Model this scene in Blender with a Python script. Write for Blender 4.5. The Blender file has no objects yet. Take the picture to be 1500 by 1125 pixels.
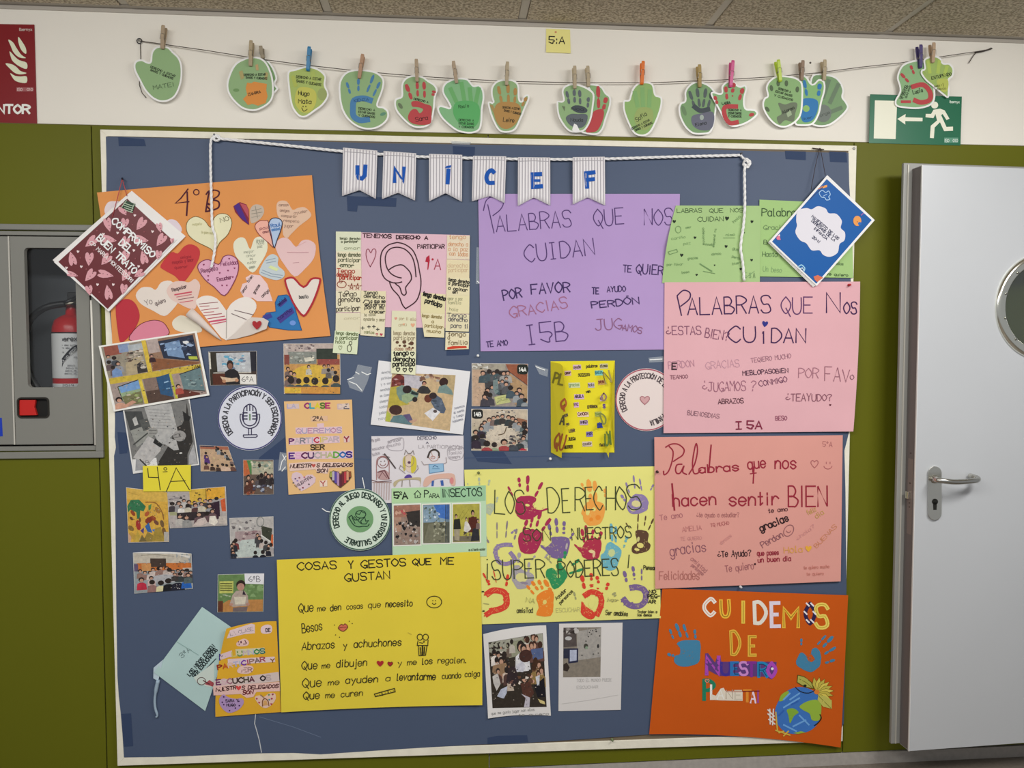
import bpy, math, random
from mathutils import Vector, Matrix
PI = math.pi
SC = bpy.context.scene
COL = SC.collection

# ------------------------------------------------------------------ camera
F = 1127.0
DIST, EYE = 2.45, 1.40
def cdir(px, py): return Vector((px-750.0, 562.5-py, -F))
ax = cdir(14500, 505).normalized()                  # where the wall's level lines run to
dn = cdir(880, 25500).normalized()                  # where its upright lines run to
az = -(dn - ax*dn.dot(ax)).normalized()
ay = az.cross(ax).normalized()
RT = Matrix((ax, ay, az))                           # camera axes -> room axes
CAM = Vector((0, -DIST, EYE))
cd = bpy.data.cameras.new('camera'); cam = bpy.data.objects.new('camera', cd); COL.objects.link(cam)
cd.sensor_width = 36; cd.lens = F*36/1500; cd.clip_start = .05
cam.matrix_world = Matrix.Translation(CAM) @ RT.to_4x4()
SC.camera = cam
def P(px, py, d=0.0):
    """point of the wall (d metres in front of it) that a spot of the photo shows"""
    v = RT @ cdir(px, py)
    t = (DIST - d)/v.y
    return CAM + v*t

# ------------------------------------------------------------------ light
w = bpy.data.worlds.new('world'); SC.world = w; w.use_nodes = True
w.node_tree.nodes['Background'].inputs[0].default_value = (.95, .97, 1.0, 1)
w.node_tree.nodes['Background'].inputs[1].default_value = .36
def area(name, loc, sx, sy, power, tgt, color=(1, .98, .955)):
    l = bpy.data.lights.new(name, 'AREA'); l.shape = 'RECTANGLE'; l.size = sx; l.size_y = sy; l.energy = power; l.color = color
    o = bpy.data.objects.new(name, l); COL.objects.link(o); o.location = loc
    o.rotation_euler = (Vector(tgt)-Vector(loc)).to_track_quat('-Z', 'Y').to_euler()
    return o
area('ceiling_lamp_light', (1.6, -1.6, 2.38), 1.2, .3, 38, (1.0, -.9, 0))
area('far_ceiling_lamp_light', (-.75, -2.1, 2.38), 2.4, .35, 62, (-.6, -1.2, 0))
SC.view_settings.view_transform = 'Standard'; SC.view_settings.look = 'None'
SC.view_settings.gamma = 1; SC.view_settings.exposure = -.1; SC.view_settings.use_curve_mapping = False

# ------------------------------------------------------------------ materials
GAIN = 1.22
def lin(h, g=None):
    g = GAIN if g is None else g
    o = []
    for i in (0, 2, 4):
        c = int(h[i:i+2], 16)/255
        c = c/12.92 if c <= .04045 else ((c+.055)/1.055)**2.4
        o.append(min(.93, c*g))
    return tuple(o)
MATS = {}
def mat(h, rough=.75, metal=0, bump=0, bscale=60, var=0, vscale=8, g=None, spec=.35, alpha=1):
    key = (h, rough, metal, bump, bscale, var, vscale, g, spec, alpha)
    if key in MATS: return MATS[key]
    m = bpy.data.materials.new('surface_'+h); m.use_nodes = True
    nt = m.node_tree; b = nt.nodes['Principled BSDF']
    c = lin(h, g)
    b.inputs['Base Color'].default_value = (*c, 1); b.inputs['Roughness'].default_value = rough
    b.inputs['Metallic'].default_value = metal; b.inputs['Specular IOR Level'].default_value = spec
    b.inputs['Alpha'].default_value = alpha
    tc = nt.nodes.new('ShaderNodeTexCoord')
    if bump:
        n = nt.nodes.new('ShaderNodeTexNoise'); n.inputs['Scale'].default_value = bscale; n.inputs['Detail'].default_value = 3
        nt.links.new(tc.outputs['Object'], n.inputs['Vector'])
        bp = nt.nodes.new('ShaderNodeBump'); bp.inputs['Strength'].default_value = bump; bp.inputs['Distance'].default_value = .004
        nt.links.new(n.outputs['Fac'], bp.inputs['Height']); nt.links.new(bp.outputs['Normal'], b.inputs['Normal'])
    if var:
        n = nt.nodes.new('ShaderNodeTexNoise'); n.inputs['Scale'].default_value = vscale; n.inputs['Detail'].default_value = 6
        nt.links.new(tc.outputs['Object'], n.inputs['Vector'])
        r = nt.nodes.new('ShaderNodeValToRGB'); r.color_ramp.elements[0].position = .3; r.color_ramp.elements[1].position = .7
        r.color_ramp.elements[0].color = (*[x*(1-var) for x in c], 1); r.color_ramp.elements[1].color = (*[min(.93, x*(1+var)) for x in c], 1)
        nt.links.new(n.outputs['Fac'], r.inputs['Fac']); nt.links.new(r.outputs['Color'], b.inputs['Base Color'])
    MATS[key] = m
    return m
def paper(h, g=None): return mat(h, .8, 0, .12, 14, .03, 5, g, .25)
def ink_mat(rough=.7, photo=False):
    k = ('ink', rough, photo)
    if k in MATS: return MATS[k]
    m = bpy.data.materials.new('ink'); m.use_nodes = True; nt = m.node_tree; b = nt.nodes['Principled BSDF']
    a = nt.nodes.new('ShaderNodeVertexColor'); a.layer_name = 'Col'
    nt.links.new(a.outputs['Color'], b.inputs['Base Color']); b.inputs['Roughness'].default_value = rough
    if photo:                                        # mottled tones of a printed photograph
        tc = nt.nodes.new('ShaderNodeTexCoord'); n = nt.nodes.new('ShaderNodeTexNoise'); n.inputs['Scale'].default_value = 75; n.inputs['Detail'].default_value = 5; n.inputs['Roughness'].default_value = .65
        r = nt.nodes.new('ShaderNodeValToRGB'); r.color_ramp.elements[0].position = .36; r.color_ramp.elements[1].position = .64
        r.color_ramp.elements[0].color = (.42, .43, .46, 1); r.color_ramp.elements[1].color = (1.0, .98, .95, 1)
        x = nt.nodes.new('ShaderNodeMix'); x.data_type = 'RGBA'; x.blend_type = 'MULTIPLY'; x.inputs['Factor'].default_value = .42
        g = nt.nodes.new('ShaderNodeGamma'); g.inputs['Gamma'].default_value = .88
        nt.links.new(tc.outputs['Object'], n.inputs['Vector']); nt.links.new(n.outputs['Fac'], r.inputs['Fac']); nt.links.new(a.outputs['Color'], g.inputs['Color']); nt.links.new(g.outputs[0], x.inputs['A']); nt.links.new(r.outputs['Color'], x.inputs['B']); nt.links.new(x.outputs['Result'], b.inputs['Base Color'])
    b.inputs['Specular IOR Level'].default_value = .25
    MATS[k] = m; return m

# ------------------------------------------------------------------ objects
def thing(name, label, cat, loc, group=None):
    o = bpy.data.objects.new(name, None); COL.objects.link(o); o.location = loc; o.empty_display_size = .05
    o['label'] = label; o['category'] = cat
    if group: o['group'] = group
    return o
def rootloc(o):
    while o.parent: o = o.parent
    return o.location.copy()
def mk(name, verts, faces, m, parent=None, smooth=False, label=None, cols=None):
    me = bpy.data.meshes.new(name)
    off = rootloc(parent) if parent else Vector((0, 0, 0))
    me.from_pydata([tuple(Vector(v)-off) for v in verts], [], faces)
    if cols:
        ca = me.color_attributes.new('Col', 'FLOAT_COLOR', 'CORNER')
        buf = []
        for f, c in zip(faces, cols): buf += list((*c, 1))*len(f)
        ca.data.foreach_set('color', buf)
    me.materials.append(m)
    if smooth: me.polygons.foreach_set('use_smooth', [True]*len(me.polygons))
    me.update()
    o = bpy.data.objects.new(name, me); COL.objects.link(o)
    if parent: o.parent = parent
    if label: o['label'] = label
    return o
def struct(o): o['kind'] = 'structure'; return o
class MB:
    def __init__(s): s.v = []; s.f = []
    def add(s, v, f):
        k = len(s.v); s.v += [Vector(x) for x in v]; s.f += [tuple(i+k for i in q) for q in f]; return s
    def hexa(s, a, b):
        """a, b: two rings of equal length, joined into a closed solid"""
        n = len(a)
        return s.add(list(a)+list(b), [tuple(range(n))[::-1], tuple(range(n, 2*n))] + [(i, (i+1) % n, n+(i+1) % n, n+i) for i in range(n)])
    def box(s, x0, x1, y0, y1, z0, z1):
        return s.hexa([(x0, y0, z0), (x1, y0, z0), (x1, y1, z0), (x0, y1, z0)], [(x0, y0, z1), (x1, y0, z1), (x1, y1, z1), (x0, y1, z1)])
    def plate(s, poly, d0, d1):
        """outline in photo spots at d1 off the wall, straight back to d0"""
        b = [P(x, y, d1) for x, y in poly]
        a = [Vector((p.x, -d0, p.z)) for p in b]
        return s.hexa(b, a)
    def tube(s, pts, r, n=8, cap=True):
        pts = [Vector(p) for p in pts]; rings = []
        rr = r if isinstance(r, (list, tuple)) else [r]*len(pts)
        for i, p in enumerate(pts):
            t = (pts[min(i+1, len(pts)-1)]-pts[max(i-1, 0)]).normalized()
            u = t.cross(Vector((0, 1, 0)))
            if u.length < .05: u = t.cross(Vector((1, 0, 0)))
            u.normalize(); v = t.cross(u)
            rings.append([p+(u*math.cos(2*PI*k/n)+v*math.sin(2*PI*k/n))*rr[i] for k in range(n)])
        k0 = len(s.v); s.v += [q for r_ in rings for q in r_]
        for i in range(len(pts)-1):
            for k in range(n):
                s.f.append((k0+i*n+k, k0+i*n+(k+1) % n, k0+(i+1)*n+(k+1) % n, k0+(i+1)*n+k))
        if cap: s.f.append(tuple(range(k0, k0+n))[::-1]); s.f.append(tuple(range(len(s.v)-n, len(s.v))))
        return s
    def build(s, name, m, parent=None, smooth=False, label=None, bevel=0):
        o = mk(name, s.v, s.f, m, parent, smooth, label)
        if bevel:
            b = o.modifiers.new('bevel', 'BEVEL'); b.width = bevel; b.segments = 2; b.limit_method = 'ANGLE'
        return o
def catmull(pts, closed=False, sub=4):
    n = len(pts)
    if n < 3: return list(pts)
    out = []
    rng = range(n) if closed else range(n-1)
    for i in rng:
        if closed: p0, p1, p2, p3 = pts[i-1], pts[i], pts[(i+1) % n], pts[(i+2) % n]
        else: p0, p1, p2, p3 = pts[max(i-1, 0)], pts[i], pts[i+1], pts[min(i+2, n-1)]
        for k in range(sub):
            t = k/sub
            out.append(tuple(.5*((2*p1[j])+(-p0[j]+p2[j])*t+(2*p0[j]-5*p1[j]+4*p2[j]-p3[j])*t*t+(-p0[j]+3*p1[j]-3*p2[j]+p3[j])*t**3) for j in range(len(p1))))
    if not closed: out.append(tuple(pts[-1]))
    return out
def K(x0, y0, s):
    return lambda *a: [(x0+a[i]*s, y0+a[i+1]*s) for i in range(0, len(a), 2)]
def inset(pts, k):
    n = len(pts); A = sum(pts[i][0]*pts[(i+1) % n][1]-pts[(i+1) % n][0]*pts[i][1] for i in range(n)); sg = 1 if A > 0 else -1
    out = []
    for i in range(n):
        a, b, c = pts[i-1], pts[i], pts[(i+1) % n]
        dx, dy = c[0]-a[0], c[1]-a[1]; L = math.hypot(dx, dy) or 1
        out.append((b[0]-dy/L*k*sg, b[1]+dx/L*k*sg))
    return out
def bil(q, u, v):
    return tuple((q[0][j]*(1-u)+q[1][j]*u)*(1-v)+(q[3][j]*(1-u)+q[2][j]*u)*v for j in (0, 1))

# ------------------------------------------------------------------ hand lettering, one stroke per line
GL = {
'A': "022842 1434", 'B': "0208 ~082837362505 ~05254443322202", 'C': "~4738280604223243", 'D': "0208 ~08284644220 2",
'E': "48080242 0535", 'F': "480802 0535", 'G': "~4738280604223244 244442", 'H': "0208 4248 0545", 'I': "2228", '|': "2228 1838 1232",
'J': "~3833221203 1848", 'K': "0208 480542", 'L': "080242", 'M': "0208254842", 'N': "02084248", 'Ñ': "02084248 1939",
'O': "~280604224446 28", 'Ó': "~28060422444628 2939", 'P': "0208 ~082847462505", 'Q': "~28060422444628 2441", 'R': "0208 ~082847462505 2542",
'S': "~47381807153543321203", 'T': "0848 2822", 'U': "~080412324448", 'V': "082248", 'W': "0812263248", 'X': "0842 0248", 'Y': "082548 2522",
'Z': "08480242", '1': "172822", '2': "~07183847350 2 0242", '3': "~0718384736 15 ~153543322203", '4': "280444 3632", '5': "480805 ~05354433322203",
'6': "~38160413324435 15", '8': "~28071543220315472 8", '0': "~28060422444628", '9': "~4728073547 4422",
'a': "~3526160503122233 3632", 'b': "0802 ~0516263533221203", 'c': "~3526160503122233", 'd': "~3526160503122233 3832",
'e': "~04343526160503122233", 'f': "~38281712 0626", 'g': "~3526160503122233 ~3631201001", 'h': "0802 ~0416263532", 'i': "1612 1718",
'j': "~16111000 1718", 'k': "0802 360432", 'l': "~18131222", 'm': "0602 ~04162522 ~24364542", 'n': "0602 ~0416263532", 'ñ': "0602 ~0416263532 0838",
'o': "~160503122233352616", 'p': "0600 ~0516263533221203", 'q': "~3526160503122233 3630", 'r': "0602 ~04162635", 's': "~35261605142433221203",
't': "~18131223 0626", 'u': "~0603122233 3632", 'v': "061236", 'w': "0612243246", 'x': "0632 0236", 'y': "0614 3610", 'z': "06360232",
'í': "1612 1729", 'ó': "~160503122233352616 1829", 'ú': "~0603122233 3632 1829", 'é': "~04343526160503122233 1829", '?': "~0718384725 2524 2223",
'¿': "~2625150413334 4 2827", '!': "1814 1312", '¡': "1612 1817", '.': "1213", ',': "1311", ':': "1213 1516", '-': "0535", 'º': "~1807161716 ~180717272818 0626",
'°': "~18071627 28", "'": "1817", '/': "0238", ' ': ""}
GL['º'] = "~1807162718 0525"; GL['°'] = "~1807162718"; GL['D'] = "0208 ~08284644 ~44220 2".replace(' 2', '2') if 0 else "0208 ~082846442202"
GL['O'] = "~28060422444628"; GL['2'] = "~071838473502 0242"; GL['3'] = "~0718384725 ~153543322203"; GL['6'] = "~38160413324415"; GL['8'] = "~280715432203354728"; GL['9'] = "~4728073547 4422"; GL['¿'] = "~251504133344 2827"
WID = {'I': 1.4, '1': 2.4, 'i': 1.6, 'l': 1.8, 'j': 1.6, '.': 1.4, ',': 1.4, ':': 1.4, '!': 1.4, '¡': 1.4, "'": 1.2, 'm': 4, 'w': 4, 'M': 4, 'W': 4, ' ': 3, 'º': 2.4, '°': 2.4, '|': 3.4, 't': 2.4, 'f': 2.6, 'r': 2.6, 'z': 3}
XOFF = {'I': 1.3, '1': .8, 'i': .4, 'l': .6, '.': .4, ',': .4, ':': .4, '!': .4, '¡': .4, '|': .6, '-': 0}
def glyph(c):
    for st in GL.get(c, '').split():
        sm = st[0] == '~'; st = st.lstrip('~')
        pts = [(int(st[i]), int(st[i+1])-2) for i in range(0, len(st)-1, 2)]
        yield (catmull(pts, False, 3) if sm else pts)
def adv(c): return WID.get(c, 3.2 if (c.islower()) else 4)+1.1

def clip(p, ax_, lim, keep_less):
    out = []; n = len(p)
    for i in range(n):
        a, b = p[i], p[(i+1) % n]; ia = (a[ax_] <= lim) == keep_less or a[ax_] == lim; ib = (b[ax_] <= lim) == keep_less or b[ax_] == lim
        if ia: out.append(a)
        if ia != ib:
            t = (lim-a[ax_])/(b[ax_]-a[ax_]); out.append((a[0]+(b[0]-a[0])*t, a[1]+(b[1]-a[1])*t))
    return out
def tiles(polys, g=7.0):
    """large flat areas are cut into small ones so that they follow a curling sheet"""
    for p in polys:
        xs = [q[0] for q in p]; ys = [q[1] for q in p]
        if max(xs)-min(xs) < 10 and max(ys)-min(ys) < 10: yield p; continue
        x = min(xs)
        while x < max(xs):
            col_ = clip(clip(p, 0, x, False), 0, x+g, True) if len(p) > 2 else []
            y = min(ys)
            while y < max(ys) and len(col_) > 2:
                c = clip(col_, 1, y, False)
                c = clip(c, 1, y+g, True) if len(c) > 2 else []
                if len(c) > 2 and max(q[0] for q in c)-min(q[0] for q in c) > .01 and max(q[1] for q in c)-min(q[1] for q in c) > .01: yield c
                y += g
            x += g

class Pen:
    """flat print and drawing on a sheet, in spots of the photo; every mark carries its own colour"""
    def __init__(s, dep, curved=False): s.dep = dep; s.curved = curved; s.sh = []; s.q = None; s.rnd = random.Random(7)
    def T(s, p): return bil(s.q, p[0]/100, p[1]/100) if s.q else (p[0], p[1])
    def poly(s, pts, c):
        if s.q:
            for ax_, lim, kl in ((0, 0, False), (0, 100, True), (1, 0, False), (1, 100, True)):
                pts = clip(pts, ax_, lim, kl) if len(pts) > 2 else []
            if len(pts) < 3: return s
        s.sh.append(([[s.T(p) for p in pts]], lin(c))); return s
    def line(s, pts, wd, c, closed=False, smooth=False, raw=False):
        if s.q and not raw: pts = [(min(100, max(0, x)), min(100, max(0, y))) for x, y in pts]
        pts = [p if raw else s.T(p) for p in pts]
        if smooth: pts = catmull(pts, closed, 4)
        if closed: pts = pts+[pts[0]]
        pts = [p for i, p in enumerate(pts) if i == 0 or math.dist(p, pts[i-1]) > 1e-4]
        if len(pts) < 2: return s
        n = len(pts); L = []; R = []
        for i in range(n):
            a = pts[max(i-1, 0)]; b = pts[i]; d = pts[min(i+1, n-1)]
            if closed and i in (0, n-1): a = pts[n-2]; d = pts[1]
            d1 = (b[0]-a[0], b[1]-a[1]); d2 = (d[0]-b[0], d[1]-b[1])
            l1 = math.hypot(*d1); l2 = math.hypot(*d2)
            if l1 < 1e-6: d1, l1 = d2, l2
            if l2 < 1e-6: d2, l2 = d1, l1
            n1 = (-d1[1]/l1, d1[0]/l1); n2 = (-d2[1]/l2, d2[0]/l2)
            mx, my = n1[0]+n2[0], n1[1]+n2[1]; ml = math.hypot(mx, my)
            if ml < .5: mx, my, k = n2[0], n2[1], 1
            else: mx /= ml; my /= ml; k = min(1.6, 1/max(.3, mx*n1[0]+my*n1[1]))
            e = (0, 0)
            if not closed and i in (0, n-1):
                sg = -1 if i == 0 else 1; e = (sg*d1[0]/l1*wd*.35, sg*d1[1]/l1*wd*.35)
            L.append((b[0]+mx*k*wd/2+e[0], b[1]+my*k*wd/2+e[1])); R.append((b[0]-mx*k*wd/2+e[0], b[1]-my*k*wd/2+e[1]))
        s.sh.append(([[L[i], L[i+1], R[i+1], R[i]] for i in range(n-1)], lin(c)))
        return s
    def ell(s, cx, cy, rx, ry, c, rot=0, n=14):
        a = math.radians(rot)
        return s.poly([(cx+rx*math.cos(t)*math.cos(a)-ry*math.sin(t)*math.sin(a), cy+rx*math.cos(t)*math.sin(a)+ry*math.sin(t)*math.cos(a)) for t in [2*PI*k/n for k in range(n)]], c)
    def ring(s, cx, cy, rx, ry, wd, c, rot=0, n=24, a0=0, a1=360):
        a = math.radians(rot); full = abs(a1-a0) >= 360
        ts = [math.radians(a0+(a1-a0)*k/n) for k in range(n if full else n+1)]
        return s.line([(cx+rx*math.cos(t)*math.cos(a)-ry*math.sin(t)*math.sin(a), cy+rx*math.cos(t)*math.sin(a)+ry*math.sin(t)*math.cos(a)) for t in ts], wd, c, closed=full)
    def finger(s, x0, y0, x1, y1, wd, c):
        """print of one finger: two pads with a crease between them"""
        L = math.hypot(x1-x0, y1-y0); a = math.degrees(math.atan2(y1-y0, x1-x0)); k = .56+s.rnd.uniform(-.06, .06); g = .02+s.rnd.random()*.03
        for t0, t1, w_ in ((-.06, k-g, 1.05), (k+g*.3, 1.04, .85)):
            m = (t0+t1)/2; rx = (t1-t0)*L/2; n = 12
            ca, sa = math.cos(math.radians(a)), math.sin(math.radians(a)); pts = []
            for i in range(n):
                t = 2*PI*i/n; r1 = 1+s.rnd.uniform(-.09, .09); u = rx*math.cos(t)*r1; v = wd*.5*w_*abs(math.sin(t))**.7*(1 if math.sin(t) > 0 else -1)*r1
                pts.append((x0+(x1-x0)*m+u*ca-v*sa, y0+(y1-y0)*m+u*sa+v*ca))
            s.poly(pts, c)
        return s
    def streaks(s, pts, n, c, seed=1):
        """thin bare patches in a palm print"""
        r = random.Random(seed+len(pts)); cx = sum(p[0] for p in pts)/len(pts); cy = sum(p[1] for p in pts)/len(pts)
        for _ in range(n):
            a = r.choice(pts); t = r.uniform(.15, .86); x, y = cx+(a[0]-cx)*t, cy+(a[1]-cy)*t; an = r.uniform(0, PI); l = r.uniform(.7, 2.6)
            s.line([(x, y), (x+l*math.cos(an), y+l*math.sin(an))], r.uniform(.35, .9), c)
        return s
    def rect(s, x0, y0, x1, y1, c): return s.poly([(x0, y0), (x1, y0), (x1, y1), (x0, y1)], c)
    def hpts(s, cx, cy, w_, h, rot=0):
        base = [(0, -.28), (.12, -.44), (.32, -.5), (.47, -.36), (.48, -.12), (.34, .14), (.16, .34), (0, .5), (-.16, .34), (-.34, .14), (-.48, -.12), (-.47, -.36), (-.32, -.5), (-.12, -.44)]
        a = math.radians(rot)
        return [(cx+x*w_*math.cos(a)-y*h*math.sin(a), cy+x*w_*math.sin(a)+y*h*math.cos(a)) for x, y in base]
    def heart(s, cx, cy, w_, h, c, rot=0, out=None, wd=1):
        p = s.hpts(cx, cy, w_, h, rot)
        if c: s.poly(p, c)
        if out: s.line(p, wd, out, closed=True)
        return s
    def text(s, t, x0, y0, x1, y1, h, wd, c, jit=.25, slant=0, cols=None):
        if h < 9: wd = wd*.78; jit = jit*.5
        tot = sum(adv(k) for k in t)-1.1
        L = math.hypot(x1-x0, y1-y0); ux, uy = (x1-x0)/L, (y1-y0)/L; sx = L/tot; sy = h/6
        X = 0; r = s.rnd
        for i, k in enumerate(t):
            jy = r.uniform(-1, 1)*jit; js = 1+r.uniform(-.25, .25)*jit; ja = r.uniform(-.12, .12)*jit
            cc = cols[i % len(cols)] if cols else c
            for st in glyph(k):
                pts = []
                for gx, gy in st:
                    gx -= XOFF.get(k, 0); gy2 = gy*js+jy; gx2 = gx+slant*gy+ja*gy
                    a = (X+gx2)*sx; b = gy2*sy
                    pts.append((x0+ux*a+uy*b, y0+uy*a-ux*b))
                s.line(pts, wd, cc)
            X += adv(k)
        return s
    def arc(s, t, cx, cy, r, a0, a1, h, wd, c):
        tot = sum(adv(k) for k in t)-1.1; X = 0
        for k in t:
            for st in glyph(k):
                pts = []
                for gx, gy in st:
                    a = math.radians(a0+(a1-a0)*(X+gx-XOFF.get(k, 0))/tot); R = r+gy*h/6
                    pts.append((cx+R*math.cos(a), cy+R*math.sin(a)))
                s.line(pts, wd, c)
            X += adv(k)
        return s
    # pictures printed on the photographs
    def person(s, u, v, k, hair='2a2220', skin='c79a80', top='3a4440', face=True):
        s.poly([(u-k*.9, v+k*2.6), (u-k*.75, v+k*1.0), (u-k*.3, v+k*.7), (u+k*.3, v+k*.7), (u+k*.8, v+k*1.1), (u+k*.95, v+k*2.6)], top)
        s.ell(u, v-k*.05, k*.52, k*.62, hair, n=9)
        if face: s.ell(u+k*.04, v+k*.14, k*.36, k*.42, skin, n=8)
        return s
    def crowd(s, pts, k, seed=1, tops=('2e3436', '4c5a5c', '8b8f92', '33302f', '6d5a55'), hair='241d1b', face=.6, skin='b98c74'):
        r = random.Random(seed)
        for u, v in pts: s.person(u+r.uniform(-1, 1)*k*.2, v+r.uniform(-1, 1)*k*.2, k*r.uniform(.85, 1.15), hair, skin, r.choice(tops), r.random() < face)
        return s
    def clutter(s, x0, y0, x1, y1, n, cols, a=2, b=6, seed=3):
        r = random.Random(seed)
        for _ in range(n):
            u = r.uniform(x0, x1); v = r.uniform(y0, y1); k = r.uniform(a, b); an = r.uniform(0, PI); m = r.randint(3, 6)
            s.poly([(min(x1+1, max(x0-1, u+k*r.uniform(.5, 1.1)*math.cos(an+2*PI*i/m))), min(y1+1, max(y0-1, v+k*r.uniform(.3, .8)*math.sin(an+2*PI*i/m)))) for i in range(m)], r.choice(cols))
        return s
    def build(s, name, parent, rough=.7, lift=.0005, label=None):
        if not s.sh: return None
        V = []; Fc = []; C = []
        step = min(6e-6, .0012/len(s.sh))
        for i, (polys, c) in enumerate(s.sh):
            for p in (tiles(polys) if s.curved else polys):
                k = len(V)
                A = sum(p[j][0]*p[(j+1) % len(p)][1]-p[(j+1) % len(p)][0]*p[j][1] for j in range(len(p)))
                if A > 0: p = p[::-1]
                V += [P(x, y, s.dep(x, y)+lift+i*step) for x, y in p]
                Fc.append(tuple(range(k, k+len(p)))); C.append(c)
        return mk(name, V, Fc, ink_mat(rough, name == 'picture'), parent, label=label, cols=C)

# ------------------------------------------------------------------ sheets of paper
B = .0243                                            # face of the backing paper, off the wall
class Sheet:
    def __init__(s, name, label, cat, q, lvl, color, group=None, bulge=(0, 0, 0, 0), curl=(), wave=.0, m=None, part='sheet', n=14, thick=.0004, root=None, base=B, plabel=None):
        """q: four corners TL TR BR BL; lvl: mm off the board; bulge: how far each edge bows (top right bottom left); curl: (x, y, radius, mm)"""
        s.q = q; s.base = base+lvl/1000; s.curl = curl; s.wave = wave
        bl = bil(q, .5, 1)
        s.root = root or thing(name, label, cat, P(bl[0], bl[1], s.base), group)
        V = []
        for j in range(n+1):
            for i in range(n+1):
                u, v = i/n, j/n; x, y = bil(q, u, v)
                cu, cv = 4*u*(1-u), 4*v*(1-v)
                y += -bulge[0]*cu*(1-v)+bulge[2]*cu*v; x += bulge[1]*cv*u-bulge[3]*cv*(1-u)
                V.append(P(x, y, s.dep(x, y)))
        Fc = [(j*(n+1)+i, (j+1)*(n+1)+i, (j+1)*(n+1)+i+1, j*(n+1)+i+1) for j in range(n) for i in range(n)]
        s.sheet = mk(part, V, Fc, m or paper(color), s.root, smooth=True, label=plabel)
        sm = s.sheet.modifiers.new('thickness', 'SOLIDIFY'); sm.thickness = thick; sm.offset = -1
        s.sheet.modifiers.new('edge_shading', 'WEIGHTED_NORMAL')
    def dep(s, x, y):
        d = s.base
        for cx, cy, r, a in s.curl:
            t = max(0, 1-math.hypot(x-cx, y-cy)/r); d += a/1000*t*t
        if s.wave: d += s.wave/1000*(math.sin(x*.06+y*.02)*math.sin(y*.05+1)+1)
        return d
    def pen(s, quad=None, up=0):
        p = Pen((lambda x, y: s.dep(x, y)+up/1000), bool(s.curl or s.wave)); p.q = quad; return p
def cut(name, pts, d, color, parent, depth=.0004, label=None, m=None, tilt=None):
    """a flat paper cut-out of any outline"""
    A = sum(pts[j][0]*pts[(j+1) % len(pts)][1]-pts[(j+1) % len(pts)][0]*pts[j][1] for j in range(len(pts)))
    if A > 0: pts = pts[::-1]
    dd = d if callable(d) else (lambda x, y: d)
    a = [P(x, y, dd(x, y)) for x, y in pts]; b = [p+Vector((0, depth, 0)) for p in a]; n = len(a)
    return mk(name, a+b, [tuple(range(n)), tuple(range(n, 2*n))[::-1]]+[(i, n+i, n+(i+1) % n, (i+1) % n) for i in range(n)], m or paper(color), parent, label=label)
# ================================================================== the room
ZC = (P(0, 9).z+P(1500, 55).z)/2                      # ceiling
ZG = (P(0, 182).z+P(1400, 214).z)/2                   # top of the green panels
ZB = P(1240, 1099).z                                  # foot of the green panels
XL, XR = -3.2, 3.4
m_white = mat('e0dcd2', .85, 0, .15, 40, .02, 2)
m_green = mat('5c5e10', .5, 0, .05, 6, .04, 1.2, None, .2)
m_grey = mat('7a7a74', .45, 0, .04, 20, .02, 3)
m_steel = mat('c9c9c4', .25, 1)
# cabinet opening in the wall
cx0, cx1 = -2.55, P(157, 500, .0).x-.02
cz0, cz1 = P(60, 660).z, P(60, 340).z
b = MB()
for (x0, x1, z0, z1) in ((XL, XR, cz1, ZC+.3), (XL, XR, -.02, cz0), (XL, cx0, cz0, cz1), (cx1, XR, cz0, cz1)):
    b.box(x0, x1, 0, .12, z0, z1)
wall = struct(b.build('wall_back', m_white))
joints = [P(133.5, 186, .012).x, P(715, 200, .012).x]
joints = [joints[0]-(joints[1]-joints[0])]+joints+[joints[1]+(joints[1]-joints[0])]
joints = [joints[0]-1.3]+joints+[XR]
g = .0016
for i in range(len(joints)-1):
    x0, x1 = joints[i]+g, joints[i+1]-g
    if x0 > XR: continue
    x0 = max(x0, XL)
    mb = MB()
    if i <= 1:
        xe = min(x1, cx1)
        if i == 1: xe = x1
        mb.box(x0, x1, -.012, 0, cz1, ZG); mb.box(x0, x1, -.012, 0, ZB, cz0)
        if x1 > cx1: mb.box(cx1, x1, -.012, 0, cz0, cz1)
        if x0 < cx0: mb.box(x0, cx0, -.012, 0, cz0, cz1)
    else: mb.box(x0, x1, -.012, 0, ZB, ZG)
    mb.build('wall_panel', m_green, wall, bevel=.001)
MB().box(XL, XR, -.006, 0, ZG-.002, ZG+.004).build('panel_capping', mat('5a5628', .6), wall)
bb = struct(MB().box(XL, XR, -.016, 0, 0, ZB-.003).build('baseboard_back', mat('9d9892', .5, 0, .1, 50, .08, 60)))
fl = struct(MB().box(XL, XR, -3.4, .12, -.05, 0).build('floor', mat('6f675e', .35, 0, .05, 40, .12, 90)))
# ceiling: a grid of speckled tiles on grey bars
jx = P(1035, 36).x; jx0 = P(482, 18).x; nseg = 2; tw = (jx-jx0)/nseg
ce = struct(MB().box(XL, XR, -3.4, .12, ZC+.02, ZC+.06).build('ceiling', mat('6e675a', .9)))
m_tile = bpy.data.materials.new('speckled_tile'); m_tile.use_nodes = True
nt = m_tile.node_tree; bs = nt.nodes['Principled BSDF']; bs.inputs['Roughness'].default_value = .95
tc = nt.nodes.new('ShaderNodeTexCoord'); n1 = nt.nodes.new('ShaderNodeTexNoise'); n1.inputs['Scale'].default_value = 130; n1.inputs['Detail'].default_value = 4
cr = nt.nodes.new('ShaderNodeValToRGB'); cr.color_ramp.elements[0].position = .38; cr.color_ramp.elements[1].position = .6
cr.color_ramp.elements[0].color = (*lin('8a7e6a'), 1); cr.color_ramp.elements[1].color = (*lin('c4b9a4'), 1)
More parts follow.
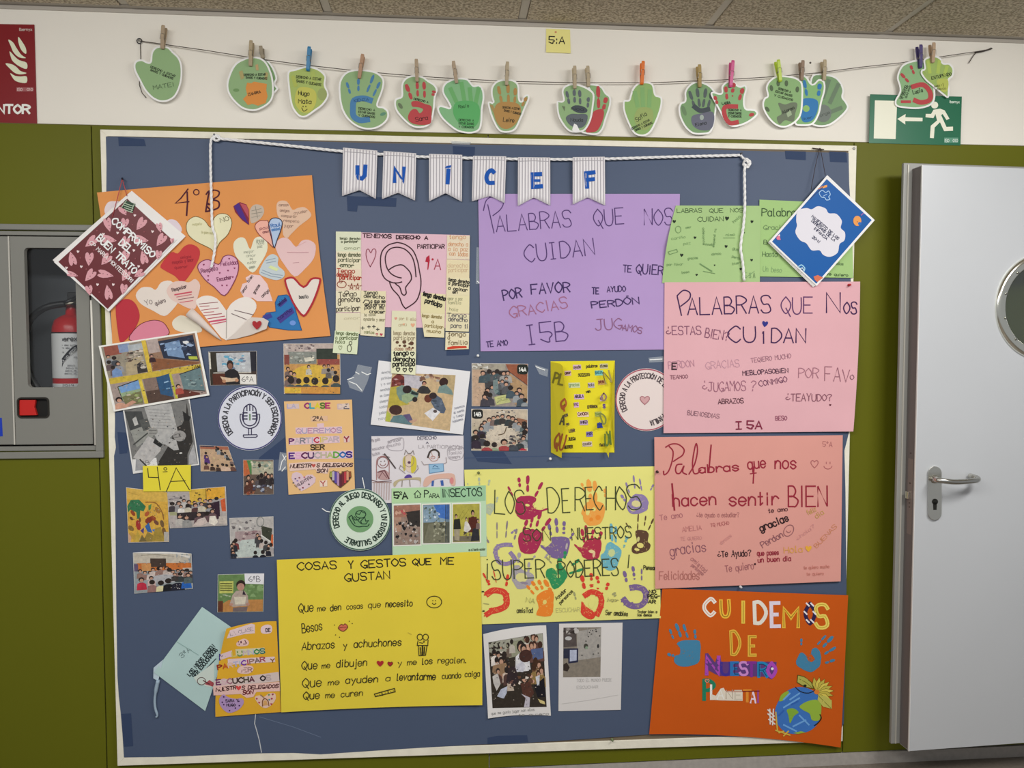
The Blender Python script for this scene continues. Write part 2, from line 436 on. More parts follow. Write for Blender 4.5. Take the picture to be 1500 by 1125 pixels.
bp = nt.nodes.new('ShaderNodeBump'); bp.inputs['Strength'].default_value = .5; bp.inputs['Distance'].default_value = .004
nt.links.new(tc.outputs['Object'], n1.inputs['Vector']); nt.links.new(n1.outputs['Fac'], cr.inputs['Fac']); nt.links.new(cr.outputs['Color'], bs.inputs['Base Color'])
nt.links.new(n1.outputs['Fac'], bp.inputs['Height']); nt.links.new(bp.outputs['Normal'], bs.inputs['Normal'])
k0 = int((XL-jx)/tw)-1
tile_me = None
m_bar = mat('b8b2a6', .5)
rows = [-.33]
while rows[-1] > -3.0: rows.append(rows[-1]-tw)
bars = MB()
for k in range(k0, 12):
    x = jx+k*tw
    if x > XR or x+tw < XL: continue
    for r_i, y1 in enumerate([-.022]+rows[:-1]):
        y0 = rows[r_i]
        a0, a1 = max(x+.014, XL), min(x+tw-.014, XR)
        if a1-a0 < .05: continue
        MB().box(a0, a1, y0+.014, y1-(.004 if r_i == 0 else .014), ZC-.004, ZC+.018).build('ceiling_tile', m_tile, ce, bevel=.003)
    if XL < x < XR: bars.box(x-.012, x+.012, -3.3, -.02, ZC+.002, ZC+.016)
for y in rows: bars.box(XL, XR, y-.012, y+.012, ZC+.003, ZC+.015)
bars.build('ceiling_bars', m_bar, ce)
struct(MB().box(XL, XR, -.024, -.0, ZC-.001, ZC+.018).box(XL, XR, -.004, 0, ZC-.014, ZC+.018).build('trim_1', mat('a8a298', .5)))

# ================================================================== the fire cabinet let into the wall
cab = thing('fire_cabinet', 'grey metal fire cabinet let into the green wall, with an extinguisher behind its window', 'cabinet', (P(60, 672, .02).x, -.02, P(60, 672, .02).z))
def X(px, py=500, d=.02): return P(px, py, d).x
def Z(py, px=80, d=.02): return P(px, py, d).z
fo = X(147.5, 500); zt, zb = Z(328.5, 60), Z(671.5, 60)
zt2, zb2 = Z(337, 60), Z(662, 60); fi = X(140.5, 500)-.008
fr = MB()
fr.box(cx0-.02, fo, -.022, .01, zt2, zt); fr.box(cx0-.02, fo, -.022, .01, zb, zb2); fr.box(fi, fo, -.022, .01, zb2, zt2); fr.box(cx0-.02, cx0+.02, -.022, .01, zb2, zt2)
fr.build('frame', m_grey, cab, bevel=.002)
zt3, zb3 = Z(345.5, 60), Z(653, 60); fi2 = X(136, 500)-.004
f2 = MB(); f2.box(cx0+.02, fi-.002, -.017, .02, zt3+.002, zt2-.003); f2.box(cx0+.02, fi-.002, -.017, .02, zb2+.003, zb3-.002); f2.box(fi2, fi-.002, -.017, .02, zb3-.002, zt3+.002)
f2.build('rebate', m_grey, cab, bevel=.0015)
bx = MB(); D0 = .20
bx.box(cx0, cx1, D0, D0+.004, cz0, cz1).box(cx0, cx0+.004, 0, D0, cz0, cz1).box(cx1-.004, cx1, 0, D0, cz0, cz1).box(cx0, cx1, 0, D0, cz0, cz0+.004).box(cx0, cx1, 0, D0, cz1-.004, cz1)
bx.build('box', mat('62666a', .5), cab)
dx0 = X(17, 500); dd0, dd1 = -.018, -.002
wx0, wx1, wz0, wz1 = X(38.5), X(112.5), Z(567.5), Z(363)
lx0, lx1, lz0, lz1 = X(25, 597), X(72, 597), Z(612.5, 48), Z(582, 48)
dr = thing  # (door parts hang on the cabinet)
def hole_ring(x0, x1, z0, z1, r, y, n=5):
    o = []
    for cx, cz, a in ((x1-r, z1-r, 0), (x0+r, z1-r, 90), (x0+r, z0+r, 180), (x1-r, z0+r, 270)):
        for k in range(n+1):
            t = math.radians(a+90*k/n); o.append(Vector((cx+r*math.cos(t), y, cz+r*math.sin(t))))
    return o
def holed(mb, x0, x1, z0, z1, hx0, hx1, hz0, hz1, r, y0, y1):
    """a panel between y0 (front) and y1 with one round-cornered opening"""
    n = 5; inn = [hole_ring(hx0, hx1, hz0, hz1, r, y, n) for y in (y0, y1)]
    out = []
    for y in (y0, y1):
        o = []
        for (cx, cz), a in zip(((x1, z1), (x0, z1), (x0, z0), (x1, z0)), range(4)):
            for k in range(n+1): o.append(Vector((cx, y, cz)))
        out.append(o)
    m_ = len(inn[0]); V = out[0]+inn[0]+out[1]+inn[1]; F_ = []
    for i in range(m_):
        j = (i+1) % m_
        F_.append((i, m_+i, m_+j, j)); F_.append((2*m_+i, 2*m_+j, 3*m_+j, 3*m_+i)); F_.append((m_+i, 3*m_+i, 3*m_+j, m_+j)); F_.append((i, j, 2*m_+j, 2*m_+i))
    mb.add(V, F_)
dz = zb3+.004; zm = (lz1+wz0)/2; dx1 = fi2-.004
mb = MB(); holed(mb, dx0+.003, dx1, zm, zt3-.002, wx0, wx1, wz0, wz1, .012, dd0, dd1)
holed(mb, dx0+.003, dx1, dz, zm, lx0, lx1, lz0, lz1, .012, dd0, dd1)
door = mb.build('door', m_grey, cab)
MB().box(cx0+.022, dx0-.001, dd0, dd1, dz, zt3-.002).build('door', m_grey, cab, bevel=.0015)
MB().box(dx0-.003, dx0+.001, dd0-.001, dd1, dz, zt3-.002).build('edge_strip', mat('b5b3aa', .4), cab)
m_glass = bpy.data.materials.new('clear_pane'); m_glass.use_nodes = True; nt = m_glass.node_tree
for n_ in list(nt.nodes): nt.nodes.remove(n_)
o_ = nt.nodes.new('ShaderNodeOutputMaterial'); mx = nt.nodes.new('ShaderNodeMixShader'); tr = nt.nodes.new('ShaderNodeBsdfTransparent'); gl = nt.nodes.new('ShaderNodeBsdfGlossy'); gl.inputs['Roughness'].default_value = .05
mx.inputs[0].default_value = .05; nt.links.new(tr.outputs[0], mx.inputs[1]); nt.links.new(gl.outputs[0], mx.inputs[2]); nt.links.new(mx.outputs[0], o_.inputs[0]); tr.inputs[0].default_value = (.97, .98, .98, 1)
MB().box(wx0-.008, wx1+.008, -.001, .002, wz0-.008, wz1+.008).build('window_pane', m_glass, cab)
lt = MB(); lt.box(lx0, lx1, -.006, .012, lz0, lz1); lt.build('latch_well', mat('141412', .5), cab)
ring = MB(); r1 = hole_ring(lx0, lx1, lz0, lz1, .012, -.021); r2 = hole_ring(lx0+.004, lx1-.004, lz0+.004, lz1-.004, .009, -.021)
n_ = len(r1); ring.add(r1+r2+[Vector((p.x, -.006, p.z)) for p in r1]+[Vector((p.x, -.006, p.z)) for p in r2], [(i, n_+i, n_+(i+1) % n_, (i+1) % n_) for i in range(n_)]+[(n_+i, 3*n_+i, 3*n_+(i+1) % n_, n_+(i+1) % n_) for i in range(n_)]+[(i, (i+1) % n_, 2*n_+(i+1) % n_, 2*n_+i) for i in range(n_)])
ring.build('latch_bezel', mat('26241f', .4), cab)
q = K(0, 560, .1333)(212, 195, 388, 195, 376, 275, 402, 362, 212, 365)
MB().plate(q, .006, .016).build('latch', mat('b9231f', .4), cab, bevel=.001, label='red plastic latch')
MB().tube([P(133.4, 440, .021), P(139.5, 652, .021)], .0032, 8).build('hinge_rod', mat('d8d6cd', .3), cab, True)
cut('sticker', [(-10, 612), (2.6, 612), (4, 639), (-9, 640)], .0184, '1f3aa8', cab)
# extinguisher standing inside
ex = thing('fire_extinguisher', 'red fire extinguisher with a white label and black hose inside the grey cabinet', 'extinguisher', (P(108, 590, -.09).x, .09, cz0+.004))
ec = P(106, 520, -.09); er = abs(P(106, 520, -.09).x-P(79, 520, -.09).x); ey = ec.y
def zz(py): return P(98, py, -.06).z
def lathe(prof, cx, cy, n=28):
    m_ = MB(); R = [[Vector((cx+r*math.cos(2*PI*k/n), cy+r*math.sin(2*PI*k/n), z)) for k in range(n)] for r, z in prof]
    m_.v = [p for r in R for p in r]
    for i in range(len(R)-1):
        for k in range(n): m_.f.append((i*n+k, i*n+(k+1) % n, (i+1)*n+(k+1) % n, (i+1)*n+k))
    m_.f.append(tuple(range(n))[::-1]); m_.f.append(tuple(range(len(m_.v)-n, len(m_.v))))
    return m_
zbt = cz0+.004; zs = zz(488); ztop = zz(463)
lathe([(er*.9, zbt), (er, zbt+.01), (er, zs), (er*.97, zs+.02), (er*.85, ztop-.012), (er*.55, ztop), (er*.3, ztop+.006), (er*.26, ztop+.03), (er*.25, ztop+.045)], ec.x, ey).build('bottle', mat('b01a20', .3), ex, True)
lathe([(er*1.006, zz(554)), (er*1.008, zz(553)), (er*1.008, zz(489)), (er*1.006, zz(488))], ec.x, ey).build('label', mat('c9c9c9', .5), ex, True)
lathe([(er*1.004, zz(567.5)), (er*1.008, zz(567)), (er*1.008, zz(562)), (er*1.006, zz(561.5))], ec.x, ey).build('label_strip', mat('c9c9c9', .5), ex, True)
lathe([(er*1.0, zz(489)), (er*1.012, zz(488.5)), (er*1.012, zz(487)), (er*1.0, zz(486.5))], ec.x, ey).build('band', mat('15151a', .5), ex, True)
def edep(x, y):
    p = P(x, y, -.06); dx = (p.x-ec.x)/er
    yy = ey-er*1.012*math.sqrt(max(0, 1-min(1, dx*dx)))
    return -yy+.0012
pe = Pen(edep)
pe.text('Iberex', 84.5, 500, 113, 499, 6.5, 1.3, '22242a', .05)
for i, (y, a, b_) in enumerate(((506.5, 82, 112), (510.5, 84, 104), (517, 88, 94), (525, 85, 88), (524, 108, 113), (536, 99, 112), (540, 97, 112), (544, 96, 112), (548, 95, 112))):
    pe.text('polvo abc extintor'[:max(3, int((b_-a)/2))], a, y, b_, y, 2.2, .5, '55555c', .2)
pe.line([(86, 548), (90, 532), (98, 520), (107, 511), (113, 508)], 5.5, '25252b', smooth=True)
pe.text('POLVO SECO', 90, 534, 112, 511, 3.4, .7, 'd5d5d5', .1)
pe.text('2019', 90, 566, 108, 566, 3, .6, '35353a', .1)
pe.build('lettering', ex)
hz = P(104, 448, -.07)
MB().box(hz.x-.012, hz.x+.03, ey-.02, ey+.02, ztop+.04, ztop+.075).build('valve', mat('1c1c1e', .4), ex, bevel=.003)
MB().tube([P(88, 447, -.06), P(112, 443, -.06)], .006, 10).build('valve_pipe', mat('8a8478', .3, 1), ex, True)
MB().tube([P(90, 446, -.06), P(112, 436, -.07)], .007, 8).build('lever', mat('202022', .35), ex, True)
hs = [P(x, y, d) for x, y, d in ((96, 445, -.06), (80, 447, -.055), (66, 451, -.05), (52, 460, -.05), (42, 473, -.05), (38, 490, -.05), (37, 510, -.05), (39, 532, -.05), (45, 552, -.05), (55, 568, -.05), (64, 580, -.06))]
MB().tube([Vector(p) for p in catmull([tuple(p) for p in hs], False, 4)], .0105, 10).build('hose', mat('0f1012', .4), ex, True)

# ================================================================== signs
def sign(name, label, q, d, col):
    r = thing(name, label, 'sign', P((q[3][0]+q[2][0])/2, q[3][1], d))
    m_ = MB(); m_.plate(q[::-1], d-.002, d); m_.build('plate', mat(col, .35), r)
    return r, Pen(lambda x, y: d)
r, p = sign('fire_sign', 'dark red fire extinguisher sign with pale flames at the left end of the white wall', [(-62, 34), (50, 36), (54, 181), (-60, 178)], .0034, '7a1a20')
for fl_ in ([(27, 54), (33, 62), (38, 71), (38, 79), (31, 73), (27, 62)], [(12, 58), (19, 62), (24, 70), (31, 80), (38, 85), (28, 84), (20, 77), (16, 68)],
            [(14, 75), (21, 82), (28, 88), (39, 92), (39, 101), (28, 97), (19, 90), (16, 84)], [(8, 93), (17, 94), (24, 98), (30, 104), (39, 107), (31, 109), (22, 107), (14, 100)],
            [(15, 107), (22, 111), (30, 112), (39, 112), (39, 121), (30, 121), (22, 118), (18, 113)]): p.poly(catmull(fl_, True, 3), 'd8dcc0')
p.rect(-38, 78, -14, 120, 'd8dcc0').poly([(-30, 66), (-22, 66), (-22, 78), (-30, 78)], 'd8dcc0').line([(-22, 68), (-8, 72), (-4, 110)], 3, 'd8dcc0')
p.text('EXTINTOR', -47, 165, 43, 166, 12, 3.2, 'e8e4dc', 0); p.text('Ibernyx', 28, 45, 47, 45, 4, .9, 'c8b8b0', .1)
p.rect(24, 128, 49, 134, '9a5a5c').text('ISO 7010', 25, 133, 48, 133, 4, .7, 'd8c8c4', .1)
p.build('lettering', r, .4)
r, p = sign('exit_sign', 'green emergency exit sign with an arrow and a running figure above the door', [(1275, 138), (1409, 141.5), (1407, 213), (1273, 209.5)], .0142, '23664a')
k = K(1240, 30, .1733)
WH = 'e6e8cf'
p.poly(k(240, 675, 428, 680, 415, 1003, 230, 997), WH)
p.poly(k(430, 832, 500, 790, 497, 818, 643, 823, 642, 852, 496, 850, 497, 880), WH)
p.ell(*k(745, 715)[0], 5.2, 5.2, WH)
p.poly(k(735, 755, 790, 745, 830, 760, 870, 830, 845, 842, 812, 790, 800, 800, 845, 900, 900, 897, 900, 932, 825, 935, 790, 860, 745, 905, 738, 995, 705, 992, 712, 890, 765, 845, 752, 790, 735, 825, 668, 818, 670, 790, 715, 790), WH)
p.text('Ibernyx', *k(870, 697)[0], *k(955, 699)[0], 3.6, .8, 'cfe0d0', .1)
p.rect(*k(825, 990)[0], *k(945, 1033)[0], '5c9079').text('ISO 7010', *k(830, 1028)[0], *k(940, 1028)[0], 4.5, .7, 'dfe8dc', .1)
p.build('lettering', r, .4)

# little things on the white wall
s = Sheet('sticky_note', 'yellow square note reading 5A stuck high on the white wall above the line of hands', 'note', [(800, 42), (835, 43.5), (836, 78), (800, 76.5)], 0, 'e0d88a', base=.0012, curl=[(800, 78, 40, 4), (836, 80, 40, 4)], n=8)
s.pen().text('5:A', 804, 63, 827, 64, 10, 1.5, '23221f', .1).ell(814, 47, 1.6, 1.2, 'c07a5a').build('handwriting', s.root)
for (x, y, nm, lb) in ((1187, 92, 'wall_hole', 'small dark drill hole in the white wall above the right pair of green hands'), ):
    m_ = lathe([(.0035, 0), (.003, .0012)], 0, 0, 10); c = P(x, y, 0)
    o = mk(nm, [(c.x+v.x, -v.z, c.z+v.y) for v in m_.v], m_.f, mat('55504a', .9)); o['label'] = lb; o['category'] = 'hole'

# ================================================================== the line of hands
LN = .016
lp = [(205, 60), (300, 73.5), (378, 86), (445, 95), (520, 103.5), (580, 109), (640, 113.5), (740, 119), (850, 121.3), (960, 121), (1060, 117), (1130, 112.5), (1200, 106.5), (1260, 98.5), (1320, 92), (1345, 88), (1420, 77), (1431, 75.5), (1445, 73)]
tw_ = thing('clothesline', 'thin dark cord strung across the white wall carrying the green paper hands', 'cord', P(820, 121, LN))
ld = [(x, y, LN if 0 < i < len(lp)-1 else .006) for i, (x, y) in enumerate(lp)]
MB().tube([P(*a) for a in ld], .0012, 6).build('cord', mat('4a423c', .8), tw_, True)
MB().tube([P(204+3.6*math.cos(t*PI/6), 60+3.6*math.sin(t*PI/6), .005) for t in range(13)], .0015, 6).build('end_loop', mat('2a2c30', .7), tw_, True)
MB().tube([P(205.5, 63, .004), P(206, 86, .004), P(204, 124, .004), P(208, 136, .004), P(214, 143, .004)], .0011, 6).build('loose_end', mat('4a423c', .8), tw_, True)
MB().tube([P(1431, 75.5, .006), P(1425, 83, .006), P(1419, 92.5, .006)], .0013, 6).build('loose_end', mat('4a423c', .8), tw_, True)
MB().tube([P(1428, 77, .006), P(1440, 75, .006), P(1453, 71, .006)], .0024, 6).build('end_knot', mat('4a4440', .8), tw_, True)
m_ = MB()
for x, y in ((204, 60), (1449, 72)):
    c = P(x, y, 0); m_.tube([c, c-Vector((0, .009, 0))], .0022, 8)
m_.build('nails', mat('8a8a88', .4, 1), tw_)
HAND_W = 'ecefe0'
def hand_card(label, out, green, d, marks, tilt=(3, 0)):
    xs = [p_[0] for p_ in out]; ys = [p_[1] for p_ in out]
    r_ = thing('hand_cutout', label, 'paper hand', P(sum(xs)/len(xs), max(ys), d), 'green paper hands pegged on the line')
    o = catmull(out, True, 4)
    y0, y1 = min(ys), max(ys)
    dep = lambda x, y: d-.004*max(0, (y-y0-16)/(y1-y0))*1.0 if d > .014 else d
    cut('laminate', o, dep, HAND_W, r_, .0006, m=mat(HAND_W, .3))
    dg = lambda x, y: dep(x, y)+.0006
    cut('green_card', inset(o, 2.6), dg, green, r_, .0004)
    p_ = Pen(dg); marks(p_); p_.build('print_and_name', r_)
    return r_
def fing(p_, lst, wd, c):
    for a in lst: p_.finger(*a[:4], a[4] if len(a) > 4 else wd, c)
INK = '20241f'
def duty(p_, x0, y0, x1, y1, x2, y2, x3, y3, h=3, c=INK):
    p_.text('DERECHO A ESTAR', x0, y0, x1, y1, h, .75, c, .3); p_.text('SANOS Y CUIDADOS', x2, y2, x3, y3, h, .75, c, .3)
def duty3(p_, x, y, x2, y2, dy=4.6, h=3, c=INK):
    for i, t in enumerate(('DERECHO A', 'ESTAR SANOS', 'Y CUIDADOS')): p_.text(t, x, y+dy*i, x2, y2+dy*i, h, .75, c, .3)
G1, G2, G3 = '8caa7c', 'a2b468', '80b082'
def mk1(p_): duty(p_, 220, 99, 256, 113, 220, 103.5, 253, 116.5); p_.text('MATEI', 225, 131.5, 255, 126, 6, .8, '3a4a38', .4)
hand_card('green mitten-shaped paper hand hanging alone at the left end of the line', [(223, 74), (228, 69), (237, 67), (247, 69), (254, 76), (262, 84), (266.5, 96), (266.5, 115), (262, 132), (254, 144), (240, 149.5), (226, 146), (213, 134), (204, 118), (197, 104), (196, 94), (200, 88.5), (208, 87), (216, 90.5), (220, 90), (221, 80)], G1, .019, mk1)
def mk2b(p_): p_.ell(390, 110, 3, 6, '5c7a58')
hand_card('green paper hand mostly hidden behind the one with the orange palm', [(362, 88), (385, 84.5), (396, 92), (403, 104), (406, 115), (403, 123), (407.5, 130), (402, 137), (394, 150), (370, 154), (352, 140), (350, 100)], '7a9c6e', .0125, mk2b)
def mk2(p_):
    p_.poly([(350, 105), (355, 103), (358, 114), (353, 117)], 'a59a68').poly([(374, 95), (378, 94), (379, 103), (375, 103)], 'b59a70').poly([(389, 105), (393, 107), (391, 118), (387, 116)], 'a59a68')
    p_.poly([(362, 121), (368, 122), (372, 119.5), (380, 121), (391, 123), (390, 132), (392, 141), (389, 151), (383, 153), (378, 155), (370, 152), (363, 154), (356, 145), (362, 139), (360, 129)], 'd08a45')
    p_.ell(346, 132, 4.5, 2.5, '6e8f5e'); duty(p_, 357, 111, 389, 110.5, 360, 115, 391, 116.5); p_.text('ZAHIRA', 364, 140.5, 382, 136, 4, 1, INK, .3)
hand_card('green paper hand with a solid orange palm print, second along the line', [(332, 123), (336, 108), (343, 95), (352, 88), (366, 83), (380, 84), (390, 91), (397, 105), (400.5, 120), (400.5, 140), (394, 152), (380, 160.5), (368, 162.5), (354, 158.5), (342, 148), (334, 136)], G1, .019, mk2)
def mk3(p_):
    p_.poly(catmull([(436, 130), (450, 128), (462, 134), (463, 150), (455, 163), (442, 164), (432, 150)], True), 'bcbb5c').poly([(426, 112), (431, 110), (436, 126), (431, 128)], 'a9b45a').poly([(455, 105), (461, 103), (463, 122), (457, 126)], 'a6b562').ell(472, 138, 7, 9, '94a066')
    duty(p_, 434, 114, 470, 118, 434, 120, 470, 126, 3.6); p_.text('Hugo', 437, 139, 453, 140, 6, 1.2, INK, .4); p_.text('Mata', 437, 151, 456, 152, 6, 1.2, INK, .4)
    p_.line([(442, 158), (445, 163), (450, 160)], 1, INK, smooth=True).ell(444, 156, .7, 1.2, INK).ell(448, 156, .7, 1.2, INK)
hand_card('yellow-green paper hand with a smiley, hung from a blue peg', [(421.5, 106), (433, 101), (447, 97), (459, 98), (470, 103), (477.5, 112), (476.5, 124), (480, 133), (481, 142), (473, 154), (461, 163), (448, 171.5), (438, 170.5), (429, 160), (425, 148), (422.5, 130)], G2, .019, mk3)
BLU = '4a7ba6'
def mk4(p_):
    fing(p_, [(508, 121, 513, 137), (525, 116, 525, 133), (547, 111, 538, 134), (556, 121, 547, 140)], 4, BLU); p_.ell(561, 167, 4.5, 2.4, '5e8a74', -20)
    p_.line([(543, 147), (532, 144), (519, 147), (517, 158), (518, 170), (527, 176), (539, 175)], 8.5, BLU, smooth=True)
    p_.text('KENZA', 519, 149.5, 540, 147.5, 4, .8, '223c60', .3); duty3(p_, 525, 160, 549, 163, 5)
hand_card('large green paper hand with a curled blue print and short thumb', [(496, 130), (499, 115), (508, 105), (522, 101.5), (540, 102.5), (554, 107), (562.5, 117), (561, 132), (555, 148), (554, 155), (562, 156.5), (569, 163), (569, 173), (562, 182), (550, 188.5), (535, 189.5), (520, 184), (507, 172), (499, 155)], G1, .019, mk4)
RED = 'b0474a'
def mk5(p_):
    fing(p_, [(595, 124, 603, 145, 6), (611, 121, 612, 141, 4.5), (621, 121, 622, 142, 5), (636, 133, 634, 140, 6)], 5, RED); p_.ell(586.5, 155, 2.6, 5, '66745a', -35)
    p_.poly(catmull([(603, 149), (612, 148), (622, 152), (632, 156), (632, 168), (631, 180), (622, 183), (608, 182), (599, 177), (598, 169), (603, 161), (610, 160), (615, 166), (620, 160), (612, 157), (604, 156)], True, 3), RED)
    p_.text('DERECHO A', 606, 146, 627, 151, 2.8, .8, INK, .3); p_.text('Sara', 609, 178, 627, 175, 6, 1, '2a1a1c', .3)
hand_card('green paper hand with dark red fingers, third from the blue peg', [(577.5, 152), (579, 145), (584, 142.5), (588, 140), (588, 125), (592, 116), (602, 110.5), (618, 111.5), (628, 118), (637, 124), (641, 132), (638, 142), (636.5, 160), (633, 176), (626, 185), (612, 187.5), (600, 183.5), (588, 172.5), (580, 162)], G1, .019, mk5)
def mk6(p_):
    for a in ((660, 130, 668, 148), (676, 122, 680, 146), (688, 130, 690, 148), (701, 130, 697, 150)): p_.line([(a[0], a[1]), (a[2], a[3])], 6, '6aa668')
    p_.poly(catmull([(668, 150), (690, 148), (702, 156), (701, 178), (690, 188), (674, 182), (664, 166)], True), '5aa463')
    p_.text('Rocío', 672, 158.5, 687, 157, 4.5, .9, '1e3c22', .3); duty3(p_, 672, 177, 694, 178, 5)
hand_card('bright green open paper hand with pale green print and wide thumb', [(640.5, 160), (644, 154.5), (652, 155.5), (659, 157.5), (656, 150), (648.5, 137), (648.5, 127), (655, 119), (670, 114), (684, 115), (691, 122), (694.5, 125), (702, 124), (708, 131), (709.5, 144), (707, 160), (706, 180), (702, 191), (690, 195.5), (672, 193), (658, 184), (646, 172)], G3, .019, mk6)
ORB = 'a8834e'
def mk7(p_):
    fing(p_, [(730, 127, 735, 150), (744, 124, 745, 150), (755, 130, 754, 150), (771, 143, 765, 155)], 5, ORB); p_.poly([(717, 153), (722, 154), (728, 166), (724, 168)], 'a08a58')
    p_.poly(catmull([(728, 152), (745, 149), (760, 153), (763, 165), (755, 182), (742, 189), (731, 184), (724, 168)], True), ORB)
    duty(p_, 736, 158.5, 761, 161, 738, 163, 763, 168.5); p_.text('Leire', 737, 178, 753, 179.5, 6, 1, INK, .3)
hand_card('green paper hand with a brown-orange print and thin raised thumb', [(714.5, 152), (718, 148.5), (722, 149.5), (719.5, 140), (720, 128), (727, 119), (738, 116), (752, 117), (760, 125), (761, 143), (764, 148), (768, 140), (774, 138.5), (775.5, 145), (770, 158), (763, 175), (755, 190), (742, 194.5), (730, 190.5), (720, 172)], G1, .019, mk7)
def mk8b(p_):
    fing(p_, [(876, 127, 877, 158, 6), (888, 143, 884, 160, 6)], 5, RED); p_.poly(catmull([(870, 163), (883, 160), (884, 172), (876, 190), (866, 194), (858, 192), (866, 175)], True), RED)
hand_card('paper hand with a red print hidden behind the dark grey one', [(860, 124.5), (872, 123), (882, 127), (888, 136), (894.5, 142), (894.5, 155), (888, 175), (883, 190), (874, 197.5), (858, 196), (850, 190), (858, 160), (866, 140)], '86a878', .0125, mk8b)
GRY = '5d6469'
def mk8(p_):
    fing(p_, [(830, 134, 834, 152), (841, 132, 842, 150), (849, 133, 850, 152), (862, 143, 861, 157)], 4.5, GRY); p_.poly([(823, 155), (828, 156), (827, 163)], '66745a')
    p_.ell(849, 160, 12, 5.5, '454d52', 12).poly(catmull([(829, 172), (836, 167), (846, 167), (860, 168), (859, 180), (852, 187), (840, 186), (832, 180)], True), GRY)
    p_.poly([(838, 190), (841, 181), (845, 183), (850, 193), (840, 194)], HAND_W); p_.text('Noa', 837, 160.5, 855, 162, 3.4, .7, INK, .3); p_.text('Nouda', 836, 178, 854, 178, 5, .9, INK, .3)
hand_card('green paper hand with a dark grey print, front one of the middle pair', [(815.5, 150), (819, 148), (825, 146.5), (823, 135), (826, 127), (836, 122.5), (850, 124), (863, 130), (870.5, 138), (869.5, 155), (866, 175), (858, 190), (848, 194), (835, 193), (825, 183.5), (817, 168)], G1, .019, mk8)
def mk9(p_):
    for a in ((930, 135, 934, 155), (941, 130, 942, 155), (952, 133, 951, 155)): p_.line([(a[0], a[1]), (a[2], a[3])], 6, '7fa86c')
    p_.poly(catmull([(934, 160), (945, 157), (956, 162), (956, 178), (948, 190), (936, 188), (929, 174)], True), '93a566')
    p_.text('Sofia', 933, 178.5, 948, 168.5, 6, 1, INK, .3); duty(p_, 926, 190, 952, 177, 931, 192.5, 956, 181)
hand_card('plain green paper hand hung alone from an orange peg', [(912.5, 152), (914.5, 146.5), (921, 146), (923, 140), (927, 129), (935, 121.5), (948, 119.5), (957, 124), (960.5, 138), (965, 140), (970, 144), (969, 158), (962, 178), (953, 194), (942, 199.5), (930, 196.5), (922, 185), (914, 165)], '8aac6c', .019, mk9)
def mk10(p_):
    fing(p_, [(1010, 134, 1018, 158), (1021, 130, 1025, 156), (1034, 131, 1030, 156), (1043, 134, 1037, 158)], 5, '56605f'); p_.ell(1002, 162, 3, 8, '6a8462', -20)
    p_.line([(1017, 156), (1026, 162), (1038, 160)], 7, '454d52', smooth=True)
    p_.poly(catmull([(1014, 170), (1028, 166), (1044, 164), (1046, 178), (1040, 190), (1024, 190), (1014, 182)], True), '676978').ell(1028, 172, 3, 4, '9ba7a0'); p_.text('Elena', 1019, 185, 1035, 182, 4.5, .9, INK, .3)
hand_card('green paper hand with a smudged grey-violet print left of the pink peg', [(994, 158), (997.5, 150), (1003, 147.5), (1003, 135), (1008, 126), (1018, 119.5), (1032, 121), (1043, 128), (1049.5, 140), (1049.5, 160), (1046, 182), (1041, 194), (1030, 197), (1015, 196), (1004, 187), (996, 172)], '7b9c70', .0125, mk10)
def mk11(p_):
    fing(p_, [(1047, 141, 1051, 152, 5), (1063, 127, 1065, 145, 5), (1075, 122, 1073, 135, 6), (1088, 130, 1083, 146, 6)], 5, RED); p_.ell(1101, 168, 4, 2.6, RED, -15).ell(1073, 140.5, 1.2, 1.2, RED)
    p_.line([(1079, 156), (1062, 157), (1062, 170), (1069, 180), (1080, 179)], 6.5, RED, smooth=True); p_.text('LAURA', 1058, 153.5, 1070, 152, 3.6, 1, INK, .3); duty3(p_, 1067, 162.5, 1086, 163, 4.6)
hand_card('green paper hand with red finger prints hung from the pink peg', [(1041, 138), (1045, 134), (1052, 136), (1057, 135.5), (1057, 127), (1063, 120), (1073, 117.5), (1080, 124), (1085, 126), (1091, 124), (1094.5, 130), (1091, 145), (1092.5, 158), (1100, 159.5), (1107, 161), (1110.5, 167), (1103, 175), (1090, 182.5), (1075, 186), (1064, 180.5), (1055, 165), (1048, 152)], '86ad7c', .020, mk11)
def mk14(p_):
    for a in ((1214, 118, 1206, 142), (1228, 124, 1216, 150), (1232, 158, 1212, 166)): p_.line([(a[0], a[1]), (a[2], a[3])], 6, '6b7f68')
    p_.ell(1206, 166, 12, 13, '727a74').text('Jorge', 1197, 173, 1216, 166, 4, .7, '454d45', .3)
hand_card('green paper hand with a faint grey print, rearmost of the three on the right', [(1190, 110), (1212, 109), (1225, 113), (1233, 122), (1236.5, 133), (1235, 142), (1240, 149), (1243, 158), (1234, 170), (1215, 184), (1195, 185), (1185, 175), (1185, 140)], '7b9a72', .0105, mk14)
def mk13(p_):
    fing(p_, [(1178, 118, 1182, 140, 5), (1201, 123, 1199, 140, 6)], 5, '3a78ae'); p_.poly(catmull([(1176, 145), (1196, 146), (1198, 160), (1190, 176), (1176, 178), (1172, 160)], True), '3a78ae').ell(1181, 159, 5, 5, '8ab56c').text('Iker', 1176, 176, 1190, 173, 3.4, .7, '203850', .3)
hand_card('paper hand with a bright blue print, middle of the three on the right', [(1170, 111), (1181, 111.5), (1190, 123), (1199, 116), (1207.5, 119), (1209, 131), (1204, 150), (1200, 168), (1191, 182), (1176, 184.5), (1164, 180), (1170, 150)], '86b178', .0148, mk13)
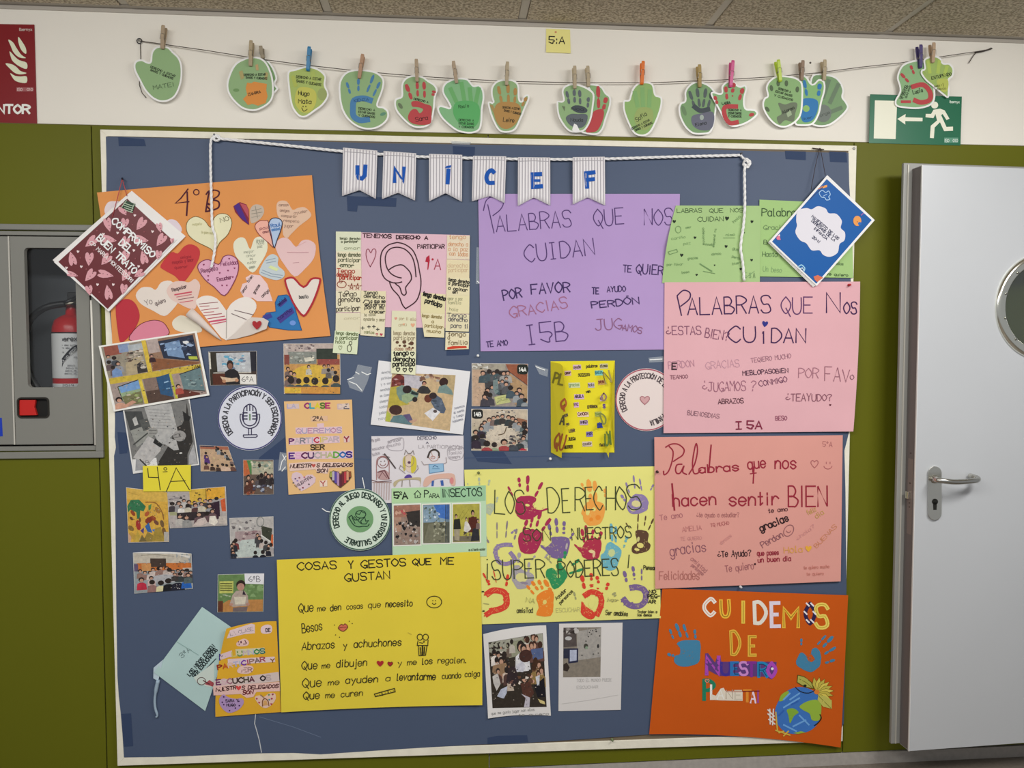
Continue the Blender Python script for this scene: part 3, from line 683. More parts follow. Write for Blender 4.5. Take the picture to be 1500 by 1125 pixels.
def mk12(p_):
    for x, y, a in ((1130, 129, 80), (1140, 122, 90), (1152, 122, 90), (1168, 131, 95), (1124, 160, 50)): p_.ell(x, y, 4.5, 2.6, '58694f', a)
    p_.poly(catmull([(1140, 151), (1150, 153), (1160, 150), (1168, 152), (1165, 166), (1162, 178), (1150, 176), (1142, 182), (1138, 172), (1145, 166)], True), '6d7864').poly([(1152, 166), (1158, 160), (1160, 168), (1154, 172)], '9aab8c')
    p_.text('DERECHO A', 1140, 131, 1158, 136, 3, .75, INK, .3).text('ESTAR SANOS', 1136, 135, 1160, 142, 3, .75, INK, .3).text('Y CUIDADOS', 1134, 141, 1161, 148, 3, .75, INK, .3); p_.text('Alonso', 1147, 167, 1164, 159, 4.5, 1, INK, .3)
hand_card('rounded green paper hand under the lime peg, front of the three on the right', [(1117, 150), (1120, 143), (1124, 140), (1122, 128), (1127, 118), (1138, 111), (1155, 111), (1168, 114.5), (1175.5, 122), (1176.5, 140), (1174.5, 165), (1167, 178), (1152, 186.5), (1138, 184.5), (1126, 174), (1118, 160)], '8aad78', .019, mk12)
def mk15(p_):
    fing(p_, [(1320, 108, 1331, 120, 4.5), (1334, 96, 1339, 108, 4)], 4, RED); p_.line([(1337, 127), (1352, 124), (1362, 134), (1362, 146), (1350, 150), (1340, 147)], 7, RED, smooth=True).line([(1321, 149), (1333, 149)], 4, RED)
    p_.text('DERECHO', 1320, 145, 1328, 126, 2.6, .7, INK, .3).text('A ESTAR', 1323, 145, 1331, 126, 2.6, .7, INK, .3).text('SANOS', 1328, 144, 1335, 126, 2.6, .7, INK, .3); p_.text('Lucía', 1338, 138, 1352, 134.5, 5.5, 1, INK, .3)
hand_card('green paper hand with a red print hanging over the exit sign', [(1316, 105), (1322, 95), (1335, 89), (1350, 88), (1362, 98), (1368, 118), (1370, 142), (1364, 154), (1346, 159.5), (1325, 158.5), (1313, 155.5), (1311, 147), (1317.5, 135), (1317, 125), (1314, 115)], '8aae80', .0215, mk15)
def mk16(p_):
    for a in ((1360, 90, 1362, 106), (1376, 90, 1374, 106), (1387, 98, 1383, 112)): p_.line([(a[0], a[1]), (a[2], a[3])], 5, 'a8bd5e')
    p_.poly(catmull([(1372, 118), (1388, 116), (1388, 132), (1380, 134)], True), 'b0b95c'); p_.text('ESTUPENDO', 1365, 116.5, 1394, 110, 4.2, .9, INK, .3).text('I', 1381, 127, 1384, 126, 5, .9, '554c20', .3).text('SANOS Y', 1369, 128, 1380, 126, 2.5, .6, '6a6a38', .3).text('CUIDADO', 1372, 132, 1386, 131, 2.5, .6, '6a6a38', .3)
hand_card('small lime green paper hand at the right end of the line', [(1353, 88), (1360, 83), (1370, 81.5), (1378, 85), (1382, 92), (1391, 92.5), (1397.5, 101), (1396, 112), (1390, 118), (1391, 133), (1389, 143.5), (1380, 138), (1368, 128), (1356, 118), (1349, 108), (1350, 102), (1354, 100)], '98b065', .0265, mk16)

def peg(label, x0, y0, x1, y1, col, d=.024, wood=True):
    """x0,y0: tail end; x1,y1: jaws"""
    A, Bp = P(x0, y0, d), P(x1, y1, d)
    r_ = thing('clothespin', label, 'clothespin', Bp, 'clothespins along the cord')
    t = (Bp-A); L = t.length; t.normalize(); n = Vector((0, -1, 0)); s_ = t.cross(n).normalized(); hw = .0052
    m__ = mat(col, .6 if wood else .35, 0, .1 if wood else 0, 200, .08 if wood else 0, 90)
    for sg in (1, -1):
        rings = []
        for u, off, th, ww in ((0, .0085, .003, .85), (.08, .0085, .0042, 1), (.5, .004, .0058, 1), (.75, .0015, .0052, 1), (.93, .0008, .0045, 1), (1, .0008, .0022, .9)):
            c = A+t*(L*u); a = n*(sg*off); b2 = n*(sg*(off+th)); w2 = s_*hw*ww
            rings.append([c+a-w2, c+a+w2, c+b2+w2, c+b2-w2])
        m2 = MB(); m2.v = [q_ for rr in rings for q_ in rr]
        for i in range(len(rings)-1):
            for k_ in range(4): m2.f.append((i*4+k_, i*4+(k_+1) % 4, (i+1)*4+(k_+1) % 4, (i+1)*4+k_))
        m2.f += [(3, 2, 1, 0), tuple(range(len(m2.v)-4, len(m2.v)))]
        m2.build('jaw', m__, r_, bevel=.0006)
    c = A+t*(L*.55); m2 = MB(); pts = []
    for k_ in range(26): a = k_/8*2*PI; pts.append(c+s_*(-hw*1.25+hw*2.5*k_/25)+t*(.0032*math.cos(a))+n*(.0032*math.sin(a)))
    m2.tube(pts, .0007, 5)
    for sx in (-1, 1): m2.tube([c+s_*(hw*1.2*sx), c+s_*(hw*1.15*sx)+n*.0102+t*.004, c+s_*(hw*1.1*sx)+n*.0108-t*.010, c+n*.0108-t*.012], .0008, 5)
    m2.build('spring', mat('9a958c', .3, 1), r_, True)
WD = 'a89a80'
for a in (('wooden clothespin on the first green hand at the left', 241, 39, 238, 72, 'a08e76'), ('wooden clothespin over the orange palm print', 369, 61, 367, 97, 'a39478'),
          ('wooden clothespin half hidden behind the orange-palmed hand', 383, 69, 385, 86, '8f8470', .016), ('blue clothespin on the smiley hand', 454, 70, 451, 104, '2a74a0', .024, False),
          ('wooden clothespin on the hand with the curled blue print', 532, 81, 526, 115, 'a8866c'), ('wooden clothespin on the hand with dark red fingers', 610, 88, 611, 120, 'a29078'),
          ('wooden clothespin on the bright green open hand', 664, 91, 669, 122, 'a3917a'), ('wooden clothespin on the hand with the brown-orange print', 743, 92, 742, 125, WD),
          ('wooden clothespin on the dark grey print of the middle pair', 841, 98, 842, 130, WD), ('wooden clothespin on the red hand behind the grey one', 860, 98, 862, 127, WD, .017),
          ('orange clothespin on the plain green hand', 941, 91, 940, 124, 'd06a20', .024, False), ('olive wood clothespin on the hand with grey-violet print', 1023, 96, 1025, 128, 'a08a58', .018),
          ('pink clothespin on the hand with red finger prints', 1072, 90, 1070, 128, 'c04a80', .025, False), ('lime clothespin on the rounded hand of the right trio', 1138, 89, 1143, 120, 'aac23a', .024, False),
          ('dark wood clothespin on the bright blue hand', 1174, 90, 1174, 118, '8d7866', .0205), ('wooden clothespin on the rearmost hand of the right trio', 1206, 89, 1207, 118, 'aa9c80', .016),
          ('violet clothespin above the exit sign', 1346, 67, 1348, 100, '4a4070', .0265, False), ('pale wooden clothespin on the small lime hand', 1365, 64, 1366, 92, 'b0977c', .0315)):
    peg(*a)
# ================================================================== the notice board
nb = thing('notice_board', 'large blue-papered notice board in a worn white wooden frame on the green wall', 'notice board', P(700, 1110, .012))
o4 = [(146.5, 189.5), (1255, 213.5), (1234.5, 1086), (172, 1122)]
i4 = [(157, 199.5), (1243, 221), (1225, 1074), (182, 1110)]
MB().plate([(150, 193), (1252, 216), (1231, 1083), (175, 1118)][::-1], .012, .0205).build('backing_board', mat('6e6250', .8), nb)
m_fr = mat('dedaca', .55, 0, .15, 90, .05, 30)
for i in range(4):
    j = (i+1) % 4
    MB().plate([o4[i], i4[i], i4[j], o4[j]], .012, .0239).build('frame_rail', m_fr, nb, bevel=.001)
# backing paper: torn and wavy at the edges
L = [(155, 200), (156, 240), (155.5, 300), (154.5, 400), (163, 480), (170, 560), (168, 640), (170, 655), (167, 668), (169, 760), (170.5, 900), (172, 990), (174, 1020), (178.5, 1060), (181.5, 1109.5)]
Bt = [(240, 1109), (300, 1106.5), (383, 1103.5), (430, 1103), (470, 1105), (560, 1099), (640, 1094), (700, 1090.5), (760, 1089), (820, 1085), (880, 1081), (950, 1076), (1000, 1077), (1150, 1081), (1226, 1079)]
R = [(1236, 1060), (1240, 860), (1238.5, 720), (1237, 660), (1242, 640), (1246, 620), (1248, 480), (1246, 400), (1248, 330), (1244, 270), (1243, 224)]
T = [(1100, 221), (900, 214.5), (700, 212), (560, 210), (400, 205.5), (280, 203)]
mbp = mat('46536b', .55, 0, .35, 5, .03, 2.5)
cut('backing_paper', L+Bt+R+T, .0243, '50607c', nb, .0004, m=mbp)
for q in ([(173, 200.5), (211, 204), (214, 214), (174, 214)], [(508, 287), (581, 290), (580, 303), (524, 301), (523, 310), (509, 309)], [(1150, 221), (1180.5, 222), (1180.5, 234.5), (1151, 233)], [(1215, 222), (1240, 223), (1241, 238), (1216, 237)],
          [(172, 633), (192, 634), (186, 664), (175, 665)], [(177, 1046), (192, 1045), (195, 1093), (181, 1094)], [(714, 1081), (728, 1078), (772, 1077), (774, 1087), (714, 1090)], [(690, 661), (738, 662), (750, 680), (700, 676)],
          [(654, 511), (688, 512), (687, 520), (654, 521)], [(696, 215), (695, 229), (664, 226), (663, 214)], [(418, 640), (380, 670), (378, 676), (416, 672)]):  # first strip on this line is a sticky note's shadow, painted as colour
    cut('tape_and_shadow_strip', q, .0249, '3c5174', nb, .0003, m=mat('35435f', .7, spec=.15))
pn = Pen(lambda x, y: .0244)
pn.line([(520, 672), (545, 673)], 1, '3f5272').line([(680, 671), (800, 668), (852, 670)], 1, '40506e').line([(375, 1040), (373, 1060), (376, 1070), (380, 1085), (383, 1102)], 1.3, 'b8bcc0').line([(380, 1050), (430, 1065), (470, 1080)], .8, '66748c')
pn.build('creases', nb)
mcl = mat('c4ccd4', .15, alpha=.22)
for q in ([(524, 534), (545, 538), (538, 560), (531, 575), (512, 568), (509, 558), (520, 548)], [(410, 662), (420, 664), (420, 688), (407, 690)], [(783, 534), (803, 541), (802, 552), (790, 548)], [(950, 524), (972, 522), (972, 530), (951, 531)], [(660, 206), (690, 208), (688, 212), (662, 211)], [(698, 362), (704, 363), (703, 416), (697, 416)]):
    cut('clear_tape', q, .0256, 'c4ccd4', nb, .0002, m=mcl)
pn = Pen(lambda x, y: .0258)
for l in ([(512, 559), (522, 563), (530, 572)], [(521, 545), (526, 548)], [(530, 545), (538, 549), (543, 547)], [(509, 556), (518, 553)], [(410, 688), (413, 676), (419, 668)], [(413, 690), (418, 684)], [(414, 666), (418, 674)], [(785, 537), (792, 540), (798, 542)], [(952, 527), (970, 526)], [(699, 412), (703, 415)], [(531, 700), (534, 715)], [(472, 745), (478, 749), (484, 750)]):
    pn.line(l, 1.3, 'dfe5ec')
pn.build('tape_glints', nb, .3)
for x, y, c, lb, gd in ((1243.5, 417.5, 'b03038', 'red push pin in the corner of the pink poster', .0345), (962.5, 691, '3a2426', 'dark push pin at the left edge of the salmon poster', .0365), (1084.5, 859.5, 'c8c8cc', 'pale push pin below the salmon poster', .0325), (896.5, 1083, '6c7a54', 'green push pin in the bottom frame', .0247), (1251, 217.5, '9a9a94', 'steel screw at the top corner of the board frame', .0247), (701, 692.5, '6a7040', 'tiny pin at the top of the handprint poster', .0285), (806, 672, 'e8ecf0', 'white pin above the handprint poster', .0245), (700, 521, 'dfe5ea', 'white pin under the purple poster', .0245)):
    c3 = P(x, y, gd); m_ = lathe([(.0045, 0), (.0045, .001), (.002, .002), (.0018, .006), (.0035, .0075), (.0035, .009)] if 'screw' not in lb else [(.005, 0), (.0045, .0012), (.002, .0016)], 0, 0, 10)
    o = mk('push_pin' if 'screw' not in lb else 'screw', [(c3.x+v.x, -gd-v.z, c3.z+v.y) for v in m_.v], m_.f, mat(c, .35), smooth=True); o['label'] = lb; o['category'] = 'pin' if 'screw' not in lb else 'screw'

# ================================================================== white cord with pennants
def rope(name, lab, pts, r, col, parent):
    P3 = [Vector(p) for p in catmull([tuple(p) for p in pts], False, 6)]
    res = [P3[0]]; acc = 0; step = r*1.1
    for a, b_ in zip(P3, P3[1:]):
        l = (b_-a).length; k_ = max(1, round(l/step))
        for i in range(k_): res.append(a.lerp(b_, (i+1)/k_))
    mb_ = MB()
    for s_ in range(3):
        pts2 = []
        for i, p_ in enumerate(res):
            t = (res[min(i+1, len(res)-1)]-res[max(0, i-1)]).normalized(); u = t.cross(Vector((0, 1, 0))).normalized(); v = t.cross(u)
            a = s_*2*PI/3+i*.55
            pts2.append(p_+(u*math.cos(a)+v*math.sin(a))*r*.52)
        mb_.tube(pts2, r*.55, 5)
    return mb_.build(name, mat(col, .8), parent, True)
rp = thing('bunting_cord', 'thick white twisted cord looped along the top of the board, its ends hanging down', 'cord', P(700, 235, .034))
CW = 'e4e6e8'
rope('cord', '', [P(x, y, .034) for x, y in ((322, 203), (400, 211), (500, 221.5), (560, 226), (600, 229), (700, 232), (800, 233.5), (880, 233), (980, 230), (1084, 227.5))], .0046, CW, rp)
rope('hanging_end', '', [P(x, y, .036) for x, y in ((315, 200), (309, 207), (308.5, 240), (310, 300), (311, 330), (315.5, 348), (314, 370), (309.5, 392))], .0040, CW, rp)
rope('hanging_end', '', [P(x, y, .038) for x, y in ((1092, 240), (1090.5, 252), (1091, 300), (1089, 330), (1086, 350), (1085, 366), (1088, 385), (1090, 411))], .0046, CW, rp)
rope('knot', '', [P(x, y, .037) for x, y in ((312, 203), (314, 198), (320, 199), (322, 203), (318, 206), (313, 204), (316, 200), (324, 204))], .0036, CW, rp)
rope('knot', '', [P(x, y, d_) for x, y, d_ in ((1085, 227, .032), (1089, 232, .034), (1094, 233, .04), (1099, 238, .042), (1095, 245, .04), (1089, 241, .036), (1092, 235, .044), (1097, 240, .044), (1093, 244, .04))], .0040, CW, rp)
mb_ = MB()
for x, y, d_ in ((316, 199, .0245), (1084, 226, .025)):
    c3 = P(x, y, d_); mb_.tube([c3, c3-Vector((0, .016, 0))], .003, 10)
mb_.build('hooks', mat('2c2c30', .4, 1), rp)
stripe = mat('d6d6dc', .6)
k = K(480, 210, .28)
PEN = [('U', 'first from the left', k(80, 22, 260, 38, 252, 290, 167, 244, 75, 275), (0, 58)), ('N', 'second from the left', k(292, 40, 463, 52, 457, 299, 368, 258, 284, 291), (0, 58)), ('İ', 'third from the left', k(530, 55, 704, 60, 702, 305, 617, 260, 530, 303), 0),
       ('C', 'fourth from the left', k(760, 65, 934, 68, 926, 312, 850, 275, 754, 303), 0), ('E', 'fifth from the left', k(996, 72, 1164, 74, 1165, 325, 1078, 283, 994, 328), 0), ('F', 'rightmost', k(1282, 72, 1450, 70, 1452, 325, 1360, 282, 1282, 320), 0)]
for i, (ch, wh, q, _) in enumerate(PEN):
    r_ = thing('pennant', f'striped white pennant with a blue letter {"I" if ch == "İ" else ch}, {wh}', 'pennant', P(q[3][0], q[2][1], .036), 'lettered pennants on the white cord')
    tl, tr, br, no, bl = q; n = 18; dd = .0385
    V = []; Fc = []
    def ed(u, v):
        x0 = tl[0]+(tr[0]-tl[0])*u; y0 = tl[1]+(tr[1]-tl[1])*u
        un = (no[0]-bl[0])/(br[0]-bl[0])
        if u < un: f = u/un; x1, y1 = bl[0]+(no[0]-bl[0])*f, bl[1]+(no[1]-bl[1])*f
        else: f = (u-un)/(1-un); x1, y1 = no[0]+(br[0]-no[0])*f, no[1]+(br[1]-no[1])*f
        return x0+(x1-x0)*v, y0+(y1-y0)*v
    fd = lambda x, y, tl=tl: dd-.006*max(0, min(1, (y-tl[1]-14)/60))+.0012*math.sin(x*.35+tl[0])*min(1, abs(y-tl[1])/40)
    for j in range(9):
        for a in range(n+1): x, y = ed(a/n, j/8); V.append(P(x, y, fd(x, y)))
    Fc = [(j*(n+1)+a, (j+1)*(n+1)+a, (j+1)*(n+1)+a+1, j*(n+1)+a+1) for j in range(8) for a in range(n)]
    cl = mk('cloth', V, Fc, mat('e2e0e4', .7, 0, .1, 90), r_, True); sm = cl.modifiers.new('t', 'SOLIDIFY'); sm.thickness = .0008; sm.offset = -1
    pp = Pen(fd)
    for a in range(11):
        u = (a+.5)/11
        for v0 in range(6):
            pp.line([ed(u, .02+v0*.163), ed(u, .02+(v0+1)*.163)], 1.5, 'a9a5ac')
    pp.line([ed(.04, .085), ed(.5, .085), ed(.96, .085)], .8, '9a979c')
    pp.build('stripes', r_)
    lx, ly = {'U': (148, 190), 'N': (345, 200), 'İ': (612, 207), 'C': (820, 212), 'E': (1062, 230), 'F': (1342, 226)}[ch]; (lx, ly), = k(lx, ly)
    pl = Pen(fd); BL = '1450a6'
    hh = 20
    def Q(*a): return [(lx+a[t]*14.5, ly-a[t+1]*hh) for t in range(0, len(a), 2)]
    if ch == 'U': pl.line(Q(.15, .95, .15, .4, .3, .12, .6, .08, .88, .3, .95, 1), 6, BL)
    elif ch == 'N': pl.line(Q(.1, 0, .12, .98, .95, .05, 1.05, 1), 5.6, BL)
    elif ch == 'İ': pl.line(Q(.3, 0, .38, .95), 6, BL).poly(Q(0, 1.08, .6, 1.12, .68, 1.3, .2, 1.25), BL)
    elif ch == 'C': pl.line(Q(.95, .85, .7, 1, .35, .8, .2, .45, .4, .1, .9, .08), 6, BL, smooth=True)
    elif ch == 'E': pl.line(Q(1, .97, .2, .95, .25, .03, 1.1, .08), 6.2, BL).line(Q(.2, .5, .9, .5), 3.8, BL)
    else: pl.line(Q(1, 1.05, .2, .98, .3, -.05), 6, BL).line(Q(.3, .5, .95, .55), 5.6, BL)
    pl.build('letter', r_, label=f'blue letter {"I" if ch == "İ" else ch}', lift=.001)
# ================================================================== posters and papers
PK = '3a2f4a'
# purple poster
s = Sheet('poster', 'purple poster lettered PALABRAS QUE NOS CUIDAN, below the pennants', 'poster', [(700.5, 284), (996, 284), (992, 512), (704, 514.5)], 3, 'a98fc0', curl=[(700, 284, 60, 2)], wave=.4)
k = K(690, 270, .2133); p = s.pen()
VI = '4c3568'; DK = '3a2a58'
def TX(p, k, t, x0, y0, x1, y1, h, wd, c, **kw): (a,), (b_,) = k(x0, y0), k(x1, y1); p.text(t, a[0], a[1], b_[0], b_[1], h, wd, c, **kw)
p.line(k(115, 140, 158, 335), 1.4, VI).line(k(85, 180, 105, 110, 150, 85, 200, 100, 222, 130, 200, 175, 150, 215), 1.4, VI, smooth=True)
TX(p, k, 'ALABRAS', 175, 325, 690, 290, 24, 1.4, VI, jit=.15)
TX(p, k, 'QUE', 848, 285, 1050, 272, 24, 1.4, VI, jit=.15); TX(p, k, 'NOS', 1190, 280, 1385, 278, 24, 1.4, VI, jit=.15)
TX(p, k, 'CU|DAN', 375, 535, 850, 480, 24, 1.5, VI, jit=.15)
TX(p, k, 'TE', 1045, 603, 1100, 605, 10, 1.4, DK); TX(p, k, 'QUIER', 1135, 612, 1318, 622, 13, 1.5, DK)
TX(p, k, 'POR', 225, 795, 350, 772, 15, 1.8, DK); TX(p, k, 'FAVOR', 415, 757, 680, 737, 15, 1.8, DK)
TX(p, k, 'TE', 832, 752, 877, 752, 9.5, 1.6, DK); TX(p, k, 'AYUDO', 935, 740, 1062, 735, 8, 1.6, DK)
TX(p, k, 'PERDÓN', 830, 850, 1155, 818, 10, 1.6, DK, jit=.4)
TX(p, k, 'GRACIAS', 270, 915, 665, 850, 15, 1.4, '9a6480', jit=.4)
TX(p, k, '|5B', 390, 1100, 665, 1068, 29, 1.5, VI); TX(p, k, 'JUG', 855, 1005, 1040, 990, 15, 1.4, '855a7c'); TX(p, k, 'AMOS', 1040, 1000, 1170, 1025, 9, 1.3, '855a7c')
TX(p, k, 'TE AMO', 108, 1118, 252, 1105, 8, 1.5, DK)
p.build('handwriting', s.root)

# green sheets
s = Sheet('poster', 'small green sheet dotted with black hearts, left of the other green sheet', 'poster', [(990, 301), (1114, 301.5), (1113, 413), (970, 414.5)], 6, '9dba80', bulge=(0, 0, 0, 3), curl=[(975, 360, 60, 9)], plabel=None)
k = K(960, 200, .2267); p = s.pen(); GI = '3a5233'; LG = '6a8a5a'
TX(p, k, 'LABRAS', 140, 492, 300, 490, 6, 1, GI, jit=.3); TX(p, k, 'QUE', 350, 492, 438, 490, 6, 1, GI, jit=.3); TX(p, k, 'NOS', 485, 490, 568, 488, 6, 1, GI, jit=.3)
TX(p, k, 'CUIDAN', 275, 550, 440, 545, 6.5, 1.1, GI, jit=.3)
for x, y, h in ((463, 530, 6), (122, 550, 5), (624, 551, 4.5), (256, 654, 4), (457, 711, 4.5), (170, 767, 5), (622, 799, 4), (552, 857, 4), (383, 832, 2.5), (267, 894, 3.5), (575, 622, 2)):
    (a,) = k(x, y); p.heart(a[0], a[1], h, h, '1f2a1e', 5)
for t, x0, y0, x1, y1, h in (('amor', 197, 595, 232, 590, 3), ('cariño', 105, 668, 195, 655, 3.5), ('paz', 182, 700, 228, 695, 3.5), ('por favor', 75, 835, 178, 832, 3.5), ('gracias', 210, 795, 275, 790, 3.5), ('beso', 172, 886, 220, 880, 3.5), ('abrazo', 365, 768, 425, 762, 3.5), ('ánimo', 440, 645, 515, 640, 3.5), ('hola', 510, 560, 552, 520, 4), ('gusta', 500, 730, 560, 745, 4), ('perdon', 495, 780, 560, 800, 3.5), ('bien', 500, 830, 550, 820, 3.5), ('adelante', 305, 590, 308, 700, 3), ('tu puedes', 385, 595, 372, 715, 3), ('ayuda', 322, 700, 375, 705, 3)):
    TX(p, k, t, x0, y0, x1, y1, h, .65, LG, jit=.4)
p.line(k(83, 745, 138, 728, 145, 745, 92, 762), .8, LG, closed=True).line(k(288, 822, 365, 870), 1.6, LG).line(k(310, 870, 385, 885), .8, LG).line(k(440, 655, 515, 655), .7, LG).ring(*k(148, 600)[0], 4, 5, .7, LG)
TX(p, k, 'E 3ªA', 580, 912, 645, 912, 7, .9, '7a9a6a', jit=.2)
p.line(k(580, 915, 640, 870), .8, '7a9a6a')
p.build('handwriting', s.root)
s = Sheet('poster', 'green sheet half hidden behind the blue hanging booklet, its cursive title starting Palabras', 'poster', [(1112.5, 292.5), (1247, 298), (1250, 407), (1112, 405)], 3.6, '9abb7a')
p = s.pen()
TX(p, k, 'Palabras', 688, 512, 940, 515, 11, 1.4, GI, jit=.2); TX(p, k, 'Gracias', 700, 602, 860, 600, 6.5, 1, '55704a'); TX(p, k, 'Besos', 700, 695, 830, 700, 6, 1.1, '3d5236'); TX(p, k, 'Hasta luego', 692, 775, 900, 780, 7, 1, '4d6844'); TX(p, k, 'Un beso', 695, 870, 815, 880, 7.5, .8, '7c9c6a')
TX(p, k, 'te quiero', 1110, 895, 1245, 905, 4, .9, GI); TX(p, k, 'adios', 1165, 828, 1215, 832, 4, .7, '55704a')
p.build('handwriting', s.root)

# pink and salmon posters
s = Sheet('poster', 'pink poster lettered PALABRAS QUE NOS CUIDAN in large marker, right edge of the board', 'poster', [(973.5, 413.5), (1260, 412.5), (1250, 632), (972, 634.5)], 7, 'd2a3aa', curl=[(1262, 560, 60, 10), (1250, 632, 60, 6)], wave=.5, bulge=(0, 2, 0, 0))
k = K(960, 400, .2067); p = s.pen(); MK = '3c1f4c'; BR_ = '7a4a62'
p.line(k(155, 165, 185, 300), 1.9, MK).line(k(155, 160, 200, 122, 245, 140, 240, 185, 180, 235), 1.9, MK, smooth=True)
TX(p, k, 'ALABRAS', 230, 295, 818, 280, 25, 1.9, MK, jit=.12); TX(p, k, 'QUE', 895, 285, 1112, 285, 24, 1.7, '5a3560', jit=.15)
TX(p, k, 'N', 1213, 280, 1310, 280, 29, 1.9, MK, jit=0); TX(p, k, 'OS', 1335, 285, 1425, 290, 17, 1.9, MK, jit=.1)
TX(p, k, '¿ESTAS', 78, 440, 325, 432, 12, 1.3, BR_, jit=.3); TX(p, k, 'BIEN?', 350, 455, 515, 482, 13, 1.3, BR_, jit=.3)
TX(p, k, 'CU', 520, 490, 710, 485, 22, 1.9, MK, jit=.1); TX(p, k, '1', 760, 495, 775, 495, 18, 1.9, MK); TX(p, k, 'DAN', 822, 490, 1065, 495, 21, 1.9, MK, jit=.1)
(a,) = k(777, 362); p.heart(a[0], a[1], 9, 9, '2b2f7c', 8)
LT = 'b08090'
TX(p, k, 'PERDON', 95, 680, 275, 660, 10, 1, LT, jit=.3); TX(p, k, 'E', 118, 682, 150, 682, 9, 1.9, '3a2a30'); TX(p, k, 'TEAMOO', 105, 752, 230, 745, 5.5, 1.1, '7a4a58', jit=.3)
TX(p, k, 'GRACIAS', 360, 680, 597, 662, 11, .9, 'b48a98', jit=.3); TX(p, k, 'TEQIERO MUCHO', 680, 635, 962, 602, 6.5, .9, '8f6474', jit=.3)
TX(p, k, 'MEBLOPASOBIEN', 620, 725, 942, 705, 6.5, 1.3, '4a2c40', jit=.4); TX(p, k, 'CONMIGO', 738, 805, 935, 770, 8, 1.2, '6a3c58', jit=.4)
TX(p, k, '¿JUGAMOS', 335, 835, 640, 835, 14, 1, '8f5c70', jit=.4); TX(p, k, '?', 672, 835, 705, 840, 14, 1, '8f5c70')
TX(p, k, 'POR', 1015, 742, 1155, 745, 14, 1, '9a6a78', jit=.3); TX(p, k, 'FAV', 1200, 765, 1375, 770, 19, 1.1, '8a5a68', jit=.3); TX(p, k, 'O', 1380, 752, 1405, 755, 7, 1.1, '6a4450')
TX(p, k, '¿TEAYUDO?', 925, 905, 1250, 905, 10, 1.1, '80505f', jit=.3); TX(p, k, 'ABRAZOS', 447, 928, 625, 920, 7, 1.3, '5a3540', jit=.3)
TX(p, k, 'BUENOSDIAS', 228, 1003, 452, 1030, 6.5, .9, '84606c', jit=.4); TX(p, k, 'BESO', 853, 1042, 932, 1042, 6, 1.1, '8a4a60', jit=.3)
TX(p, k, '|', 565, 1108, 630, 1106, 11, 1.7, '7a1f3a'); TX(p, k, '5A', 650, 1102, 755, 1105, 11, 1.9, '7a1f3a', jit=.1)
(a,) = k(1240, 935); p.heart(a[0], a[1], 3, 3, '501525')
p.build('handwriting', s.root)
s = Sheet('poster', 'salmon poster lettered Palabras que nos hacen sentir BIEN in dark red cursive', 'poster', [(958.5, 640.3), (1234.5, 637.5), (1231.5, 851.5), (959.8, 862.5)], 9, 'cf9389', curl=[(1234, 638, 40, 5)], wave=.5)
k = K(940, 620, .2067); p = s.pen(); RM = '8e2436'
p.line(k(170, 170, 210, 148, 260, 150, 300, 185, 290, 225, 255, 250, 225, 270), 2, RM, smooth=True).line(k(195, 165, 222, 200, 215, 270, 190, 340, 160, 365, 155, 340), 2, RM, smooth=True)
p.line(k(285, 290, 250, 295, 240, 330, 250, 355, 275, 350, 300, 300, 290, 345, 318, 362), 2, RM, smooth=True)
p.line(k(335, 360, 375, 290, 395, 200, 388, 145, 375, 180, 360, 280, 368, 350, 395, 355, 420, 330), 2, RM, smooth=True)
TX(p, k, 'abras', 408, 352, 690, 335, 11.5, 2.1, RM, jit=.1); p.line(k(492, 155, 475, 350), 2.2, RM)
TX(p, k, 'que', 755, 325, 880, 312, 15, 2, RM, jit=.1); p.line(k(797, 300, 790, 425), 2, RM).line(k(770, 358, 812, 352), 1.6, RM)
TX(p, k, 'nos', 945, 320, 1095, 322, 17, 2.1, RM, jit=.1)
(a,) = k(1225, 290); p.heart(a[0], a[1], 11, 11, None, 0, 'a05a5c', 1.1); (a,) = k(1320, 300); p.ring(a[0], a[1], 6, 5, 1, 'a05a5c', 0, 12, 10, 170).line(k(1308, 275, 1308, 288), 1, 'a05a5c').line(k(1335, 275, 1335, 288), 1, 'a05a5c')
TX(p, k, '5ªA'.replace('ª', '°'), 1282, 165, 1350, 168, 7.5, 1, '9a5a5c', jit=.1)
p.line(k(215, 430, 232, 615), 2.6, RM)
TX(p, k, 'hacen', 222, 590, 528, 575, 17, 2.2, RM, jit=.1); TX(p, k, 'sentir', 622, 585, 965, 578, 18, 2.2, RM, jit=.1); TX(p, k, 'BIEN', 1040, 590, 1315, 588, 30, 2.2, RM, jit=.05)
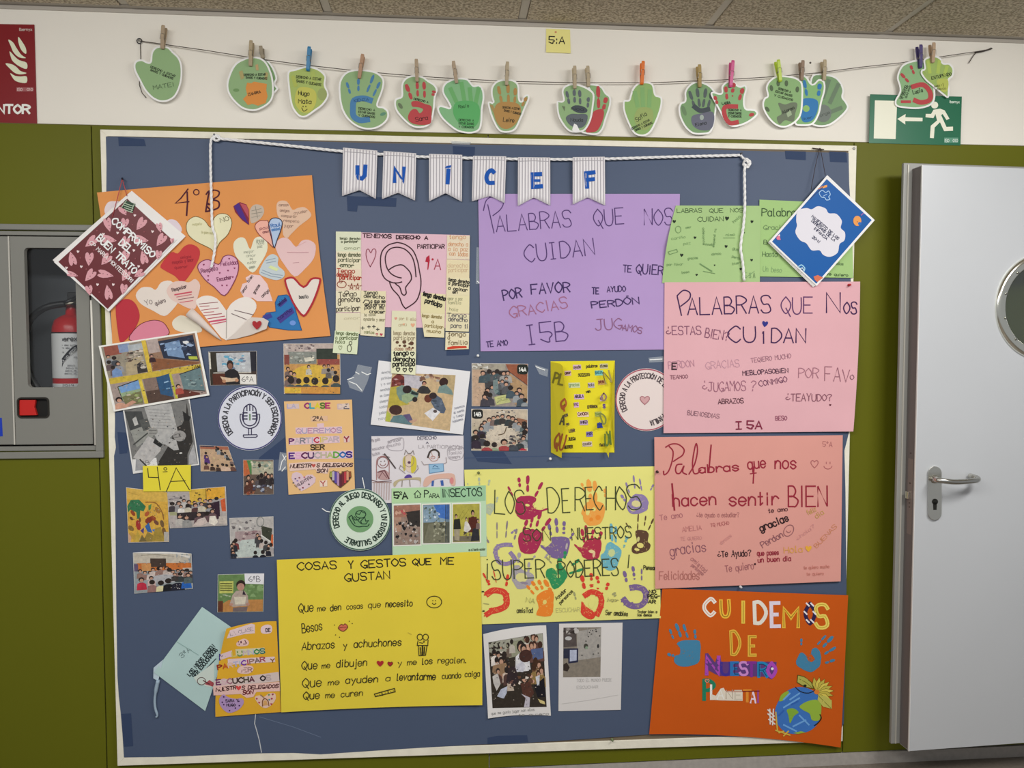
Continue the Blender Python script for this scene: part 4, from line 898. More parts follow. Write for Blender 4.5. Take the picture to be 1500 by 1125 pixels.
for t, x0, y0, x1, y1, h, wd, c in (('Te amo', 130, 690, 290, 665, 8, 1, '9a5a64'), ('¿te ayudo a estudiar?', 390, 665, 690, 665, 6.5, .9, '9a6060'), ('TQ MUCHO', 490, 735, 620, 718, 5, .9, 'a86060'), ('AMELIA', 290, 770, 425, 755, 7, .9, 'b07070'), ('TE QUIERO', 275, 832, 425, 825, 5, .6, 'b88080'),
    ('gracias', 205, 940, 458, 905, 15, 1.1, '80505e'), ('Felicidades', 125, 1108, 410, 1108, 12, 1.1, 'a86a62'), ('¿Te Ayudo?', 540, 948, 775, 940, 9, 1.2, '3a2226'), ('Te quiero', 595, 1055, 795, 1030, 10, .9, '9a6064'),
    ('te amo', 900, 635, 1035, 620, 6, 1.2, '4a2228'), ('gracias', 845, 765, 1045, 690, 10, 1.8, '2c1a1e'), ('Perdon', 860, 885, 1005, 800, 9, 1, '80505a'), ('que pases', 820, 938, 972, 930, 7, 1.4, '8a2034'), ('un buen dia', 825, 985, 1058, 975, 7, 1.4, '8a2034'),
    ('Hola', 1010, 918, 1140, 912, 9, 1.2, 'd09a50'), ('BUENAS', 1240, 885, 1385, 735, 6, .8, 'c08050'), ('feliz', 1180, 650, 1240, 620, 7, 1, 'b89850'), ('dia', 1240, 675, 1295, 640, 7, 1, 'b89850'), ('te quiero mucho', 1150, 1035, 1330, 1025, 4.5, .7, 'b87468'), ('te quiero', 1170, 1080, 1290, 1075, 4.5, .6, 'b87468'),
    ('amistad', 345, 965, 450, 1060, 6, .8, 'a06a6c'), ('perdoname', 350, 1010, 430, 1080, 5, .7, 'a06a6c'), ('¿hola?', 1105, 830, 1230, 735, 5, .7, 'c08888'), ('abrazos', 565, 860, 640, 800, 5, .6, 'c28a88')):
    TX(p, k, t, x0, y0, x1, y1, h, wd, c, jit=.3)
(a,) = k(1182, 890); p.heart(a[0], a[1], 9.5, 9, 'd9a23a'); (a,) = k(1042, 760); p.ring(a[0], a[1], 6.5, 9, .9, '8a5a60', 35).ring(a[0], a[1], 3, 3, .8, '8a5a60', 0, 8, 10, 170); (a,) = k(803, 998); p.ell(a[0], a[1], 1.5, 1.5, '3a1a20')
p.build('handwriting', s.root)

# orange poster, bottom right
s = Sheet('poster', 'deep orange poster lettered CUIDEMOS DE NUESTRO PLANETA with blue handprints', 'poster', [(970, 862), (1242.5, 872), (1231.5, 1095), (951, 1075.5)], 5, 'c0540f', bulge=(0, 0, -6, 0), wave=.4, curl=[(1242, 960, 50, 6)])
k = K(940, 840, .23105); p = s.pen()
cols = ['e8ddd4', 'e2b444', 'e8b848', 'd9d4c8', 'd8ccd8', 'e0b040', '2c2040', 'e6d070']
seg = [('C', 392, 270, 465, 272, 27, 'ece0d4'), ('U', 500, 280, 562, 278, 27, 'e4b23c'), ('I', 632, 318, 655, 318, 34, 'e6c04a'), ('D', 712, 322, 792, 320, 34, 'dcd8cc'), ('E', 818, 343, 880, 342, 38, 'd8cedc'), ('M', 895, 347, 998, 347, 31, 'e0b23c'), ('O', 1035, 325, 1100, 325, 33, '2c2148'), ('S', 1098, 350, 1185, 350, 37, 'e8cc60')]
for t, x0, y0, x1, y1, h, c in seg: TX(p, k, t, x0+6, y0-8, x1-6, y1-8, h-4, 5.4, c, jit=0)
for t, x0, y0, x1, y1, h, c in seg:
    if t in 'CUIMS': TX(p, k, t, x0+6, y0-8, x1-6, y1-8, h-4, .9, {'C': 'd08070', 'U': '5c4a10', 'I': '7a5a18', 'M': '6a5214', 'S': 'b89a30'}[t], jit=0)
for a_ in range(0, 360, 60):
    t_ = math.radians(a_); (c0,) = k(1067, 250); p.line([(c0[0]+6.5*math.cos(t_)-2, c0[1]+14*math.sin(t_)-2), (c0[0]+6.5*math.cos(t_)+2, c0[1]+14*math.sin(t_)+2)], 2.2, 'eadfe2')
TX(p, k, 'D', 570, 512, 622, 510, 33, 4.6, 'dcae40', jit=0); TX(p, k, 'E', 682, 518, 722, 518, 27, 4.6, 'dcae40', jit=0)
TX(p, k, 'D', 570, 512, 622, 510, 33, .9, '9a7a20', jit=0); TX(p, k, 'E', 682, 518, 722, 518, 27, .9, '9a7a20', jit=0)
p.poly(k(400, 645, 402, 508, 420, 505, 465, 565, 480, 525, 498, 520, 505, 560, 800, 560, 855, 562, 852, 640, 825, 672, 780, 655, 640, 650, 500, 650, 470, 640, 425, 615, 420, 648), '5c3a78')
for t, x0, y0, x1, h, wd, c in (('N', 412, 638, 488, 25, 5.5, 'a448b0'), ('U', 505, 640, 560, 17, 4, '3e2f8c'), ('E', 570, 640, 610, 17, 4.4, '2a6fb0'), ('S', 622, 642, 670, 18, 3.4, 'c486c8'), ('T', 672, 652, 720, 20, 4, '7c2f90'), ('R', 742, 655, 795, 20, 4.4, '1f7fb4'), ('O', 802, 655, 846, 20, 5, 'a548b4')):
    TX(p, k, t, x0, y0, x1, y0, h, wd, c, jit=0)
TX(p, k, 'E', 590, 638, 612, 638, 15, 1.1, '10203c', jit=0); TX(p, k, 'R', 745, 650, 790, 650, 17, 1, '10304c', jit=0); (a,) = k(828, 604); p.ell(a[0], a[1], 2, 2, 'f0e0f0')
TX(p, k, 'P', 396, 800, 455, 800, 28, 5.5, '1f7a5c', jit=0); TX(p, k, 'L', 440, 795, 480, 795, 20, 3.2, 'e8e0dc', jit=0)
p.poly(k(435, 800, 440, 765, 470, 775, 500, 730, 520, 725, 530, 745, 640, 745, 640, 808, 500, 805), 'd9d0c0')
for t, x0, y0, x1, h, wd, c in (('A', 480, 795, 520, 13, 1.4, 'f0e8dc'), ('N', 535, 795, 575, 13, 1.4, 'a89a88'), ('E', 592, 800, 632, 13, 2.4, 'c8bfae'), ('T', 648, 812, 690, 16, 4, 'd88a30'), ('A', 690, 820, 722, 17, 2.4, 'e8d0e0'), ('I', 730, 818, 745, 17, 2.6, '9a4a90')):
    TX(p, k, t, x0, y0, x1, y0, h, wd, c, jit=0)
p.line(k(535, 750, 640, 750), 1, 'b0604c').line(k(640, 748, 745, 746), 1.6, '7a2020').heart(*k(415, 683)[0], 6, 5, None, 0, 'e08070', 1)
p.build('lettering', s.root)
BP = '3f7da0'
def hp(sheet, palm, fingers, col, wd=4, extra=(), up=.3, label=None, holes=()):
    q_ = sheet.pen(up=up)
    r_ = random.Random(int(sum(f_[0] for f_ in fingers))); q_.rnd = r_
    bare = '%02x%02x%02x' % tuple(int(int(col[i:i+2], 16)*.45+v*.55) for i, v in ((0, 217), (2, 205), (4, 120)))
    if sheet.q[0][0] > 900: bare = '6a7478'
    if palm:
        q_.poly([(x+r_.uniform(-.5, .5), y+r_.uniform(-.5, .5)) for x, y in catmull(palm, True, 3)], col); q_.streaks(palm, 26, bare)
    for ptz, w2 in extra:
        q_.line(ptz, w2, col, smooth=True); q_.streaks([(x+r_.uniform(-2, 2), y+r_.uniform(-2, 2)) for x, y in catmull(ptz, False, 3)], 0, bare)
        for x, y in catmull(ptz, False, 3): q_.line([(x+r_.uniform(-w2, w2)*.4, y+r_.uniform(-w2, w2)*.4), (x+r_.uniform(-w2, w2)*.4, y+r_.uniform(-w2, w2)*.4)], .6, bare); q_.ell(x+r_.choice((-1, 1))*w2*.42, y+r_.uniform(-w2, w2)*.42, r_.uniform(.8, 1.8), r_.uniform(.8, 1.6), col, 0, 7)
    for a in fingers: q_.finger(*a[:4], a[4] if len(a) > 4 else wd, col)
    for hx, hy, rx, ry, hc in holes: q_.ell(hx, hy, rx, ry, hc, 10, 9)
    return q_.build('handprint', sheet.root, label=label)
def kf(k, lst, w_=None): return [(*k(a[0], a[1])[0], *k(a[2], a[3])[0], *(a[4:5])) for a in lst]
hp(s, k(240, 430, 300, 422, 365, 430, 372, 490, 365, 555, 320, 585, 245, 588, 205, 560, 210, 525, 240, 515, 245, 475, 225, 450), kf(k, [(178, 355, 200, 412), (218, 322, 248, 400, 5), (265, 325, 292, 405, 4), (335, 358, 342, 412, 4), (165, 512, 205, 522, 4.5)]), BP, 3.5, label='blue painted handprint')
(a,) = k(218, 322); 
hp(s, k(985, 540, 1010, 500, 1040, 520, 1065, 560, 1100, 545, 1075, 510, 1085, 475, 1120, 480, 1138, 530, 1125, 590, 1070, 625, 1010, 600, 980, 575), kf(k, [(1012, 415, 1012, 455, 3.5), (1165, 395, 1115, 450, 3.2), (1210, 402, 1150, 465, 5), (1228, 470, 1160, 510, 4), (1222, 548, 1165, 568, 4)]), BP, 3.5, label='blue painted handprint')
e = thing  # the painted globe is cut out and glued on: a part of the poster
gq = k(850, 850, 880, 790, 930, 740, 1000, 720, 1070, 735, 1115, 770, 1138, 830, 1135, 900, 1110, 960, 1060, 1000, 980, 1018, 910, 1005, 865, 960, 845, 900)
def onp(sh, pts, up, col, name, label=None, parent=None): return cut(name, pts, lambda x, y: sh.dep(x, y)+up/1000, col, parent or sh.root, .0003, label)
onp(s, catmull(gq, True), .9, '3a6fb8', 'paper_globe', 'painted cut-out globe')
p = s.pen(up=1.0)
p.poly(catmull(k(872, 810, 885, 770, 925, 745, 932, 760, 905, 800), True), '8aaa3a').poly(catmull(k(1000, 845, 1040, 815, 1100, 800, 1135, 820, 1138, 880, 1125, 930, 1080, 930, 1065, 890, 1030, 870), True), '8fae3c').poly(catmull(k(920, 865, 960, 855, 995, 880, 965, 905, 940, 950, 930, 900), True), '7fa638')
for a_ in ((900, 800, 940, 760), (940, 800, 1000, 760), (900, 850, 1000, 790), (870, 900, 900, 870), (960, 970, 1040, 930), (900, 960, 980, 1000), (1000, 900, 1060, 960), (950, 830, 990, 810)): p.line(k(*a_), 2.4, '2f5fae' if a_[0] % 20 else '6aa0d8')
p.line(k(975, 722, 1010, 750, 1060, 758, 1110, 735), 1.3, '1c2430', smooth=True).line(k(1130, 895, 1138, 920, 1115, 950, 1095, 965), 1.6, '1c2014', smooth=True).poly(k(960, 1012, 1010, 1000, 1040, 1008, 990, 1018), '8fae3c')
p.poly(k(990, 645, 1030, 655, 1075, 690, 1090, 730, 1035, 720, 985, 690), 'a9a850').line(k(990, 645, 1030, 655, 1075, 690, 1090, 730, 1035, 720, 985, 690), 1, '4a4a18', closed=True).line(k(1000, 670, 1040, 690, 1085, 728), .9, '6a6620')
for i in range(9):
    t_ = math.radians(-100+i*19); (c0,) = k(1110, 752); tx, ty = c0[0]+25*math.cos(t_), c0[1]+22*math.sin(t_); nx, ny = -math.sin(t_)*4.2, math.cos(t_)*4.2; mx_, my_ = (c0[0]*.45+tx*.55), (c0[1]*.45+ty*.55)
    q_ = [c0, (mx_+nx, my_+ny), (tx, ty), (mx_-nx, my_-ny)]; p.poly(q_, 'd2c055' if i % 2 else 'bcae48').line(q_, .7, '6a5c1c', closed=True)
p.poly(k(1120, 775, 1160, 775, 1205, 805, 1205, 858, 1150, 845, 1115, 800), 'b8b458').line(k(1125, 780, 1200, 855), .8, '6a6a20').ell(*k(1110, 752)[0], 4, 3.4, 'd07a30').ell(*k(1035, 712)[0], 2.5, 2, '1c2014')
for a_ in ((800, 865, 840, 905), (800, 890, 845, 930), (805, 925, 845, 955), (812, 860, 815, 955), (835, 860, 830, 960)): p.line(k(*a_), 1.8, 'dcd8d0')
for a_ in ((850, 995, 940, 1025), (870, 1010, 900, 1000), (900, 1030, 930, 1000), (850, 880, 860, 990)): p.line(k(*a_), 2, 'c8ae48')
p.build('painted_details', s.root)

# orange heart poster, top left
s = Sheet('poster', 'orange poster marked 4ºB covered in cut-out paper hearts, upper left', 'poster', [(142, 282), (457, 256.5), (484, 492), (165, 519)], 5, 'd38e52', bulge=(1, -2, 0, -4), wave=.5)
k = K(230, 250, .1733); p = s.pen(); DM = '4a1a2c'
p.line(k(262, 155, 200, 235, 155, 275, 270, 262), 2, DM).line(k(255, 180, 258, 270, 250, 378), 2.4, DM).ring(*k(332, 182)[0], 4, 4, 1.6, DM)
p.line(k(440, 180, 425, 260, 412, 345), 2.4, DM).line(k(415, 200, 440, 172, 490, 165, 525, 180, 515, 215, 465, 245), 2.2, DM, smooth=True).line(k(465, 245, 520, 262, 520, 310, 465, 335, 412, 345), 2.4, DM, smooth=True).line(k(425, 275, 440, 285), 3, DM).line(k(420, 300, 450, 330), 2.4, DM)
p.build('title', s.root)
def hrt(pts, col, up=1.2, out=None, wd=1, marks=None, label=None, sm=True):
    pts = catmull(pts, True, 3) if sm else pts
    o = cut('paper_heart', pts, lambda x, y: s.dep(x, y)+up/1000, col, s.root, .0004, label)
    q_ = s.pen(up=up+.05)
    if out: q_.line(inset(pts, wd*.45), wd, out, closed=True)
    if marks: marks(q_)
    q_.build('drawing', o)
    return o
hrt(k(245, 480, 262, 420, 325, 385, 400, 415, 452, 478, 478, 402, 530, 362, 600, 372, 635, 440, 600, 540, 530, 610, 487, 695, 450, 660, 330, 600, 265, 545), 'd9d6b4', out='6a5a30', wd=.8, marks=lambda q: (q.text('NO', *k(540, 440)[0], *k(610, 420)[0], 7, .9, '55502c'), TX(q, k, 'respeto', 300, 465, 380, 458, 4, .5, 'b0ac80'), TX(q, k, 'te quiero mucho', 375, 530, 480, 540, 4, .5, 'b0ac80')), label='cream heart with dark outline')
hrt(k(645, 300, 700, 265, 755, 285, 775, 330, 778, 460, 720, 420, 660, 350), '7c2a40', marks=lambda q: q.poly(k(650, 300, 690, 270, 775, 455, 700, 390), '4a2c7c').poly(k(700, 275, 755, 290, 772, 330, 772, 400), 'b0505a'), label='half heart in purple and red', sm=False)
hrt(k(790, 320, 830, 285, 890, 300, 905, 350, 870, 410, 800, 445, 785, 380), 'b9ab9c', up=1, marks=lambda q: q.clutter(0, 0, 0, 0, 0, ['0']).line(k(800, 340, 880, 320), .8, '8a8478').line(k(800, 365, 890, 350), .8, '8a8478').line(k(800, 395, 870, 380), .8, '9a9488').line(k(830, 300, 850, 400), .8, '8a8478'), label='grey scribbled half heart')
hrt(k(1010, 290, 1040, 255, 1100, 262, 1145, 330, 1190, 315, 1250, 310, 1300, 360, 1290, 400, 1200, 470, 1130, 540, 1100, 570, 1065, 540, 1060, 440, 1020, 380), 'd4b49c', up=1, marks=lambda q: [TX(q, k, t, x, y, x2, y2, 4, .6, '8a6c60') for t, x, y, x2, y2 in (('corazon', 1030, 300, 1110, 300), ('amigos', 1040, 345, 1120, 350), ('compartir', 1050, 390, 1180, 400), ('ayudar', 1160, 370, 1270, 350), ('respeto', 1070, 430, 1200, 440), ('jugar', 1075, 475, 1150, 480))], label='speckled beige heart full of writing')
hrt(k(825, 470, 860, 425, 915, 420, 945, 440, 985, 640, 940, 610, 860, 540), 'e0a898', up=1.5, out='7a3038', wd=.9, marks=lambda q: (TX(q, k, 'paz', 870, 500, 940, 490, 4, .8, '7a4048'), TX(q, k, 'amor', 895, 530, 950, 520, 3.5, .8, '7a4048')), label='pink half heart with brown outline')
hrt(k(940, 460, 965, 405, 1020, 398, 1060, 430, 1050, 500, 1020, 580, 990, 655, 962, 560), 'a9bcd6', up=2, out='1e2440', wd=1.2, marks=lambda q: (TX(q, k, 'Raul', 965, 480, 1045, 465, 5, 1.2, '3a6aa8'), TX(q, k, 'amistad', 970, 510, 1040, 500, 4, 1, '4a78b0')), label='light blue drop with navy outline')
hrt(k(645, 620, 690, 568, 745, 575, 787, 665, 820, 580, 870, 558, 925, 590, 930, 680, 870, 790, 808, 862, 730, 790, 665, 720), 'd8d8c2', marks=lambda q: [TX(q, k, t, x, y, x2, y2, 4, .6, '8c9080') for t, x, y, x2, y2 in (('mejor', 735, 700, 820, 690), ('amor', 755, 730, 835, 725), ('es', 785, 755, 810, 755), ('cuidar', 765, 790, 840, 780), ('siempre', 780, 830, 830, 820), ('gracias', 840, 600, 905, 600), ('hola', 845, 625, 905, 620), ('paz', 850, 650, 890, 648))], label='pale yellow-green heart')
hrt(k(1000, 620, 1050, 570, 1110, 575, 1175, 645, 1220, 595, 1280, 585, 1340, 630, 1325, 740, 1250, 830, 1165, 895, 1080, 800, 1020, 700), 'd8b8b8', up=.9, marks=lambda q: (q.line(k(1100, 690, 1190, 692, 1280, 690), .7, 'b08088'), q.line(k(1150, 780, 1200, 775), .6, 'b08088'), q.line(k(1180, 640, 1260, 600), .5, 'c89898')), label='large plain pink heart')
hrt(k(930, 730, 980, 705, 1025, 735, 1022, 800, 1075, 850, 1070, 900, 1010, 925, 930, 905, 865, 870, 880, 810), 'b9c4c8', up=1.4, marks=lambda q: (q.line(k(880, 860, 960, 890, 1050, 905), 1, '8898a8'), q.line(k(890, 840, 970, 872, 1060, 885), 1, '8898a8'), q.poly(k(940, 820, 1010, 850, 1030, 830, 960, 800), 'ccd8a0'), q.line(k(920, 760, 1000, 740), .9, '8898a8'), q.line(k(925, 780, 1005, 765), .9, '8898a8')), label='pale blue-grey heart lying sideways')
hrt(k(30, 800, 120, 690, 175, 700, 230, 640, 290, 622, 355, 660, 355, 740, 290, 860, 215, 945, 150, 890, 60, 840), 'ba3c40', marks=lambda q: (TX(q, k, 'respeto y amor', 130, 790, 310, 765, 5, .7, '8a2430'), TX(q, k, 'querer', 150, 830, 260, 820, 4, .6, '8a2430'), TX(q, k, 'amigos', 200, 745, 290, 735, 4, .6, '8a2430')), label='crimson heart')
hrt(k(340, 820, 375, 765, 440, 750, 520, 790, 560, 725, 620, 712, 680, 750, 690, 840, 650, 950, 570, 1060, 480, 985, 400, 920), 'd2a0b8', up=1.6, out='7a3a54', wd=1.2, marks=lambda q: (TX(q, k, 'Respeto', 375, 865, 515, 840, 6, 1, '6a2a4c', jit=.2), TX(q, k, 'Felicidad', 540, 805, 680, 790, 5.5, 1, '7a3a5c', jit=.2), TX(q, k, 'Escuchar', 510, 935, 630, 915, 5.5, 1, '6a2a4c', jit=.2), [q.heart(*k(x, y)[0], 2.6, 2.6, '7a2a50') for x, y in ((395, 795), (610, 745), (530, 865), (432, 890), (600, 845), (655, 825), (432, 925), (550, 970), (590, 970), (640, 900), (480, 800))]), label='pink heart with maroon outline')
k2 = K(150, 400, .2267)
hrt(k2(215, 145, 250, 95, 310, 92, 345, 108, 380, 60, 440, 50, 475, 90, 500, 140, 495, 180, 450, 240, 400, 278, 330, 245, 250, 200), 'd9cfc6', up=.9, marks=lambda q: (TX(q, k2, 'Yo', 280, 210, 325, 195, 8, .9, '5a4a4c', jit=.2), TX(q, k2, 'quiero', 345, 210, 410, 185, 6, .9, '5a4a4c', jit=.2)), label='off-white heart with cursive writing')
hrt(k2(415, 110, 455, 60, 515, 52, 560, 60, 600, 38, 632, 80, 615, 160, 600, 230, 550, 225, 500, 200, 440, 165), 'd6bcb2', up=1.5, marks=lambda q: (TX(q, k2, 'Respetar', 452, 120, 545, 95, 5, 1, '4a3438', jit=.2), q.line(k2(468, 140, 575, 122), 2, 'c05060').line(k2(480, 155, 575, 138), 1.2, 'c07078').line(k2(490, 172, 590, 155), .9, '6a4048').line(k2(500, 190, 585, 178), 1, 'c05060')), label='pale pink heart with red lines')
hrt(k2(890, 115, 905, 70, 935, 60, 925, 30, 960, 8, 1020, 15, 1065, 70, 1100, 182, 1000, 182, 970, 160, 915, 158), 'dcc0c0', up=1.2, sm=False, marks=lambda q: (TX(q, k2, 'amor', 908, 130, 940, 85, 4, .9, '3a2a2c'), TX(q, k2, 'bien', 945, 60, 975, 22, 4, .9, '3a2a2c'), TX(q, k2, 'gracias', 985, 135, 1020, 80, 4, .9, '3a2a2c'), TX(q, k2, 'amigo', 1035, 158, 1080, 115, 4, .9, '3a2a2c')), label='pink folded heart tipped on its side')
hrt(k2(85, 225, 110, 180, 170, 168, 215, 200, 240, 270, 225, 330, 180, 400, 120, 450, 100, 380), 'b03440', up=1.4, label='red petal-shaped half heart')
hrt(k2(170, 430, 230, 340, 310, 305, 380, 310, 420, 350, 425, 400, 300, 440), 'cf7f92', up=1.6, out='5a1a24', wd=.8, label='pink half heart behind the photo collage')
hrt(k2(1115, 190, 1135, 145, 1190, 138, 1225, 160, 1290, 370, 1200, 370, 1080, 352, 1030, 290, 1060, 255, 1120, 248), '2f6fa8', up=1.1, sm=False, out='1c4a78', wd=.8, marks=lambda q: (q.poly(k2(1135, 200, 1185, 158, 1195, 180, 1150, 222), '423a86').poly(k2(1125, 290, 1225, 220, 1240, 255, 1150, 325), '423a86').poly(k2(1035, 275, 1085, 258, 1100, 285, 1050, 305), '3a3f8c').ell(*k2(1230, 322)[0], 4.6, 3.6, '6a8fd0'), TX(q, k2, 'amistad', 1140, 215, 1190, 175, 5, 1, '20184c'), TX(q, k2, 'cariño', 1140, 305, 1225, 245, 5, 1, '20184c')), label='blue heart with purple blocks')
hrt(k2(1175, 50, 1195, 28, 1240, 28, 1300, 85, 1345, 35, 1390, 28, 1413, 45, 1390, 130, 1350, 220, 1300, 282, 1240, 215, 1200, 130), 'd8cfc6', up=2.2, out='a52834', wd=2.8, marks=lambda q: TX(q, k2, 'besito', 1272, 165, 1330, 162, 5, 1, '2a2a2c', jit=.2), label='white heart with thick red border')
# the big white heart folds open towards the viewer
hrt(k2(450, 320, 480, 285, 525, 275, 620, 330, 640, 380, 540, 385, 470, 365), 'd8d2c0', up=.9, label='cream half heart behind the white one')
hrt(k2(608, 200, 625, 160, 680, 145, 740, 165, 785, 220, 803, 240, 830, 200, 880, 165, 940, 155, 990, 190, 985, 250, 900, 350, 800, 435, 700, 330), 'ddd6cf', up=2, marks=lambda q: ([q.line(k2(x0, y0, x1, y1), w_, c) for x0, y0, x1, y1, w_, c in ((625, 200, 745, 188, 1, '8a4a50'), (630, 215, 690, 212, 1, 'a04a54'), (640, 240, 750, 225, 1, 'a04a54'), (655, 255, 720, 250, 1, 'b05a64'), (655, 275, 770, 262, 1.1, 'a04a54'), (680, 295, 790, 278, 1.2, 'b04a5c'), (690, 315, 800, 298, 2.4, 'c0506c'), (705, 330, 800, 312, 1.4, 'c0506c'), (855, 240, 975, 270, 1, '6a5458'), (835, 262, 930, 300, 1, '6a5458'))], q.line(k2(803, 240, 800, 420), 1, 'a09a94')), label='large white heart with red ruled lines')
def flap(pts, hing, mm, col, lab):
    """paper leaf: spots with their own lift over the poster, hinge low and free edge high"""
    V = [P(x, y, s.dep(x, y)+m_/1000) for (x, y), m_ in zip(pts, mm)]
    n = len(V); o = mk('folded_leaf', V, [tuple(range(n))], paper(col), s.root, label=lab); sm = o.modifiers.new('t', 'SOLIDIFY'); sm.thickness = .0005; sm.offset = 0; return o
MB().tube([P(x, y, s.base+m_/1000) for (x, y), m_ in zip(k2(562, 252, 620, 300, 680, 355, 730, 400, 768, 436), (15, 13, 10, 7, 3))], [.0155, .0125, .0090, .0055, .001], 16).build('rolled_leaf', paper('d0c4bc'), s.root, True, 'rolled white paper leaf')
flap(k2(800, 432, 860, 385, 960, 285, 1040, 290, 1075, 310, 1060, 360, 960, 400, 860, 425), None, [3, 5, 9, 12, 13, 10, 6, 4], 'ccc3bb', 'white paper leaf with a red dot')
p = s.pen(up=14); (a,) = k2(998, 337); p.heart(a[0], a[1], 14, 13, '9c2a30')
p.build('small_heart', s.root, label='small dark red heart')
cut('paper_heart', catmull(K(70, 240, .1733)(480, 380, 510, 325, 570, 316, 640, 330, 600, 400, 540, 440, 490, 430), True), s.base+.001, 'd8ccd0', s.root, .0004, 'whitish heart behind the maroon booklet')
cut('paper_heart', catmull(K(70, 240, .1733)(1000, 500, 1030, 470, 1085, 480, 1130, 540, 1120, 580, 1050, 560), True), s.base+.001, 'd4c8d0', s.root, .0004, 'pale heart behind the maroon booklet')

# ------------------------------------------------------------------ maroon booklet on a red thread
k = K(70, 240, .1733)
bk = thing('booklet', 'maroon booklet with pink hearts lettered COMPROMISO DEL BUEN TRATO, hanging aslant by a red thread', 'booklet', P(158, 456, .036))
for i, (dx, dy) in enumerate(((0, 0), (1.5, 1.2), (3.2, .4))):
    q_ = [(193-i*2.2, 279.5+i*1.8), (272-i*2.5, 346+i*2.5), (161-i*.5, 455.8-i*.5), (77+i*.6, 381+i*.2)]
    cut('page', [q_[0], q_[1], q_[2], q_[3]], .034+i*.0016, 'e2dedb', bk, .0005)
cov = [(185.5, 289), (256.5, 353.5), (158.5, 457), (80.5, 384)]
cut('page', [(188, 286.5), (259, 351), (159.5, 456.5), (79, 384)], .0392, 'e6e0dd', bk, .0005)
inn_ = [(186.3, 291), (254.5, 353.3), (157.5, 452.5), (85.5, 383.5)]
cut('cover', inn_, .0402, '632228', bk, .0004, m=mat('632228', .4), label='maroon cover')
p = Pen(lambda x, y: .0403)
PH = 'cf98a0'
ux, uy = (254.5-186.3)/100, (353.3-291)/100; vx, vy = (85.5-186.3)/100, (383.5-291)/100
ctr = [((640, 395), 16, 12, -30), ((650, 505), 16, 12, 10), ((785, 510), 21, 13, 35), ((510, 515), 21, 12, -15), ((365, 660), 22, 13, 50), ((520, 640), 22, 12, -80), ((650, 665), 18, 12, 25), ((790, 640), 22, 12, -80), ((955, 645), 21, 13, 35), ((205, 800), 21, 12, 165), ((350, 805), 20, 13, 5), ((490, 810), 20, 13, 40), ((650, 790), 20, 12, 20), ((810, 790), 20, 12, 165), ((935, 770), 14, 10, 10), ((210, 935), 17, 8, -75), ((355, 945), 21, 13, 40), ((490, 935), 24, 12, -78), ((655, 945), 18, 12, 30), ((770, 930), 16, 11, 60), ((350, 1070), 15, 11, -10), ((510, 1085), 22, 12, 170), ((640, 1060), 16, 11, 10), ((945, 540), 15, 9, -15), ((1050, 650), 8, 6, 0)]
for (c0, h, w_, a) in ctr:
    (c1,) = k(*c0)
    p.heart(c1[0], c1[1], w_, h, PH, a)
    for dd in (-.22, .05, .28):
        t_ = math.radians(a+90); p.ell(c1[0]+h*dd*math.cos(t_)+1.2*(1 if dd else -1), c1[1]+h*dd*math.sin(t_), .7, .7, '5a2028', 0, 6)
for x, y in ((735, 437), (590, 585), (885, 573), (255, 743), (283, 870), (727, 733), (420, 1022), (553, 1022), (768, 868), (470, 595), (158, 880)): (c1,) = k(x, y); p.heart(c1[0], c1[1], 4, 4, 'e8d0d0', 10)
for x, y in ((415, 565), (715, 515), (875, 490), (275, 795), (740, 800), (325, 890), (525, 985), (435, 1085), (390, 730), (815, 575)): (c1,) = k(x, y); p.ell(c1[0], c1[1], 1.1, 1.1, '8a4a50', 0, 7)
WT = 'ece4e2'
TX(p, k, 'COMPROMISO', 535, 492, 880, 795, 9.5, 2.1, WT, jit=0); TX(p, k, 'DEL', 598, 678, 690, 755, 9.5, 2.1, WT, jit=0); TX(p, k, 'BUEN TRATO', 410, 635, 725, 932, 9.5, 2.1, WT, jit=0)
TX(p, k, 'CP MARIA MONTESSORI', 350, 672, 705, 1005, 5.4, 1.4, 'e4d8d8', jit=0)
p.poly(k(655, 305, 740, 340, 715, 415, 625, 370), '2c4434')
for i in range(4): p.line(k(640+i*4, 330+i*20, 722-i*2, 358+i*18), .9, 'b8c8b0')
p.line(k(665, 310, 620, 372), .8, 'b8c8b0').line(k(735, 330, 700, 410), .8, 'b8c8b0')
p.build('cover_print', bk, .5)
tm = mat('b04a4c', .6); nl = P(179, 262, .038)
MB().tube([P(179, 262, .038), P(172, 290, .040), P(164.5, 318, .0415)], .0012, 6).tube([P(179, 262, .038), P(186, 287, .0395)], .0012, 6).build('thread', tm, bk, True)
MB().tube([P(179, 261, .0245), P(179, 262, .043)], .0025, 8).build('nail', mat('30303a', .4, 1), bk)
